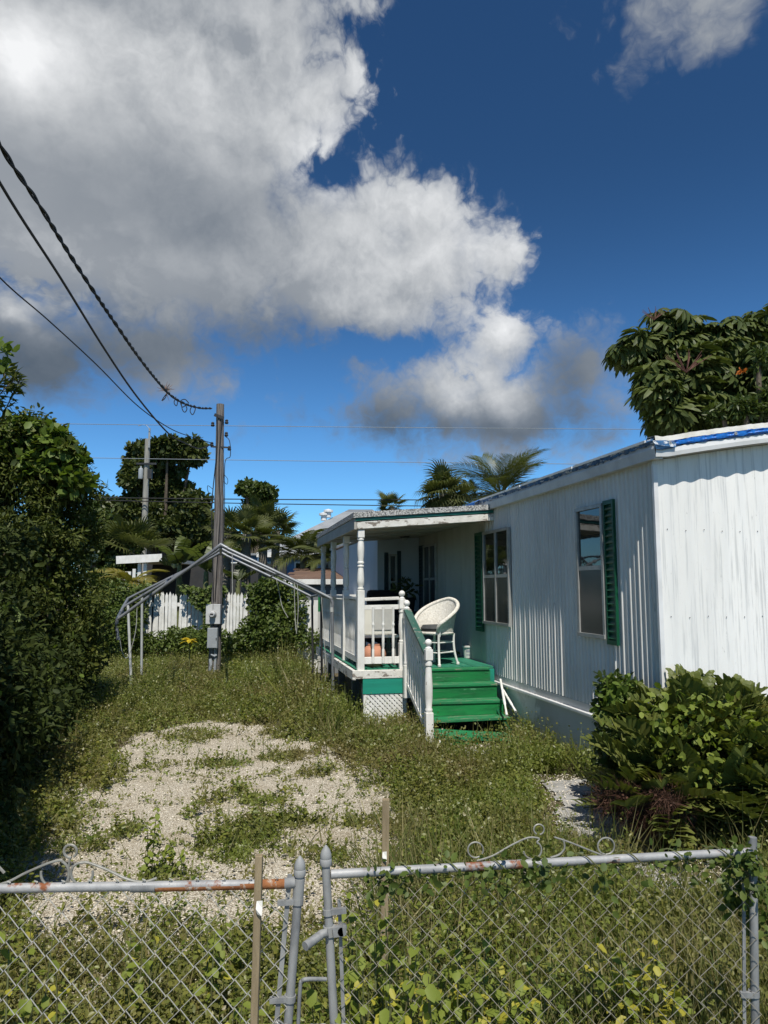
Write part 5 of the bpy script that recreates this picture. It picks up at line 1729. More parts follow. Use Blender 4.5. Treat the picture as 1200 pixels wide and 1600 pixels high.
px_tree('broadleaf_tree', 'tall dark tree with ragged crown behind the distant utility pole', 33.0, [(262, 700, 36, 22), (222, 712, 28, 22), (300, 708, 22, 24), (240, 745, 50, 30), (210, 745, 24, 25), (285, 780, 42, 35), (235, 790, 50, 30), (200, 800, 40, 25), (300, 800, 28, 30), (255, 830, 70, 30), (170, 800, 40, 22), (160, 835, 50, 30)],
        46000, T_oval(0.3), 0.24, 'dark_tree', 41, 255, 0.16)
px_tree('broadleaf_tree', 'small round-headed tree right of the near utility pole', 29.0, [(402, 765, 28, 17), (385, 762, 18, 14), (415, 778, 16, 18), (400, 785, 18, 12)], 6000, T_oval(0.32), 0.17, 'mid_tree', 42, 400, 0.15)
px_tree('broadleaf_tree', 'low spreading tree just beyond the tall hedge on the left', 24.0, [(145, 810, 30, 30), (170, 825, 30, 25), (150, 860, 40, 40), (195, 850, 30, 28), (175, 890, 35, 25)], 9000, T_oval(0.28), 0.15, 'mid_tree', 43, 150, 0.2)


px_tree('broadleaf_tree', 'dense dark greenery at the foot of the tall dark tree', 34.0, [(200, 865, 50, 30), (255, 870, 50, 30), (310, 860, 40, 35), (345, 850, 40, 40), (150, 880, 40, 30), (390, 860, 45, 30), (425, 875, 40, 30)], 15000, T_oval(0.3), 0.22, 'dark_tree', 45, 255, 0.12)


# far-off wood closing the horizon all round the yard
rg = np.random.default_rng(47)
cl = []
for a in np.linspace(-1.35, 1.35, 60):
    r_ = 62 + rg.normal() * 4
    h_ = 2.6 + 1.5 * rg.random()
    cl.append((r_ * sin(a), r_ * cos(a), h_ * .55, 2.6 + rg.random(), 2.0, h_ * .6))
tag(obj('treeline', shrub_mesh(47, cl, 26000, T_oval(0.32), 0.5, shell=.7), 'dark_tree'), 'low green belt of trees along the horizon', None, None, 'stuff')


# ---- palms
def frond_mesh(name, L, nleaf, leaf, droop, width=0.03, arch_=0.5, fold=0.25, seed=0):
    """pinnate frond lying along +Y, arching down; unit in metres"""
    rg = np.random.default_rng(seed)
    mb = MB()
    rac = []
    for i in range(11):
        s_ = i / 10
        rac.append(Vector((0, L * s_ * (1 - 0.12 * s_ * s_), -arch_ * L * s_ ** 2.2 + 0.10 * L * s_)))
    mb.tube(rac, list(np.linspace(0.018, 0.004, 11) * L / 1.6), 5)
    for i in range(nleaf):
        s_ = 0.16 + 0.84 * (i + 0.5) / nleaf
        f = s_ * 10
        k = min(int(f), 9)
        p = rac[k].lerp(rac[k + 1], f - k)
        dr = (rac[k + 1] - rac[k]).normalized()
        ln = leaf * (0.55 + 0.75 * sin(pi * min(1, s_ * 0.9 + 0.08)) ** 0.7) * (0.9 + .2 * rg.random())
        for sx in (-1, 1):
            d = Vector((sx * 0.85, 0.55 + 0.5 * s_, 0)).normalized()
            d = (dr * d.y + Vector((sx, 0, fold)) * abs(d.x))
            d.normalize()
            mid = p + d * ln * 0.5 + Vector((0, 0, -droop * ln * 0.12))
            end = p + d * ln + Vector((0, 0, -droop * ln * 0.6)) + Vector(rg.normal(size=3) * 0.03 * ln)
            sd_ = dr * width * 0.5
            mb.add([p - sd_ * .5, p + sd_ * .5, mid + sd_, mid - sd_, end], [(0, 1, 2, 3), (3, 2, 4)])
    return mb.mesh(name)


def pinnate_palm(label, cat, base, top, n, L, leaf, mat, seed, elev=(-0.5, 1.2), width=0.05, arch_=0.5, droop=0.8, trunk_r=0.12, name='coconut_palm', group=None, nl=26):
    o = thing(name, label, cat, base, group=group)
    base, top = Vector(base), Vector(top)
    obj('trunk', MB().tube(curve_pts(base, base.lerp(top, .5) + Vector((0.1, 0, 0)), top, 8), list(np.linspace(trunk_r * 1.3, trunk_r, 9)), 10), 'palm_bark', o, smooth=True)
    rg = random.Random(seed)
    ms = [frond_mesh('frond', L, nl, leaf, droop, width, arch_ * (0.7 + 0.3 * i), seed=seed + i) for i in range(3)]
    for m_ in ms:
        m_.materials.append(M[mat])
    for i in range(n):
        a = i * 2.39996 + rg.uniform(-.25, .25)
        e = elev[0] + (elev[1] - elev[0]) * ((i + 0.5) / n) + rg.uniform(-.1, .1)
        obj('frond', ms[i % 3], None, o, at=top, rot=(e, rg.uniform(-.25, .25), a), scale=rg.uniform(.85, 1.1))
    return o


def fan_mesh(name, R0, nseg, petiole, seed=0, droop=0.3):
    """palmate leaf: petiole along +Y, blade of narrow folded segments"""
    rg = np.random.default_rng(seed)
    mb = MB()
    mb.tube([(0, 0, 0), (0, petiole * .5, 0.02), (0, petiole, 0)], [0.014, 0.011, 0.009], 5)
    c_ = Vector((0, petiole, 0))
    for i in range(nseg):
        a = -2.35 + 4.7 * (i + 0.5) / nseg
        l = R0 * (1 - 0.22 * abs(a) / 2.35) * (0.92 + 0.16 * rg.random())
        d = Vector((sin(a), cos(a), 0.12))
        s_ = Vector((cos(a), -sin(a), 0)) * (R0 * 4.7 / nseg * 0.24)
        m1 = c_ + d * l * 0.45
        e1 = c_ + d * l * 0.8 + Vector((0, 0, -droop * l * 0.12))
        e2 = c_ + d * l + Vector((0, 0, -droop * l * (0.4 + .3 * rg.random())))
        mb.add([c_, m1 - s_ * 1.1, m1 + Vector((0, 0, 0.012)), m1 + s_ * 1.1, e1 - s_ * .5, e1 + s_ * .5, e2], [(0, 1, 2), (0, 2, 3), (1, 4, 5, 2), (2, 5, 3), (4, 6, 5)])
    return mb.mesh(name)


def fan_palm(label, base, top, n, R0, mat, seed, pet=0.6, elev=(-0.7, 1.25), trunk_r=0.13, nseg=22, droop=0.4, name='fan_palm', group=None):
    o = thing(name, label, 'palm', base, group=group)
    obj('trunk', MB().tube([base, Vector(base).lerp(Vector(top), .5), top], [trunk_r * 1.15, trunk_r, trunk_r], 10), 'palm_bark', o, smooth=True)
    rg = random.Random(seed)
    ms = [fan_mesh('frond', R0, nseg, pet * k, seed + i, droop) for i, k in enumerate((0.8, 1.0, 1.2))]
    for m_ in ms:
        m_.materials.append(M[mat])
    for i in range(n):
        a = i * 2.39996 + rg.uniform(-.3, .3)
        e = elev[0] + (elev[1] - elev[0]) * ((i + 0.5) / n)
        obj('frond', ms[i % 3], None, o, at=top, rot=(e, rg.uniform(-.4, .4), a), scale=rg.uniform(.85, 1.12))
    return o


def gxy(px, Y):
    return (P(px, 900, Y).x, Y, -0.05)


GP = 'fan palms behind the carport'
fan_palm('tall fan palm just right of the near utility pole', gxy(385, 20), P(385, 835, 20), 18, 0.50, 'fan_palm', 51, pet=0.48, group=GP)
fan_palm('fan palm below the small round-headed tree', gxy(410, 21.5), P(412, 815, 21.5), 16, 0.48, 'fan_palm', 52, pet=0.5, group=GP)
fan_palm('fan palm right behind the wooden pole', gxy(352, 21), P(356, 830, 21), 15, 0.5, 'fan_palm', 53, pet=0.45, group=GP)
fan_palm('fan palm with tall narrow leaf tuft, farthest of the group', gxy(425, 23), P(432, 830, 23), 14, 0.55, 'fan_palm', 54, pet=0.45, group=GP)
fan_palm('low fan palm between the banana leaves and white fascia', gxy(205, 23.5), P(205, 858, 23.5), 16, 0.8, 'fan_palm', 58, pet=0.6, elev=(0.0, 1.2), group=GP)
pinnate_palm('feathery palm arching in front of the blue house', 'palm', gxy(470, 19.5), P(474, 872, 19.5), 15, 1.15, 0.42, 'fan_palm', 55, elev=(0.1, 1.25), width=0.045, arch_=0.55, name='feather_palm', trunk_r=0.09)
pinnate_palm('feathery palm seen between the porch posts', 'palm', gxy(522, 19), P(522, 880, 19), 13, 1.1, 0.4, 'palm', 56, elev=(0.1, 1.3), width=0.045, arch_=0.5, name='feather_palm', trunk_r=0.09)
pinnate_palm('feathery palm behind the turned front porch post', 'palm', gxy(560, 20), P(565, 890, 20), 11, 1.1, 0.4, 'palm', 57, elev=(0.1, 1.3), width=0.045, name='feather_palm', trunk_r=0.09)
pinnate_palm('yellowing feathery palm below the white carport fascia', 'palm', gxy(205, 19.5), P(205, 915, 19.5), 12, 0.95, 0.32, 'yellow_frond', 59, elev=(0.0, 1.1), width=0.05, arch_=0.7, name='feather_palm', trunk_r=0.07)
pinnate_palm('coconut palm with long plume fronds rising behind the mobile home roof', 'palm', gxy(785, 24), P(783, 775, 24), 22, 2.0, 0.62, 'palm', 60, elev=(-0.1, 1.35), width=0.035, arch_=0.42, droop=0.5, nl=40)
fan_palm('fan palm with hanging dead leaves behind the porch roof', gxy(693, 22), P(693, 772, 22), 36, 0.60, 'fan_palm', 61, pet=0.45, elev=(-1.3, 1.3), droop=0.9)
fan_palm('tiny palm top peeping over the porch roof', gxy(612, 30), P(612, 792, 30), 14, 0.5, 'fan_palm', 62, pet=0.4)
pinnate_palm('young palm frond cluster between fan palm and coconut palm', 'palm', gxy(735, 25), P(735, 790, 25), 10, 1.1, 0.4, 'palm', 63, elev=(0, 1.2), width=0.04, name='feather_palm')


# ---- banana plants
def banana_leaf(name, L, wd, seed):
    rg = np.random.default_rng(seed)
    mb = MB()
    n = 14
    rib = [Vector((0, L * s_ * (1 - .15 * s_), 0.12 * L * s_ - 0.34 * L * s_ ** 2.5)) for s_ in np.linspace(0, 1, n)]
    mb.tube(rib, list(np.linspace(0.022, 0.004, n)), 5)
    for sx in (-1, 1):
        for i in range(1, n - 1):
            s_ = i / (n - 1)
            wA = wd * min(1, s_ * 5) * sqrt(max(0.02, 1 - s_ ** 3)) * (0.92 + .1 * rg.random())
            s2 = (i + 1) / (n - 1)
            wB = wd * min(1, s2 * 5) * sqrt(max(0.02, 1 - s2 ** 3)) * (0.92 + .1 * rg.random())
            dz = -0.12 * wd + rg.normal() * 0.05 * wd
            gap = 0.0 if rg.random() < .7 else 0.03
            a, b_ = rib[i], rib[i + 1]
            mb.add([a, b_, b_ + Vector((sx * wB, .03 - gap, dz)), a + Vector((sx * wA, .03, dz))], [(0, 1, 2, 3) if sx > 0 else (3, 2, 1, 0)])
    return mb.mesh(name, True)


def banana(label, base, hz, leaves, L, wd, mat, seed):
    o = thing('banana_plant', label, 'banana plant', base)
    base = Vector(base)
    top = base + Vector((0, 0, hz))
    obj('trunk', MB().tube([base, base.lerp(top, .6), top], [0.13, 0.10, 0.06], 10), 'stem', o, smooth=True)
    ms = [banana_leaf('leaf', L, wd, seed + i) for i in range(2)]
    ms[0].materials.append(M[mat])
    ms[1].materials.append(M['banana_dark'])
    for i, (az_, e, roll) in enumerate(leaves):
        obj('leaf', ms[0 if i < len(leaves) * 0.6 else 1], None, o, at=top, rot=(e, roll, az_), scale=0.9 + 0.05 * (i % 4))


banana('banana plant with broad pale leaves beside the white fascia', gxy(280, 20.5), P(280, 880, 20.5).z, [(0.4, 1.35, 0.1), (-0.5, 1.2, -1.2), (1.4, 0.9, 0.7), (-1.5, 0.95, -.4), (2.5, 0.8, 0), (-2.6, 1.0, 0), (3.3, 0.5, .3), (0.9, 0.4, .9)], 1.25, 0.23, 'banana', 71)
banana('banana plant with upright leaf just left of the wooden pole', gxy(322, 19.2), P(318, 890, 19.2).z, [(0.1, 1.4, 0.2), (1.9, 1.0, 0.3), (-1.6, 0.9, -0.3), (2.8, 0.8, 0), (-2.7, 0.7, .1), (0.6, 1.1, 1.0)], 1.2, 0.2, 'banana', 73)
banana('banana plant drooping right of the wooden pole', gxy(372, 19.5), P(372, 905, 19.5).z, [(0.2, 1.1, 0.2), (1.4, 0.7, 0.3), (-1.4, 0.6, -0.3), (2.4, 0.6, 0)], 1.0, 0.2, 'banana_dark', 75)


# ---- umbrella trees (schefflera): each umbrella-shaped leaf is an object
def umbrella_leaf(name, R0, nl, seed):
    rg = np.random.default_rng(seed)
    mb = MB()
    mb.tube([(0, 0, -0.28), (0, 0, -0.1), (0, 0, 0)], 0.008, 4)
    for i in range(nl):
        a = 2 * pi * i / nl + rg.normal() * 0.1
        d = Vector((cos(a), sin(a), 0))
        s_ = Vector((-sin(a), cos(a), 0))
        L = R0 * (0.85 + .3 * rg.random())
        w_ = L * 0.15
        dr = 0.35 + .2 * rg.random()
        p = [Vector((0, 0, 0)), d * L * .3 + Vector((0, 0, 0.05 * L)), d * L * .62 + Vector((0, 0, -dr * .28 * L)), d * L * .88 + Vector((0, 0, -dr * 1.1 * L)), d * L * .97 + Vector((0, 0, -dr * 1.6 * L))]
        up = Vector((0, 0, .035 * L))
        mb.add([p[0], p[1] + s_ * w_ * .5 + up, p[1], p[1] - s_ * w_ * .5 + up, p[2] + s_ * w_ + up, p[2], p[2] - s_ * w_ + up, p[3] + s_ * w_ * .75 + up * .6, p[3], p[3] - s_ * w_ * .75 + up * .6, p[4]],
               [(0, 2, 1), (0, 3, 2), (1, 2, 5, 4), (2, 3, 6, 5), (4, 5, 8, 7), (5, 6, 9, 8), (7, 8, 10), (8, 9, 10)])
    return mb.mesh(name)


um = [umbrella_leaf('leaf_cluster', 0.34, 13, i) for i in range(3)]
for m_ in um:
    m_.materials.append(M['umbrella'])
UY = 13.8
ut = thing('umbrella_tree', 'umbrella tree with drooping finger leaves and red flower spikes behind the mobile home', 'tree', gxy(1130, UY))
UCL = [(1032, 590, 30, 34), (1045, 645, 34, 30), (1100, 590, 50, 45), (993, 542, 34, 30), (1052, 520, 45, 42), (1060, 570, 55, 45), (1080, 625, 48, 45), (1055, 660, 35, 35), (1140, 530, 50, 42), (1195, 515, 45, 45), (1150, 580, 60, 50), (1200, 580, 60, 60), (1130, 650, 60, 45), (1250, 540, 60, 60), (1210, 650, 60, 60), (1030, 610, 26, 24)]
ucl = px_clumps(UY, UCL, jitter=0.25, seed=5)
obj('trunk', trunk_mb(gxy(1130, UY), [c_[:3] for c_ in ucl], 0.2, 0.03), 'bark', ut, smooth=True)
rg = random.Random(77)
for ci, c_ in enumerate(ucl):
    for k in range(20 if ci < 12 else 14):
        while True:
            d = Vector((rg.gauss(0, 1), rg.gauss(0, 1), rg.gauss(0, 1))).normalized()
            if d.y < 0.3:
                break
        rr_ = rg.uniform(0.45, 1.0)
        p = Vector((c_[0] + d.x * c_[3] * rr_, c_[1] + d.y * c_[4] * rr_, c_[2] + d.z * c_[5] * rr_))
        obj('leaf_cluster', um[k % 3], None, ut, at=p, rot=(-d.y * 0.55 + rg.uniform(-.2, .2) + 0.12, d.x * 0.6 + rg.uniform(-.2, .2), rg.uniform(0, 6.28)), scale=rg.uniform(.7, 1.08))
# the rest of the crown, too many to keep apart
from_v, from_f = [], []
inner = MB()
for ci, c_ in enumerate(ucl):
    for k in range(55):
        d = Vector((rg.gauss(0, 1), rg.gauss(0, 1), rg.gauss(0, 1))).normalized()
        rr_ = rg.uniform(0.1, 0.95)
        p = Vector((c_[0] + d.x * c_[3] * rr_, c_[1] + 0.15 + d.y * c_[4] * rr_, c_[2] + d.z * c_[5] * rr_))
        Mx = Matrix.Translation(p) @ Matrix.Rotation(rg.uniform(0, 6.28), 4, 'Z') @ Matrix.Rotation(rg.uniform(-.5, .5), 4, 'X') @ Matrix.Scale(rg.uniform(.7, 1.0), 4)
        u_ = um[k % 3]
        inner.add([tuple(Mx @ v_.co) for v_ in u_.vertices], [tuple(f_.vertices) for f_ in u_.polygons])
obj('inner_foliage', inner, 'umbrella', ut, kind='stuff')
sk = MB()
for i in range(13):
    a = -1.1 + 2.2 * i / 12
    sk.tube(curve_pts((0, 0, 0), (sin(a) * .18, (i % 3 - 1) * .08, 0.12), (sin(a) * 0.55, (i % 3 - 1) * .2, 0.22 + 0.25 * cos(a)), 4), [0.012, 0.01, 0.01, 0.009, 0.006], 5)
skm = sk.mesh('flower_spike')
skm.materials.append(M['red_spike'])
for (x, y), s_ in (((1072, 582), 0.85), ((1022, 500), 0.5)):
    q = P(x, y, UY - 0.75)
    obj('flower_spike', skm, None, ut, at=q, scale=s_)
obj('bloom', shrub_mesh(79, [tuple(P(1159, 579, UY - 0.8)) + (0.06, 0.04, 0.035)], 26, T_oval(0.3), 0.07), 'bloom_orange', ut)
px_tree('broadleaf_tree', 'smaller leafy tree in front of the umbrella tree just above the roof edge', 12.2, [(1130, 648, 26, 16), (1165, 640, 30, 22), (1200, 625, 30, 30), (1190, 655, 45, 20), (1240, 640, 50, 40), (1185, 565, 16, 22)], 7000, T_diamond(0.16), 0.13, 'mid_tree', 44, 1190, 0.1)

# ------------------------------------------------------------------ tall hedge on the left
def hedge(name, label, cl, spec, seed, base, stems):
    rg = np.random.default_rng(seed)
    o = thing(name, label, 'hedge', base)
    mb = MB()
    for s_ in stems:
        mb.tube(curve_pts(s_[0], s_[1], s_[2], 6), list(np.linspace(0.06, 0.015, 7)), 7)
    obj('stems', mb, 'bark', o, smooth=True)
    for tmpl, n, size, mat, kw in spec:
        sub = []
        for c_ in cl:
            for q in rdir(rg, 26):
                s_ = rg.uniform(0.22, 0.42)
                rr_ = rg.uniform(0.35, 0.9)
                m_ = min(c_[3:6])
                sub.append((c_[0] + q[0] * c_[3] * rr_, c_[1] + q[1] * c_[4] * rr_, c_[2] + q[2] * c_[5] * rr_, m_ * s_ * 1.1, m_ * s_ * 1.1, m_ * s_))
        p, R_ = clump_leaves(rg, sub, n, **kw)
        ok = p[:, 2] > 0.0
        p, R_ = p[ok], R_[ok]
        obj('foliage', scatter_mesh('foliage', [(tmpl, p, R_, size * (0.6 + 0.8 * rg.random(len(p))))]), mat, o)
    return o


HC = []
for (x, y, r, ry) in ((95, 770, 55, 75), (40, 720, 70, 70), (-30, 720, 80, 90), (90, 850, 70, 80), (20, 820, 90, 100), (95, 950, 70, 100), (20, 950, 100, 120), (110, 1030, 55, 60), (-60, 900, 100, 160), (40, 1080, 90, 80)):
    Y = 9.6
    p = P(x, y, Y)
    HC.append((p.x, p.y, p.z, r * Y / 1115, 0.75, ry * Y / 1115))
hedge('tall_hedge', 'tall overgrown hedge along the left edge, its top catching the sun', HC,
      [(T_diamond(0.15, 0.05), 72000, 0.08, 'hedge', dict(shell=0.9)), (T_oval(0.3), 14000, 0.07, 'hedge', dict(shell=0.7))], 81, (-4.9, 9.6, 0), [((-5.6 + .2 * i, 9.7 + .1 * i, 0), (-5.5 + .2 * i, 9.7, 1.2), (-5.5 + .2 * i, 9.6, 2.6)) for i in range(5)])
HC2 = []
for (x, y, r, ry) in ((82, 690, 30, 24), (105, 712, 22, 26), (40, 672, 34, 24), (118, 752, 16, 26), (60, 735, 40, 30), (5, 690, 34, 30)):
    p = P(x, y, 9.3)
    HC2.append((p.x, p.y, p.z, r * 9.3 / 1115, 0.35, ry * 9.3 / 1115))
hedge('clusia_shrub', 'bright round-leaved shrub growing through the top of the tall hedge', HC2, [(T_oval(0.36), 3600, 0.12, 'hedge_bright', dict(shell=0.9)), (T_oval(0.36), 1600, 0.11, 'hedge', dict(shell=0.9))], 82, (-4.5, 9.3, 0), [((-4.5, 9.4, 0), (-4.4, 9.4, 1.5), (-4.4, 9.3, 3.2))])
# nearer hedge mass, its deep shade put into the leaf colour
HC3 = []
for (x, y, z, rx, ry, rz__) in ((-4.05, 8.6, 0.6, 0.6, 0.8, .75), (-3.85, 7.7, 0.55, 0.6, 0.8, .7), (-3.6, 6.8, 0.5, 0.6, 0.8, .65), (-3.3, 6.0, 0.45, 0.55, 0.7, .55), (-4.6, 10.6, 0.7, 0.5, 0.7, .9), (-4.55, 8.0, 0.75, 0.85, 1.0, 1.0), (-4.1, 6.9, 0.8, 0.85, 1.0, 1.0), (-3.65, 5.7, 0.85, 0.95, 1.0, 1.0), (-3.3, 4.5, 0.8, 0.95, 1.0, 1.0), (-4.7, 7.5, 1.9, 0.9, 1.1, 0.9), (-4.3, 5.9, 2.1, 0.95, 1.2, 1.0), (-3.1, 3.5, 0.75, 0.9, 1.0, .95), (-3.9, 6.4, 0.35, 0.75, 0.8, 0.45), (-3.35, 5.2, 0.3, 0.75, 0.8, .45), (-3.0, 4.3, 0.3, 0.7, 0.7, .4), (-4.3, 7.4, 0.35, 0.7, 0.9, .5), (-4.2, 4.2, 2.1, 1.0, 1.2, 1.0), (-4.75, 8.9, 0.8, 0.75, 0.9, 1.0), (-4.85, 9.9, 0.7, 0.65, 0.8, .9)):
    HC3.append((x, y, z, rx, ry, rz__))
hedge('low_hedge', 'dark shaded hedge running toward the gate on the left', HC3, [(T_diamond(0.18, 0.05), 74000, 0.078, 'hedge_shade', dict(shell=0.9)), (T_oval(0.3), 22000, 0.072, 'hedge_shade', dict(shell=0.8)), (T_oval(0.36), 900, 0.09, 'hedge_bright', dict(shell=0.6))], 83, (-4.4, 6.5, 0),
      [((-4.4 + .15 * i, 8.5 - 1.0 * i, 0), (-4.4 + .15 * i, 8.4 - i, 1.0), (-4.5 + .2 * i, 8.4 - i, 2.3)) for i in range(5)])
# tree overhanging just outside the frame at left, whose shade falls on the hedge
NT = [(-3.45, 3.3, 3.7, 1.05, 1.0, 0.9), (-4.3, 4.8, 3.5, 1.0, 1.0, 0.8), (-2.9, 1.9, 3.8, 1.15, 1.2, 0.9), (-4.95, 6.0, 3.2, 0.9, .9, .7), (-4.9, 4.0, 3.8, 1.2, 1.2, .9), (-2.6, 0.6, 3.9, 1.2, 1.2, .9)]
hedge('hedge_tree', 'taller trees of the hedge standing over its near end', NT, [(T_oval(0.3), 52000, 0.13, 'hedge', dict(shell=0.9))], 84, (-4.6, 3.4, 0), [((-4.6, 3.4, 0), (-4.6, 3.3, 2), (-4.4, 3.2, 3.8)), ((-4.8, 4.2, 0), (-4.9, 4.4, 2), (-4.8, 4.6, 3.8)), ((-4.2, 2.2, 0), (-4.0, 2.0, 2), (-3.6, 1.6, 3.9))])
# twig with leaves poking into the sky
tw_ = thing('leafy_branch', 'thin leafy branch poking up into the sky at the left edge', 'branch', P(-8, 660, 7.0))
rg = np.random.default_rng(85)
mb = MB()
LP, LD = [], []
for pts in ([(-30, 690), (0, 655), (18, 620), (30, 595)], [(-20, 640), (5, 610), (22, 590), (10, 575)], [(-30, 620), (0, 600), (12, 570)]):
    path_ = smooth_path([P(x, y, 7.0 + .1 * i) for i, (x, y) in enumerate(pts)], 8)
    mb.tube(path_, 0.006, 5)
    for p in path_[2:]:
        for k in range(3):
            LP.append(tuple(p))
            LD.append(tuple(rg.normal(size=3) + np.array([0.5, 0, 0.1])))
obj('twig', mb, 'bark', tw_)
LP, LD = np.array(LP), unit(np.array(LD))
obj('foliage', scatter_mesh('foliage', [(T_diamond(0.13), LP, frames(LD, rdir(rg, len(LP)) + [0, -.3, .6]), 0.08 + .07 * rg.random(len(LP)))]), 'hedge', tw_)
pz, R_ = clump_leaves(rg, [tuple(P(0, 552, 6.8)) + (0.11, 0.1, 0.10), tuple(P(-12, 575, 6.8)) + (0.1, 0.1, 0.08)], 50, shell=.9)
obj('foliage', scatter_mesh('foliage', [(T_oval(0.33), pz, R_, 0.09 + .04 * rg.random(50))]), 'hedge_bright', tw_)
# white blossoms on the hedge flank
WB = px_clumps(10.4, [(133, 832, 7, 12), (140, 856, 9, 6), (146, 870, 6, 6), (138, 920, 5, 12)], seed=2)
wb = thing('white_blossom', 'cluster of white blossoms on the right flank of the tall hedge', 'blossom', P(138, 840, 10.4))
obj('petals', shrub_mesh(86, WB, 110, T_oval(0.4), 0.05), 'petal_white', wb)

# ------------------------------------------------------------------ shrubs by the mobile home corner
def cycad_frond(name, L, np_, ll, seed, arch_=0.35):
    rg = np.random.default_rng(seed)
    mb = MB()
    rac = [Vector((0, L * s_, 0.16 * L * s_ - arch_ * L * s_ ** 2)) for s_ in np.linspace(0, 1, 9)]
    mb.tube(rac, list(np.linspace(0.008, 0.003, 9)), 5)
    for i in range(np_):
        s_ = 0.22 + 0.78 * (i + .5) / np_
        f = s_ * 8
        k = min(int(f), 7)
        p = rac[k].lerp(rac[k + 1], f - k)
        for sx in (-1, 1):
            l_ = ll * (0.75 + 0.45 * sin(pi * s_)) * (0.9 + .2 * rg.random())
            d = Vector((sx * (1.05 - .45 * s_), 0.45 + .6 * s_, 0.18 + rg.normal() * .08)).normalized()
            side = Vector((-d.y * sx, d.x * sx, 0)).normalized() * l_ * 0.19
            up = Vector((0, 0, l_ * .05))
            m1, m2, e = p + d * l_ * .35, p + d * l_ * .75, p + d * l_ - Vector((0, 0, l_ * .08))
            mb.add([p, m1 + side * .9 + up, m1, m1 - side * .9 + up, m2 + side + up, m2, m2 - side + up, e + side * .35, e - side * .35], [(0, 2, 1), (0, 3, 2), (1, 2, 5, 4), (2, 3, 6, 5), (4, 5, 7), (5, 8, 7), (5, 6, 8)])
    return mb.mesh(name)


cyc = [cycad_frond('frond', 0.50, 10, 0.135, i, 0.25 + .12 * i) for i in range(3)]
for m_ in cyc:
    m_.materials.append(M['cycad'])
cyy = cycad_frond('frond', 0.46, 9, 0.13, 9, 0.3)
cyy.materials.append(M['cycad_yellow'])
cb_ = W(0.65, -0.55)
cy = thing('cycad_bush', 'large cardboard cycad bush with stiff leathery fronds at the mobile home corner', 'bush', (cb_.x, cb_.y, 0))
crowns = []
for (x, y, Y) in ((1050, 1165, 5.2), (1120, 1155, 5.2), (1010, 1195, 5.2), (1180, 1170, 5.1), (1080, 1215, 4.9), (1150, 1225, 4.9), (1230, 1190, 5.0), (1020, 1240, 4.9), (1060, 1110, 5.45), (1115, 1105, 5.45), (1200, 1120, 5.4), (1215, 1250, 4.8)):
    p = P(x, y, Y)
    crowns.append(p)
rg = random.Random(90)
mb = MB()
for p in crowns:
    mb.tube([(p.x, p.y + .1, -0.02), (p.x, p.y + .05, p.z * .5), (p.x, p.y, p.z - 0.12)], 0.05, 7)
obj('stems', mb, 'bark', cy)
for ci, p in enumerate(crowns):
    for k in range(17):
        a = k * 2.4 + ci + rg.uniform(-.2, .2)
        e = 0.0 + 1.2 * (k + .5) / 17
        ye = rg.random() < 0.06
        obj('frond', cyy if ye else cyc[k % 3], None, cy, at=p + Vector((0, 0, -0.15)), rot=(e, rg.uniform(-.5, .5), a), scale=rg.uniform(.75, 1.1), label='yellowing frond' if ye else None)
# climbing leaves mixed through the cycad
cv_ = veg('climber', 'light green climbing vine sprawling over the cycad bush', 'climber', (cb_.x, cb_.y - .3, 0), [(shrub_mesh(91, px_clumps(4.9, [(1060, 1110, 60, 35), (1130, 1130, 70, 40), (1180, 1180, 50, 60), (1080, 1180, 60, 45), (1120, 1250, 60, 40)]), 500, T_oval(0.33), 0.055, shell=.5), 'broadleaf')])
veg('laurel_shrub', 'upright small-leaved green shrub against the skirting beside the cycad', 'shrub', G(965, 1230), [(shrub_mesh(92, px_clumps(5.75, [(962, 1085, 27, 30), (950, 1120, 20, 30), (975, 1125, 28, 40), (965, 1165, 30, 40), (950, 1180, 20, 40), (980, 1190, 25, 40), (945, 1065, 12, 10), (990, 1080, 14, 16)], dep=.8), 2600, T_oval(0.28), 0.062, shell=.95), 'mid_tree'), (shrub_mesh(93, px_clumps(5.6, [(962, 1080, 27, 26), (955, 1110, 24, 20)], dep=.8), 260, T_oval(0.28), 0.06, shell=.9), 'hedge_bright')],
    trunk=(MB().tube([tuple(G(965, 1225)), tuple(P(965, 1130, 5.75))], 0.015, 6).tube([tuple(G(968, 1225)), tuple(P(950, 1110, 5.7))], 0.012, 6), 'bark'))
# dead brown brush
rg = np.random.default_rng(94)
n = 3200
cl = px_clumps(4.75, [(985, 1255, 42, 24), (1020, 1275, 45, 24), (955, 1250, 28, 18), (1040, 1250, 30, 22)], dep=.9)
p, R_ = clump_leaves(rg, cl, n, shell=.95)
p[:, 2] = np.maximum(p[:, 2], 0.01)
db = thing('dead_brush', 'dry reddish-brown brush at the foot of the cycad bush', 'brush', G(1000, 1300))
obj('twigs', scatter_mesh('twigs', [(T_blade(0.010, 0.2), p, R_, 0.08 + .09 * rg.random(n)), (T_diamond(0.28), p[:500] + rg.normal(size=(500, 3)) * .03, R_[:500], 0.022 + 0.01 * rg.random(500))]), 'twig_red', db, kind='stuff')

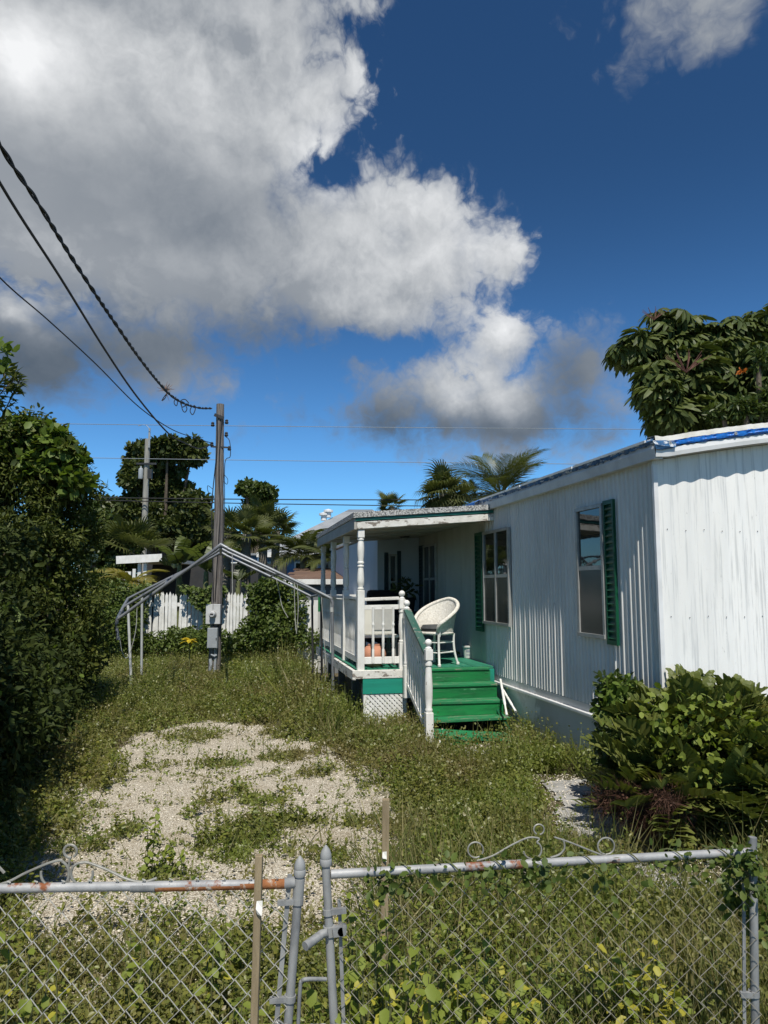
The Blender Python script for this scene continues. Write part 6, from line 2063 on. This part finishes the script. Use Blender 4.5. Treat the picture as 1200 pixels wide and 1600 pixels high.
# ------------------------------------------------------------------ weeds and grass on the ground
WDX, WDY = DRIVE[:, 0], DRIVE[:, 1]
PATCH = [(300, 1275, 30, 10), (200, 1300, 25, 20), (500, 1210, 50, 12), (240, 1200, 40, 8), (450, 1290, 50, 14), (520, 1340, 40, 14), (150, 1330, 50, 14), (280, 1375, 80, 20), (385, 1245, 75, 20), (395, 1322, 110, 40), (330, 1150, 80, 12), (460, 1180, 60, 14), (110, 1270, 70, 40), (570, 1285, 40, 30), (350, 1195, 50, 10), (430, 1215, 60, 8), (160, 1230, 40, 15), (60, 1330, 70, 50)]


def veg_density(x, y):
    sd = poly_sdf(x, y, DRIVE)
    f1 = fbm(x * 1.4, y * 1.4, 41)
    f2 = fbm(x * 4.0, y * 4.0, 45)
    out = 1 - np.clip((sd + (f1 - .5) * 0.8 + (f2 - .5) * .5 + 0.22) / 0.30, 0, 1)
    pt = np.zeros_like(x)
    for (px_, py_, rx, ry) in PATCH:
        c_ = G(px_, py_)
        rxw = rx * c_.y / 1115
        ryw = abs(G(px_, py_ - ry).y - G(px_, py_ + ry).y) / 2
        pt = np.maximum(pt, np.exp(-((x - c_.x) / rxw) ** 2 - ((y - c_.y) / ryw) ** 2))
    f3 = fbm(x * 2.2, y * 2.2, 47)
    ins = np.clip((pt * 0.75 + f2 * 1.1 + f3 * .5 - 1.2) * 2.2, 0, 0.7)
    near = np.clip((4.0 - y) / 0.8, 0, 1) * np.clip(f2 * 2.8 - 0.62, 0, 1)     # scattered weeds right behind the gate
    base = 0.035 + 0.18 * np.clip(f3 - .5, 0, 1)
    d = np.maximum(np.maximum(np.maximum(out, ins), near * 0.9), base)
    pd = np.maximum(poly_sdf(x, y, PATH), poly_sdf(x, y, PATH2)) + (f2 - .5) * .25
    d = d * np.where(pd > -0.12, np.clip((f2 - .66) * 1.2, 0, .4), 1.0)
    n_, t_ = to_nt(x, y)
    home_ = (n_ > -0.02) & (t_ > 0.9)
    por = (n_ > NL - 0.02) & (t_ > TF - 0.02)
    stp = (n_ > SN0 - 0.02) & (n_ < SN1 + .05) & (t_ > STF - TREAD * 4 - 0.0)
    fs = np.exp(-((n_ + 0.80) / .55) ** 4 - ((t_ - 2.35) / .42) ** 2)
    d = np.where(home_ | por | stp, 0, d * (1 - .95 * fs))
    return d


def weeds():
    rg = np.random.default_rng(101)
    N = 118000
    Y = 1.7 + (22.5 - 1.7) * rg.random(N) ** 1.75
    X = rg.uniform(-0.66, 0.66, N) * Y + rg.normal(size=N) * .4
    d = veg_density(X, Y)
    keep = rg.random(N) < d
    X, Y, d = X[keep], Y[keep], d[keep]
    n = len(X)
    f = fbm(X * 0.9, Y * 0.9, 51)
    g_ = fbm(X * 3.1, Y * 3.1, 52)
    sd = poly_sdf(X, Y, DRIVE)
    outside = np.clip(-sd / 0.8, 0, 1)
    h = (0.05 + 0.14 * outside + 0.22 * np.clip(f - .45, 0, 1) * outside) * (0.5 + g_)
    n_, t_ = to_nt(X, Y)
    h *= (0.75 + .9 * np.clip(fbm(X * 1.9, Y * 1.9, 57) * 2 - .6, 0, 1))
    h *= 1 + 0.6 * np.exp(-((n_ + 2.4) / .4) ** 2) * ((t_ > 3.6)) - 0.45 * np.exp(-((n_ + 0.9) / .7) ** 2 - ((t_ - 2.2) / .5) ** 2) - .35 * np.exp(-((n_ + 1.5) / .4) ** 2 - ((t_ - 3.2) / .5) ** 2)
    z0 = gz_(X, Y) - 0.015
    K = 13
    idx = np.repeat(np.arange(n), K)
    s_ = rg.random(n * K)
    sc = (0.62 + 0.55 * np.sqrt(Y / 4.0))[idx]
    lean = (rg.normal(size=(n, 2)) * 0.35)[idx]
    pos = np.stack([X[idx] + (lean[:, 0] * s_) * h[idx] + rg.normal(size=n * K) * .022 * sc, Y[idx] + (lean[:, 1] * s_) * h[idx] + rg.normal(size=n * K) * .022 * sc, z0[idx] + h[idx] * s_ ** 0.7], 1)
    nrm = unit(rg.normal(size=(n * K, 3)) * 0.75 + [0, -0.15, 0.9])
    ax = unit(rg.normal(size=(n * K, 3)) + [0, 0, 0.25])
    size = (0.011 + 0.024 * rg.random(n * K) ** 1.6) * sc
    # thin stems and seed heads standing clear of the leaves
    si = rg.choice(n, int(n * .55))
    sp3 = np.stack([X[si], Y[si], z0[si]], 1)
    sax = unit(rg.normal(size=(len(si), 3)) * [0.3, 0.3, 0.05] + [0, 0, 1.0])
    sl_ = h[si] * (1.0 + .7 * rg.random(len(si))) + 0.03
    heads = sp3 + sax * sl_[:, None]
    m1 = scatter_mesh('weeds', [(T_diamond(0.3, 0.05), pos, frames(ax, nrm), size), (T_blade(0.014, 0.1), sp3, frames(sax, rdir(rg, len(si)) * [1, 1, .1]), sl_),
                                (T_diamond(0.42, 0.1), heads, frames(rdir(rg, len(si)), rdir(rg, len(si)) + [0, -.3, .8]), (0.010 + .012 * rg.random(len(si))) * (0.7 + .5 * np.sqrt(Y[si] / 4)))])
    tag(obj('weeds', m1, 'weed'), 'mixed olive weeds covering the yard', None, None, 'stuff')
    # grass blades, denser and longer toward the gate and along the porch
    N = 90000
    Y = 1.75 + 15 * rg.random(N) ** 2.6
    X = rg.uniform(-0.66, 0.68, N) * Y
    d = veg_density(X, Y)
    tall = np.clip((X - 0.2) / 0.6, 0, 1) * np.clip((4.2 - Y) / 1.5, 0, 1)
    n_, t_ = to_nt(X, Y)
    por = np.exp(-((n_ + 2.25) / .3) ** 2) * (t_ > 3.0) + .3 * np.exp(-((n_ + 1.5) / .3) ** 2 - ((t_ - 3.0) / .4) ** 2)
    fl = fbm(X * 1.6, Y * 1.6, 61)
    keep = (rg.random(N) < d * (0.22 + 1.6 * np.clip(fl - .4, 0, 1) + tall * .8 + por * .6))
    X, Y = X[keep], Y[keep]
    tall, por = tall[keep], por[keep]
    n = len(X)
    pos = np.stack([X, Y, gz_(X, Y) - 0.02], 1)
    ax = unit(rg.normal(size=(n, 3)) * [0.45, 0.45, 0.1] + [0, 0, 0.9])
    L = (0.10 + 0.13 * rg.random(n)) * (1 + 1.1 * tall + .7 * por) * (0.85 + .05 * Y)
    nr = rdir(rg, n) * [1, 1, .1]
    m2 = scatter_mesh('grass', [(T_blade(0.018, 0.35), pos, frames(ax, nr), L)])
    tag(obj('grass', m2, 'dry_grass'), 'thin grass blades among the weeds', None, None, 'stuff')
    # taller weeds standing out of the carpet, and the tangle behind the gates
    N = 13000
    Y = 2.3 + 14 * rg.random(N) ** 1.5
    X = rg.uniform(-0.64, 0.66, N) * Y
    N2 = 1500
    Y2 = 2.38 + 1.5 * rg.random(N2) ** 1.4
    X2 = rg.uniform(-0.62, 0.66, N2) * Y2
    d = veg_density(X, Y)
    f = fbm(X * .8, Y * .8, 71)
    k1 = rg.random(N) < d * np.clip(f * 3.4 - 1.25, 0, 1) * (d > .3)
    g2 = np.where(X2 > -0.1, 0.9, 0.42) * np.clip(fbm(X2 * 2.4, Y2 * 2.4, 72) * 3 - .8, 0.1, 1)
    k2 = rg.random(N2) < g2
    hh = np.concatenate([(0.10 + .22 * rg.random(N) ** 1.5)[k1], ((0.18 + .28 * rg.random(N2)) * np.where(X2 > -.1, 1.1, 0.75))[k2]])
    X = np.concatenate([X[k1], X2[k2]])
    Y = np.concatenate([Y[k1], Y2[k2]])
    pd = np.maximum(poly_sdf(X, Y, PATH), poly_sdf(X, Y, PATH2))
    n_, t_ = to_nt(X, Y)
    ok = (pd < -0.1) & ~((n_ > -2.0) & (t_ > 1.8))
    X, Y, hh = X[ok], Y[ok], hh[ok]
    n = len(X)
    K = 18
    lean = rg.normal(size=(n, 2)) * .28
    idx = np.repeat(np.arange(n), K)
    s_ = np.tile((np.arange(K) + .5) / K, n) * .85 + .15
    ang = np.tile(np.arange(K) * 2.4, n) + rg.normal(size=n * K) * .4
    pos = np.stack([X[idx] + lean[idx, 0] * s_ * hh[idx], Y[idx] + lean[idx, 1] * s_ * hh[idx], gz_(X[idx], Y[idx]) + hh[idx] * s_], 1)
    ax = unit(np.stack([np.cos(ang), np.sin(ang), .35 + .5 * rg.normal(size=n * K)], 1))
    nr = unit(rg.normal(size=(n * K, 3)) * .4 + [0, -.1, 1])
    size = (0.020 + .022 * rg.random(n * K)) * (1.15 - .5 * s_) * (0.75 + .08 * Y[idx])
    base = np.stack([X, Y, gz_(X, Y) - .02], 1)
    sax = unit(np.stack([lean[:, 0], lean[:, 1], np.ones(n)], 1))
    m4 = scatter_mesh('tall_weeds', [(T_oval(0.3, .06, .15), pos, frames(ax, nr), size), (T_blade(0.010, 0.02), base, frames(sax, rdir(rg, n) * [1, 1, .1]), hh * 1.05)])
    tag(obj('tall_weeds', m4, 'tall_weed'), 'taller leafy weeds rising from the carpet', None, None, 'stuff')
    # tangle of thin dry grass behind the right gate
    N = 9000
    Y = 2.35 + 2.2 * rg.random(N) ** 1.3
    X = rg.uniform(-0.02, 0.66, N) * Y
    f = fbm(X * 2.0, Y * 2.0, 75)
    pd = np.maximum(poly_sdf(X, Y, PATH), poly_sdf(X, Y, PATH2))
    keep = (rg.random(N) < np.clip(f * 3 - .85, 0.05, 1)) & (pd < -.05)
    X, Y = X[keep], Y[keep]
    n = len(X)
    ax = unit(rg.normal(size=(n, 3)) * [0.5, 0.5, 0.1] + [0, 0, .8])
    m5 = scatter_mesh('tall_grass', [(T_blade(0.008, 0.45), np.stack([X, Y, gz_(X, Y) - .02], 1), frames(ax, rdir(rg, n) * [1, 1, .1]), 0.22 + .32 * rg.random(n))])
    tag(obj('tall_grass', m5, 'dry_grass'), 'tangle of thin tall grass behind the right gate', None, None, 'stuff')
    # crushed shell pieces
    N = 75000
    Y = 2.0 + 7.5 * rg.random(N) ** 1.6
    X = rg.uniform(-0.6, 0.6, N) * Y
    sd = poly_sdf(X, Y, DRIVE)
    pth = np.maximum(poly_sdf(X, Y, PATH), poly_sdf(X, Y, PATH2))
    keep = (sd > -0.15) | ((pth > -.22) & (rg.random(N) < .95))
    X, Y = X[keep], Y[keep]
    n = len(X)
    pos = np.stack([X, Y, gz_(X, Y) - 0.006 + np.where(pth[keep] > -.02, .018, 0)], 1)
    oc = (np.array([(1, 0, 0), (-.8, .1, .1), (0, 1, 0), (.1, -.9, 0), (.1, 0, .6), (0, .1, -.6)]), [np.array([(0, 2, 4), (2, 1, 4), (1, 3, 4), (3, 0, 4)])])
    R_ = frames(rdir(rg, n) * [1, 1, .3], rdir(rg, n) * .5 + [0, 0, 1])
    m3 = scatter_mesh('gravel', [(oc, pos, R_, (0.0032 + 0.006 * rg.random(n) ** 2.5) * (0.8 + .06 * Y))])
    tag(obj('gravel', m3, 'pebble'), 'loose crushed shell on the driveway', None, None, 'stuff')


weeds()

# larger stones along the path edge
rg = np.random.default_rng(111)
stm = []
for k in range(3):
    mb = MB()
    r2 = np.random.default_rng(200 + k)
    mb.lathe([(0.0, -0.5), (0.6, -0.45), (1.0, 0.0), (0.8, .45), (0.35, .62), (0.0, .65)], 9)
    mb.v = [tuple(np.array(v_) * (0.75 + .5 * r2.random(3))) for v_ in mb.v]
    m_ = mb.mesh('stone')
    m_.materials.append(M['stone'])
    stm.append(m_)
for i, (x, y) in enumerate(((945, 1245), (938, 1268), (958, 1262), (980, 1290), (925, 1230), (1010, 1318))):
    p = G(x, y)
    o = obj('stone', stm[i % 3], None, at=(p.x, p.y, 0.012), rot=(0, 0, i * 1.3), scale=0.018 + 0.006 * (i % 3))
    tag(o, ('pale stone touching the left edge of the dead brush', 'pale stone in the middle of the path left of the dead brush', 'pale stone half under the left twigs of the dead brush', 'pale stone in front of the dead brush', 'pale stone farthest up the path, by the skirting', 'pale stone nearest the right gate on the path')[i], 'stone', 'small stones on the path')

# ------------------------------------------------------------------ individual weeds
lmesh = {}
for nm, mt_ in (('green', 'broadleaf'), ('yellow', 'broadleaf_yellow')):
    lmesh[nm] = []
    for k in range(3):
        tv, tf = T_oval(0.30 + .05 * k, 0.06, 0.12 + .12 * k)
        m_ = scatter_mesh('leaf', [((tv, tf), np.zeros((1, 3)), np.eye(3)[None], 1.0)])
        m_.materials.append(M[mt_])
        lmesh[nm].append(m_)


def weed_plant(label, base, h, nst, nl, size, seed, yellow=0.3, group=None, spread=0.12, lean=(0, 0)):
    rg = random.Random(seed)
    o = thing('weed_plant', label, 'weed', base, group=group)
    base = Vector(base)
    for s_ in range(nst):
        a = rg.uniform(0, 6.28)
        r = spread * sqrt(rg.random())
        b0_ = base + Vector((cos(a) * r * .4, sin(a) * r * .4, -0.02))
        hh = h * rg.uniform(.7, 1.0)
        tip = base + Vector((cos(a) * r + lean[0], sin(a) * r + lean[1], hh))
        pts = curve_pts(b0_, b0_.lerp(tip, .5) + Vector((rg.gauss(0, .015), rg.gauss(0, .015), .03)), tip, 6)
        obj('stem', MB().tube(pts, [0.0035] * 5 + [.002, .0012], 5), 'stem', o)
        for k in range(nl):
            f = 0.25 + 0.75 * (k + rg.random()) / nl
            q = f * 6
            i = min(int(q), 5)
            p = pts[i].lerp(pts[i + 1], q - i)
            ye = rg.random() < yellow
            obj('leaf', lmesh['yellow' if ye else 'green'][rg.randrange(3)], None, o, at=p, rot=(rg.uniform(-.8, .4), rg.uniform(-.5, .5), k * 2.4 + rg.uniform(-.5, .5)), scale=size * rg.uniform(.6, 1.15), label='yellow leaf' if ye else None)
    return o


GW = 'broad-leaved weeds behind the right gate'
spots = [(570, 1500, .52), (600, 1440, .50), (640, 1520, .48), (690, 1560, .45), (730, 1540, .5), (770, 1570, .46), (600, 1580, .42), (660, 1600, .4), (735, 1605, .4), (565, 1590, .40), (820, 1590, .38)]
LBL = ['leafy yellow-green weed nearest the latch post', 'tall green weed under the wooden stake of the right gate', 'yellow-green weed right of the latch post weed', 'yellowish weed in the middle of the weed patch', 'broad-leaved weed at the right of the patch behind the mesh',
       'pale weed low in the right gate mesh', 'low weed at the foot of the latch post', 'low yellow weed near the bottom of the right gate', 'short weed between its taller neighbours at the bottom of the right gate', 'short green weed touching the latch post', 'lone low weed at the right end of the weed patch']
for i, (x, y, h) in enumerate(spots):
    Y = 2.2 + 0.13 * (i % 3)
    p = P(x, y, Y)
    weed_plant(LBL[i], (p.x, Y, 0), max(0.25, p.z + 0.13), 9, 18, 0.042, 300 + i, 0.26 if i not in (1, 0) else .12, GW, 0.17)
for i, (x, y, Y, yl_, lb) in enumerate(((985, 1500, 2.5, .5, 'yellow-green weed in the right gate mesh, left of the end post pair'), (1040, 1490, 2.55, .45, 'yellow-leaved weed near the right end post of the gate'), (1015, 1545, 2.45, .7, 'small bright yellow weed at the bottom by the right end post'), (955, 1480, 2.6, .25, 'thin green weed standing in tall grass behind the right gate'))):
    p = P(x, y, Y)
    weed_plant(lb, (p.x, Y, 0), max(0.2, p.z + .06), 6, 14, 0.044, 330 + i, yl_, GW, 0.11)
for i, (x, y, Y, lb) in enumerate(((40, 1490, 2.5, 'green weed at the far left behind the left gate'), (90, 1540, 2.5, 'low weed behind the left gate below the scroll'), (215, 1420, 2.9, 'weed behind the left gate on the gravel'), (330, 1430, 3.0, 'weed in the middle of the left gate mesh'), (360, 1535, 2.5, 'long-leaved light green weed low in the left gate'), (15, 1400, 2.4, 'single leaf weed at the top left of the gate rail'))):
    p = P(x, y, Y)
    weed_plant(lb, (p.x, Y, 0), max(0.15, p.z + .04), 4, 9, 0.052, 350 + i, .1, 'weeds behind the left gate', 0.1)
p = G(232, 1378)
weed_plant('tall thin weed standing alone on the gravel behind the left gate', (p.x, p.y, 0), P(228, 1248, p.y).z, 2, 22, 0.05, 370, 0.05, None, 0.05)
p = G(265, 1375)
weed_plant('shorter bushy weed beside the tall thin weed on the gravel', (p.x, p.y, 0), P(262, 1318, p.y).z, 3, 10, 0.05, 371, 0.05, None, 0.10)
# vine tendrils wound over the right gate's top rail
rg = np.random.default_rng(380)
vn = thing('rail_vine', 'dark green vine wound along the top rail of the right gate', 'vine', P(760, 1360, 2.2))


def rail_pt(x):
    s_ = (x - 520) / 660
    return P(x, 1366 - 35 * s_, 2.14 + 0.19 * s_)


LP = []
for c0_, wd, k in ((610, 40, 90), (700, 60, 60), (790, 60, 110), (850, 40, 50), (930, 60, 60), (1060, 60, 60), (1150, 40, 120), (1165, 14, 60)):
    for i in range(k):
        x = c0_ + rg.normal() * wd * .5
        q = rail_pt(x)
        LP.append((q.x, q.y + rg.normal() * .03 - .01, q.z + rg.normal() * .022 - abs(rg.normal()) * .03))
LP = np.array(LP)
obj('foliage', scatter_mesh('foliage', [(T_oval(0.36), LP, frames(rdir(rg, len(LP)) + [0, 0, -.2], rdir(rg, len(LP)) + [0, -.7, .5]), 0.014 + .018 * rg.random(len(LP)))]), 'vine', vn)
mb = MB()
for a, b_ in ((590, 860), (700, 1000), (900, 1178)):
    mb.tube(smooth_path([rail_pt(x) + Vector((0, -0.022 * sin(x * .09), 0.022 * cos(x * .09))) for x in range(a, b_, 12)], 3), 0.002, 4)
obj('tendril', mb, 'stem', vn)
o = veg('post_vine', 'leafy vine bunched around the right end post of the gate', 'vine', P(1172, 1500, 2.3), [(shrub_mesh(381, [tuple(P(1165, 1385, 2.32)) + (.07, .05, .05), tuple(P(1185, 1420, 2.4)) + (.06, .06, .10), tuple(P(1150, 1400, 2.4)) + (.05, .05, .06)], 260, T_oval(0.34), 0.028, shell=.9), 'vine')])
# white wild flowers by the porch
for (x, y, Y, n, lb) in ((502, 1080, 10.6, 60, 'white wildflowers in the weeds left of the porch'), (690, 1180, 7.4, 10, 'few tiny white flowers in front of the steps')):
    wf = thing('wildflower', lb, 'wildflower', P(x, y + 15, Y))
    c_ = P(x, y, Y)
    obj('petals', shrub_mesh(390 + n, [(c_.x, c_.y, c_.z, 0.13, 0.1, 0.12)], n, T_oval(0.4), 0.035, shell=.95), 'petal_white', wf)
    obj('stem', MB().tube([(c_.x, c_.y, -0.02), (c_.x, c_.y, c_.z)], .006, 5), 'stem', wf)

# ------------------------------------------------------------------ the gates in the foreground
def gpt(x, y, Y=None):
    """pixel -> point in the plane of the gates"""
    if Y is None:
        if x > 490:
            Y = 2.14 + 0.19 * (x - 520) / 660
        else:
            Y = 2.05 + 0.035 * x / 450
    return P(x, y, Y)


def zig(ztop, zbot, p=0.073, r=0.0016, k=0, mat_='mesh_wire'):
    pts = []
    z = 0.0
    k0 = k
    while z > -(ztop - zbot):
        pts.append((0.0 if k % 2 == 0 else p / 2, 0.003 if k % 2 == 0 else -0.003, z))
        z -= p / 2
        k += 1
    # top twist
    mb = MB().tube(pts, r, 5)
    q = pts[0][0]
    mb.tube([(q, 0.003, 0), (q + 0.006, -0.002, 0.010), (q - 0.002, -0.004, 0.014)], r, 5)
    m_ = mb.mesh('wire')
    m_.materials.append(M[mat_])
    return m_


def finial(n=16):
    return [(0.0, 0), (0.0155, 0), (0.0165, 0.004), (0.0165, 0.016), (0.0150, 0.018), (0.0158, 0.022), (0.0150, 0.030), (0.0115, 0.040), (0.006, 0.048), (0.002, 0.053), (0.0, 0.0535)]


R1 = 0.0124
lg_ = thing('chain_link_gate', 'left chain-link gate leaf with rusty top rail and scroll ornament, leaning latch stile', 'gate', gpt(240, 1600))
a, b_ = gpt(-260, 1392), gpt(448, 1381)
obj('top_rail', MB().tube([a, a.lerp(b_, .5), b_], R1, 14), 'galv_rusty', lg_, smooth=True)
# sleeve on the rail
a2_, b2_ = gpt(205, 1386), gpt(243, 1385.5)
obj('rail_sleeve', MB().tube([a2_, b2_], R1 * 1.12, 14), 'galv', lg_, smooth=True)
obj('rusted_rail_section', MB().tube([gpt(244, 1385.5), gpt(445, 1381)], R1 * 1.03, 14), 'rusty', lg_, smooth=True, label='rusted section of the top rail')
st, sb = gpt(468, 1372), gpt(450, 1600)
sb2 = sb + (sb - st) * 0.95
obj('latch_stile', MB().tube([st + (st - sb) * 0.02, sb2], R1, 14), 'galv', lg_, smooth=True)
obj('collar', MB().tube([st, st.lerp(sb, 0.075), st.lerp(sb, 0.15)], 0.0155, 14), 'galv', lg_, smooth=True)
o_ = MB().lathe(finial(), 16)
obj('finial', o_, 'galv', lg_, at=st + (st - sb) * 0.015, smooth=True, scale=1.02)
obj('rail_cup', MB().tube([gpt(446, 1381), gpt(462, 1378)], 0.0155, 12), 'galv', lg_, smooth=True)
tb0, tb1 = gpt(453, 1366), gpt(432, 1600)
obj('tension_bar', MB().bar(tb0, tb1 + (tb1 - tb0) * .9, 0.005, 0.013, up=(1, 0, 0)), 'galv', lg_)
for y in (1408, 1560):
    s_ = (y - 1372) / 228
    c_ = st.lerp(sb, s_)
    obj('tension_band', MB().tube([c_ + (st - sb).normalized() * .008, c_ - (st - sb).normalized() * .008], 0.0162, 14).bar(c_ + Vector((-0.055, -0.004, -0.004)), c_ + Vector((-.008, -.006, 0)), 0.012, 0.014), 'galv', lg_)
wm = [zig(0.90, 0.02), zig(0.90, 0.02, k=1)]
wi = 0
x = gpt(-200, 1390).x
xe = gpt(440, 1390).x
while x < xe:
    # the mesh hangs from just under the top rail
    Yl = 2.05 + 0.035 * (x * 1115 / 2.05 + 600) / 450
    obj('wire', wm[wi % 2], None, lg_, at=(x, Yl - 0.006, P(100, 1383, 2.06).z + 0.003))
    x += 0.0365
    wi += 1


def scroll(par, pts, r=0.0036, Yfix=None, dy=0.0):
    obj('scroll', MB().tube(smooth_path([gpt(x, y, Yfix) + Vector((0, dy, 0)) for x, y in pts], 6), r, 7), 'scroll', par, smooth=True)


def circ(cx, cy, r, a0, a1, n=14):
    return [(cx + r * cos(radians(a0 + (a1 - a0) * i / n)), cy - r * sin(radians(a0 + (a1 - a0) * i / n))) for i in range(n + 1)]


scroll(lg_, [(-180, 1400), (-90, 1400), (0, 1382), (40, 1364), (75, 1349)] + circ(86, 1365, 22, 70, -190, 16))
scroll(lg_, [(245, 1372), (225, 1378), (200, 1374), (165, 1358), (138, 1348)] + circ(128, 1365, 17, 90, 375, 16))
scroll(lg_, circ(110, 1330, 10, -60, 280, 16))
scroll(lg_, [(107, 1384), (107, 1360), (109, 1341)], 0.003)
scroll(lg_, [(-30, 1342), (-10, 1348), (7, 1364)], 0.004)

rg_ = thing('chain_link_gate', 'right chain-link gate leaf with painted rusty rail, overgrown with weeds and vines', 'gate', gpt(850, 1600))
pt_, pb_ = gpt(509, 1352), gpt(522, 1600)
pb2 = pb_ + (pb_ - pt_) * 1.0
obj('latch_stile', MB().tube([pt_ + (pt_ - pb_) * .01, pb2], R1, 14), 'galv', rg_, smooth=True)
obj('finial', MB().lathe(finial(), 16), 'galv', rg_, at=pt_, smooth=True, scale=1.05)
obj('top_rail', MB().tube([gpt(517, 1366), gpt(850, 1348), gpt(1172, 1331)], R1, 14), 'galv_rusty', rg_, smooth=True)
et, eb = gpt(1176, 1308), gpt(1180, 1600)
obj('hinge_stile', MB().tube([et, eb + (eb - et) * .9], R1, 14), 'galv', rg_, smooth=True)
tb0, tb1 = gpt(530, 1405), gpt(537, 1600)
obj('tension_bar', MB().bar(tb0, tb1 + (tb1 - tb0), 0.004, 0.010, up=(1, 0, 0)), 'galv', rg_)
tb0, tb1 = gpt(1162, 1380), gpt(1163, 1600)
obj('tension_bar', MB().bar(tb0, tb1 + (tb1 - tb0), 0.004, 0.010, up=(1, 0, 0)), 'galv', rg_)
axis = (pt_ - pb_).normalized()
for y in (1425,):
    c_ = pt_.lerp(pb_, (y - 1352) / 248)
    obj('tension_band', MB().tube([c_ + axis * .008, c_ - axis * .008], 0.0162, 14).bar(c_ + Vector((0.01, -.008, 0.002)), c_ + Vector((0.052, -.006, 0.006)), 0.012, 0.015), 'galv', rg_)
c_ = gpt(1178, 1552)
obj('tension_band', MB().tube([c_ + Vector((0, 0, .008)), c_ - Vector((0, 0, .008))], 0.0162, 14).bar(c_ + Vector((-0.01, -.008, 0.0)), c_ + Vector((-0.045, -.006, 0.0)), 0.012, 0.016), 'galv', rg_)
# fork latch
c_ = pt_.lerp(pb_, (1455 - 1352) / 248)
mb = MB().tube([c_ + axis * .013, c_ - axis * .013], 0.0175, 14)
mb.bar(c_ + Vector((0.012, -.012, .002)), c_ + Vector((0.040, -.012, .006)), 0.016, 0.026)
mb.tube([c_ + Vector((0.038, -.02, .004)), c_ + Vector((0.038, .01, .004))], 0.013, 10)
obj('latch_collar', mb, 'galv', rg_, smooth=True)
la, lb_ = c_ + Vector((-0.018, -0.02, 0.0)), gpt(478, 1473) + Vector((0, -0.02, 0))
obj('fork_latch', MB().tube([c_ + Vector((-.002, -.02, .004)), la, lb_], [0.011, 0.012, 0.0125], 12), 'galv', rg_, smooth=True)
# drop rod
obj('drop_rod', MB().tube(smooth_path([gpt(509, 1530), gpt(480, 1530), gpt(472, 1533), gpt(469, 1542), gpt(466, 1600), gpt(463, 1690)], 5), 0.0055, 10), 'galv', rg_, smooth=True)
x = gpt(530, 1370).x
xe = gpt(1165, 1340).x
zt_ = P(520, 1372, 2.14).z
wm = [zig(0.90, 0.02, r=.0011, mat_='mesh_wire_old'), zig(0.90, 0.02, k=1, r=.0011, mat_='mesh_wire_old')]
wj = random.Random(9)
while x < xe:
    pxx = 600 + x / 2.2 * 1115
    Yl = 2.14 + 0.19 * (pxx - 520) / 660
    obj('wire', wm[wi % 2], None, rg_, at=(x + wj.uniform(-.0015, .0015), Yl - 0.006 + 0.012 * sin(x * 3.1), zt_ - 0.02 + wj.uniform(-.002, .002) - 0.008 * sin(x * 2.6)), rot=(wj.uniform(-.012, .012), wj.uniform(-.003, .003), 0))
    x += 0.0365
    wi += 1
scroll(rg_, [(745, 1345), (770, 1337), (800, 1320), (825, 1309), (842, 1310)] + circ(832, 1328, 14, 60, -170, 14), 0.0026)
scroll(rg_, [(866, 1308), (890, 1316), (925, 1330), (945, 1337)] + circ(947, 1322, 13, -90, 260, 14), 0.0026)
scroll(rg_, circ(743, 1328, 12, -30, 300, 14), 0.0024)
scroll(rg_, circ(842, 1296, 8, -80, 240, 14), 0.0024)
scroll(rg_, [(880, 1311), (882, 1325), (874, 1335), (860, 1340)], 0.003)

# chain at the foot of the latch stiles
ch = thing('chain', 'short steel chain looped between the two latch stiles near the ground', 'chain', gpt(480, 1598))
path_ = smooth_path([gpt(438, 1592), gpt(446, 1597), gpt(470, 1601), (gpt(495, 1596)), gpt(520, 1598), gpt(545, 1594)], 5)
Lc = 0
lk = []
for i in range(13):
    a = 2 * pi * i / 13
    lk.append((0.011 * cos(a), 0.006 * sin(a), 0))
lkm = MB().tube(lk[:-0 or None], 0.0022, 6, closed=True).mesh('link')
lkm.materials.append(M['chain'])
tot = sum((path_[i + 1] - path_[i]).length for i in range(len(path_) - 1))
nl = int(tot / 0.016)
for i in range(nl):
    s_ = i / nl * (len(path_) - 1)
    k = int(s_)
    p = path_[k].lerp(path_[k + 1], s_ - k) + Vector((0, -.02, 0))
    d = path_[k + 1] - path_[k]
    obj('link', lkm, None, ch, at=p, rot=((i % 2) * pi / 2, -atan2(d.z, d.x), atan2(d.y, d.x)))

# wooden stakes
for (x, yt, Y, wpx, lb, ptag) in ((404, 1338, 1.98, 11, 'short weathered wooden stake standing in front of the left gate', (406, 1418)), (603, 1250, 2.85, 11, 'taller wooden stake behind the right gate with paper tag', (601, 1338))):
    top_ = P(x, yt, Y)
    s_ = thing('wooden_stake', lb, 'stake', (top_.x, Y, 0))
    wd = wpx * Y / 1115
    lean_ = 0.012
    obj('shaft', MB().add([(top_.x - wd / 2 + dx_ * wd - (lean_ if z_ == 0 else 0), Y + dy_ * wd, (-0.1 if z_ == 0 else top_.z)) for z_ in (0, 1) for dx_, dy_ in ((0, 0), (1, 0), (1, 1), (0, 1))], [(0, 3, 2, 1), (4, 5, 6, 7), (0, 1, 5, 4), (1, 2, 6, 5), (2, 3, 7, 6), (3, 0, 4, 7)]), 'stake', s_, bevel=0.002)
    q = P(*ptag, Y)
    obj('paper_tag', MB().grid([[(q.x - .008, Y - .004, q.z + .018), (q.x + .008, Y - .006, q.z + .020)], [(q.x - .009, Y - .010, q.z), (q.x + .008, Y - .007, q.z)], [(q.x - .006, Y - .006, q.z - .014), (q.x + .007, Y - .012, q.z - .017)]]), 'paper', s_)
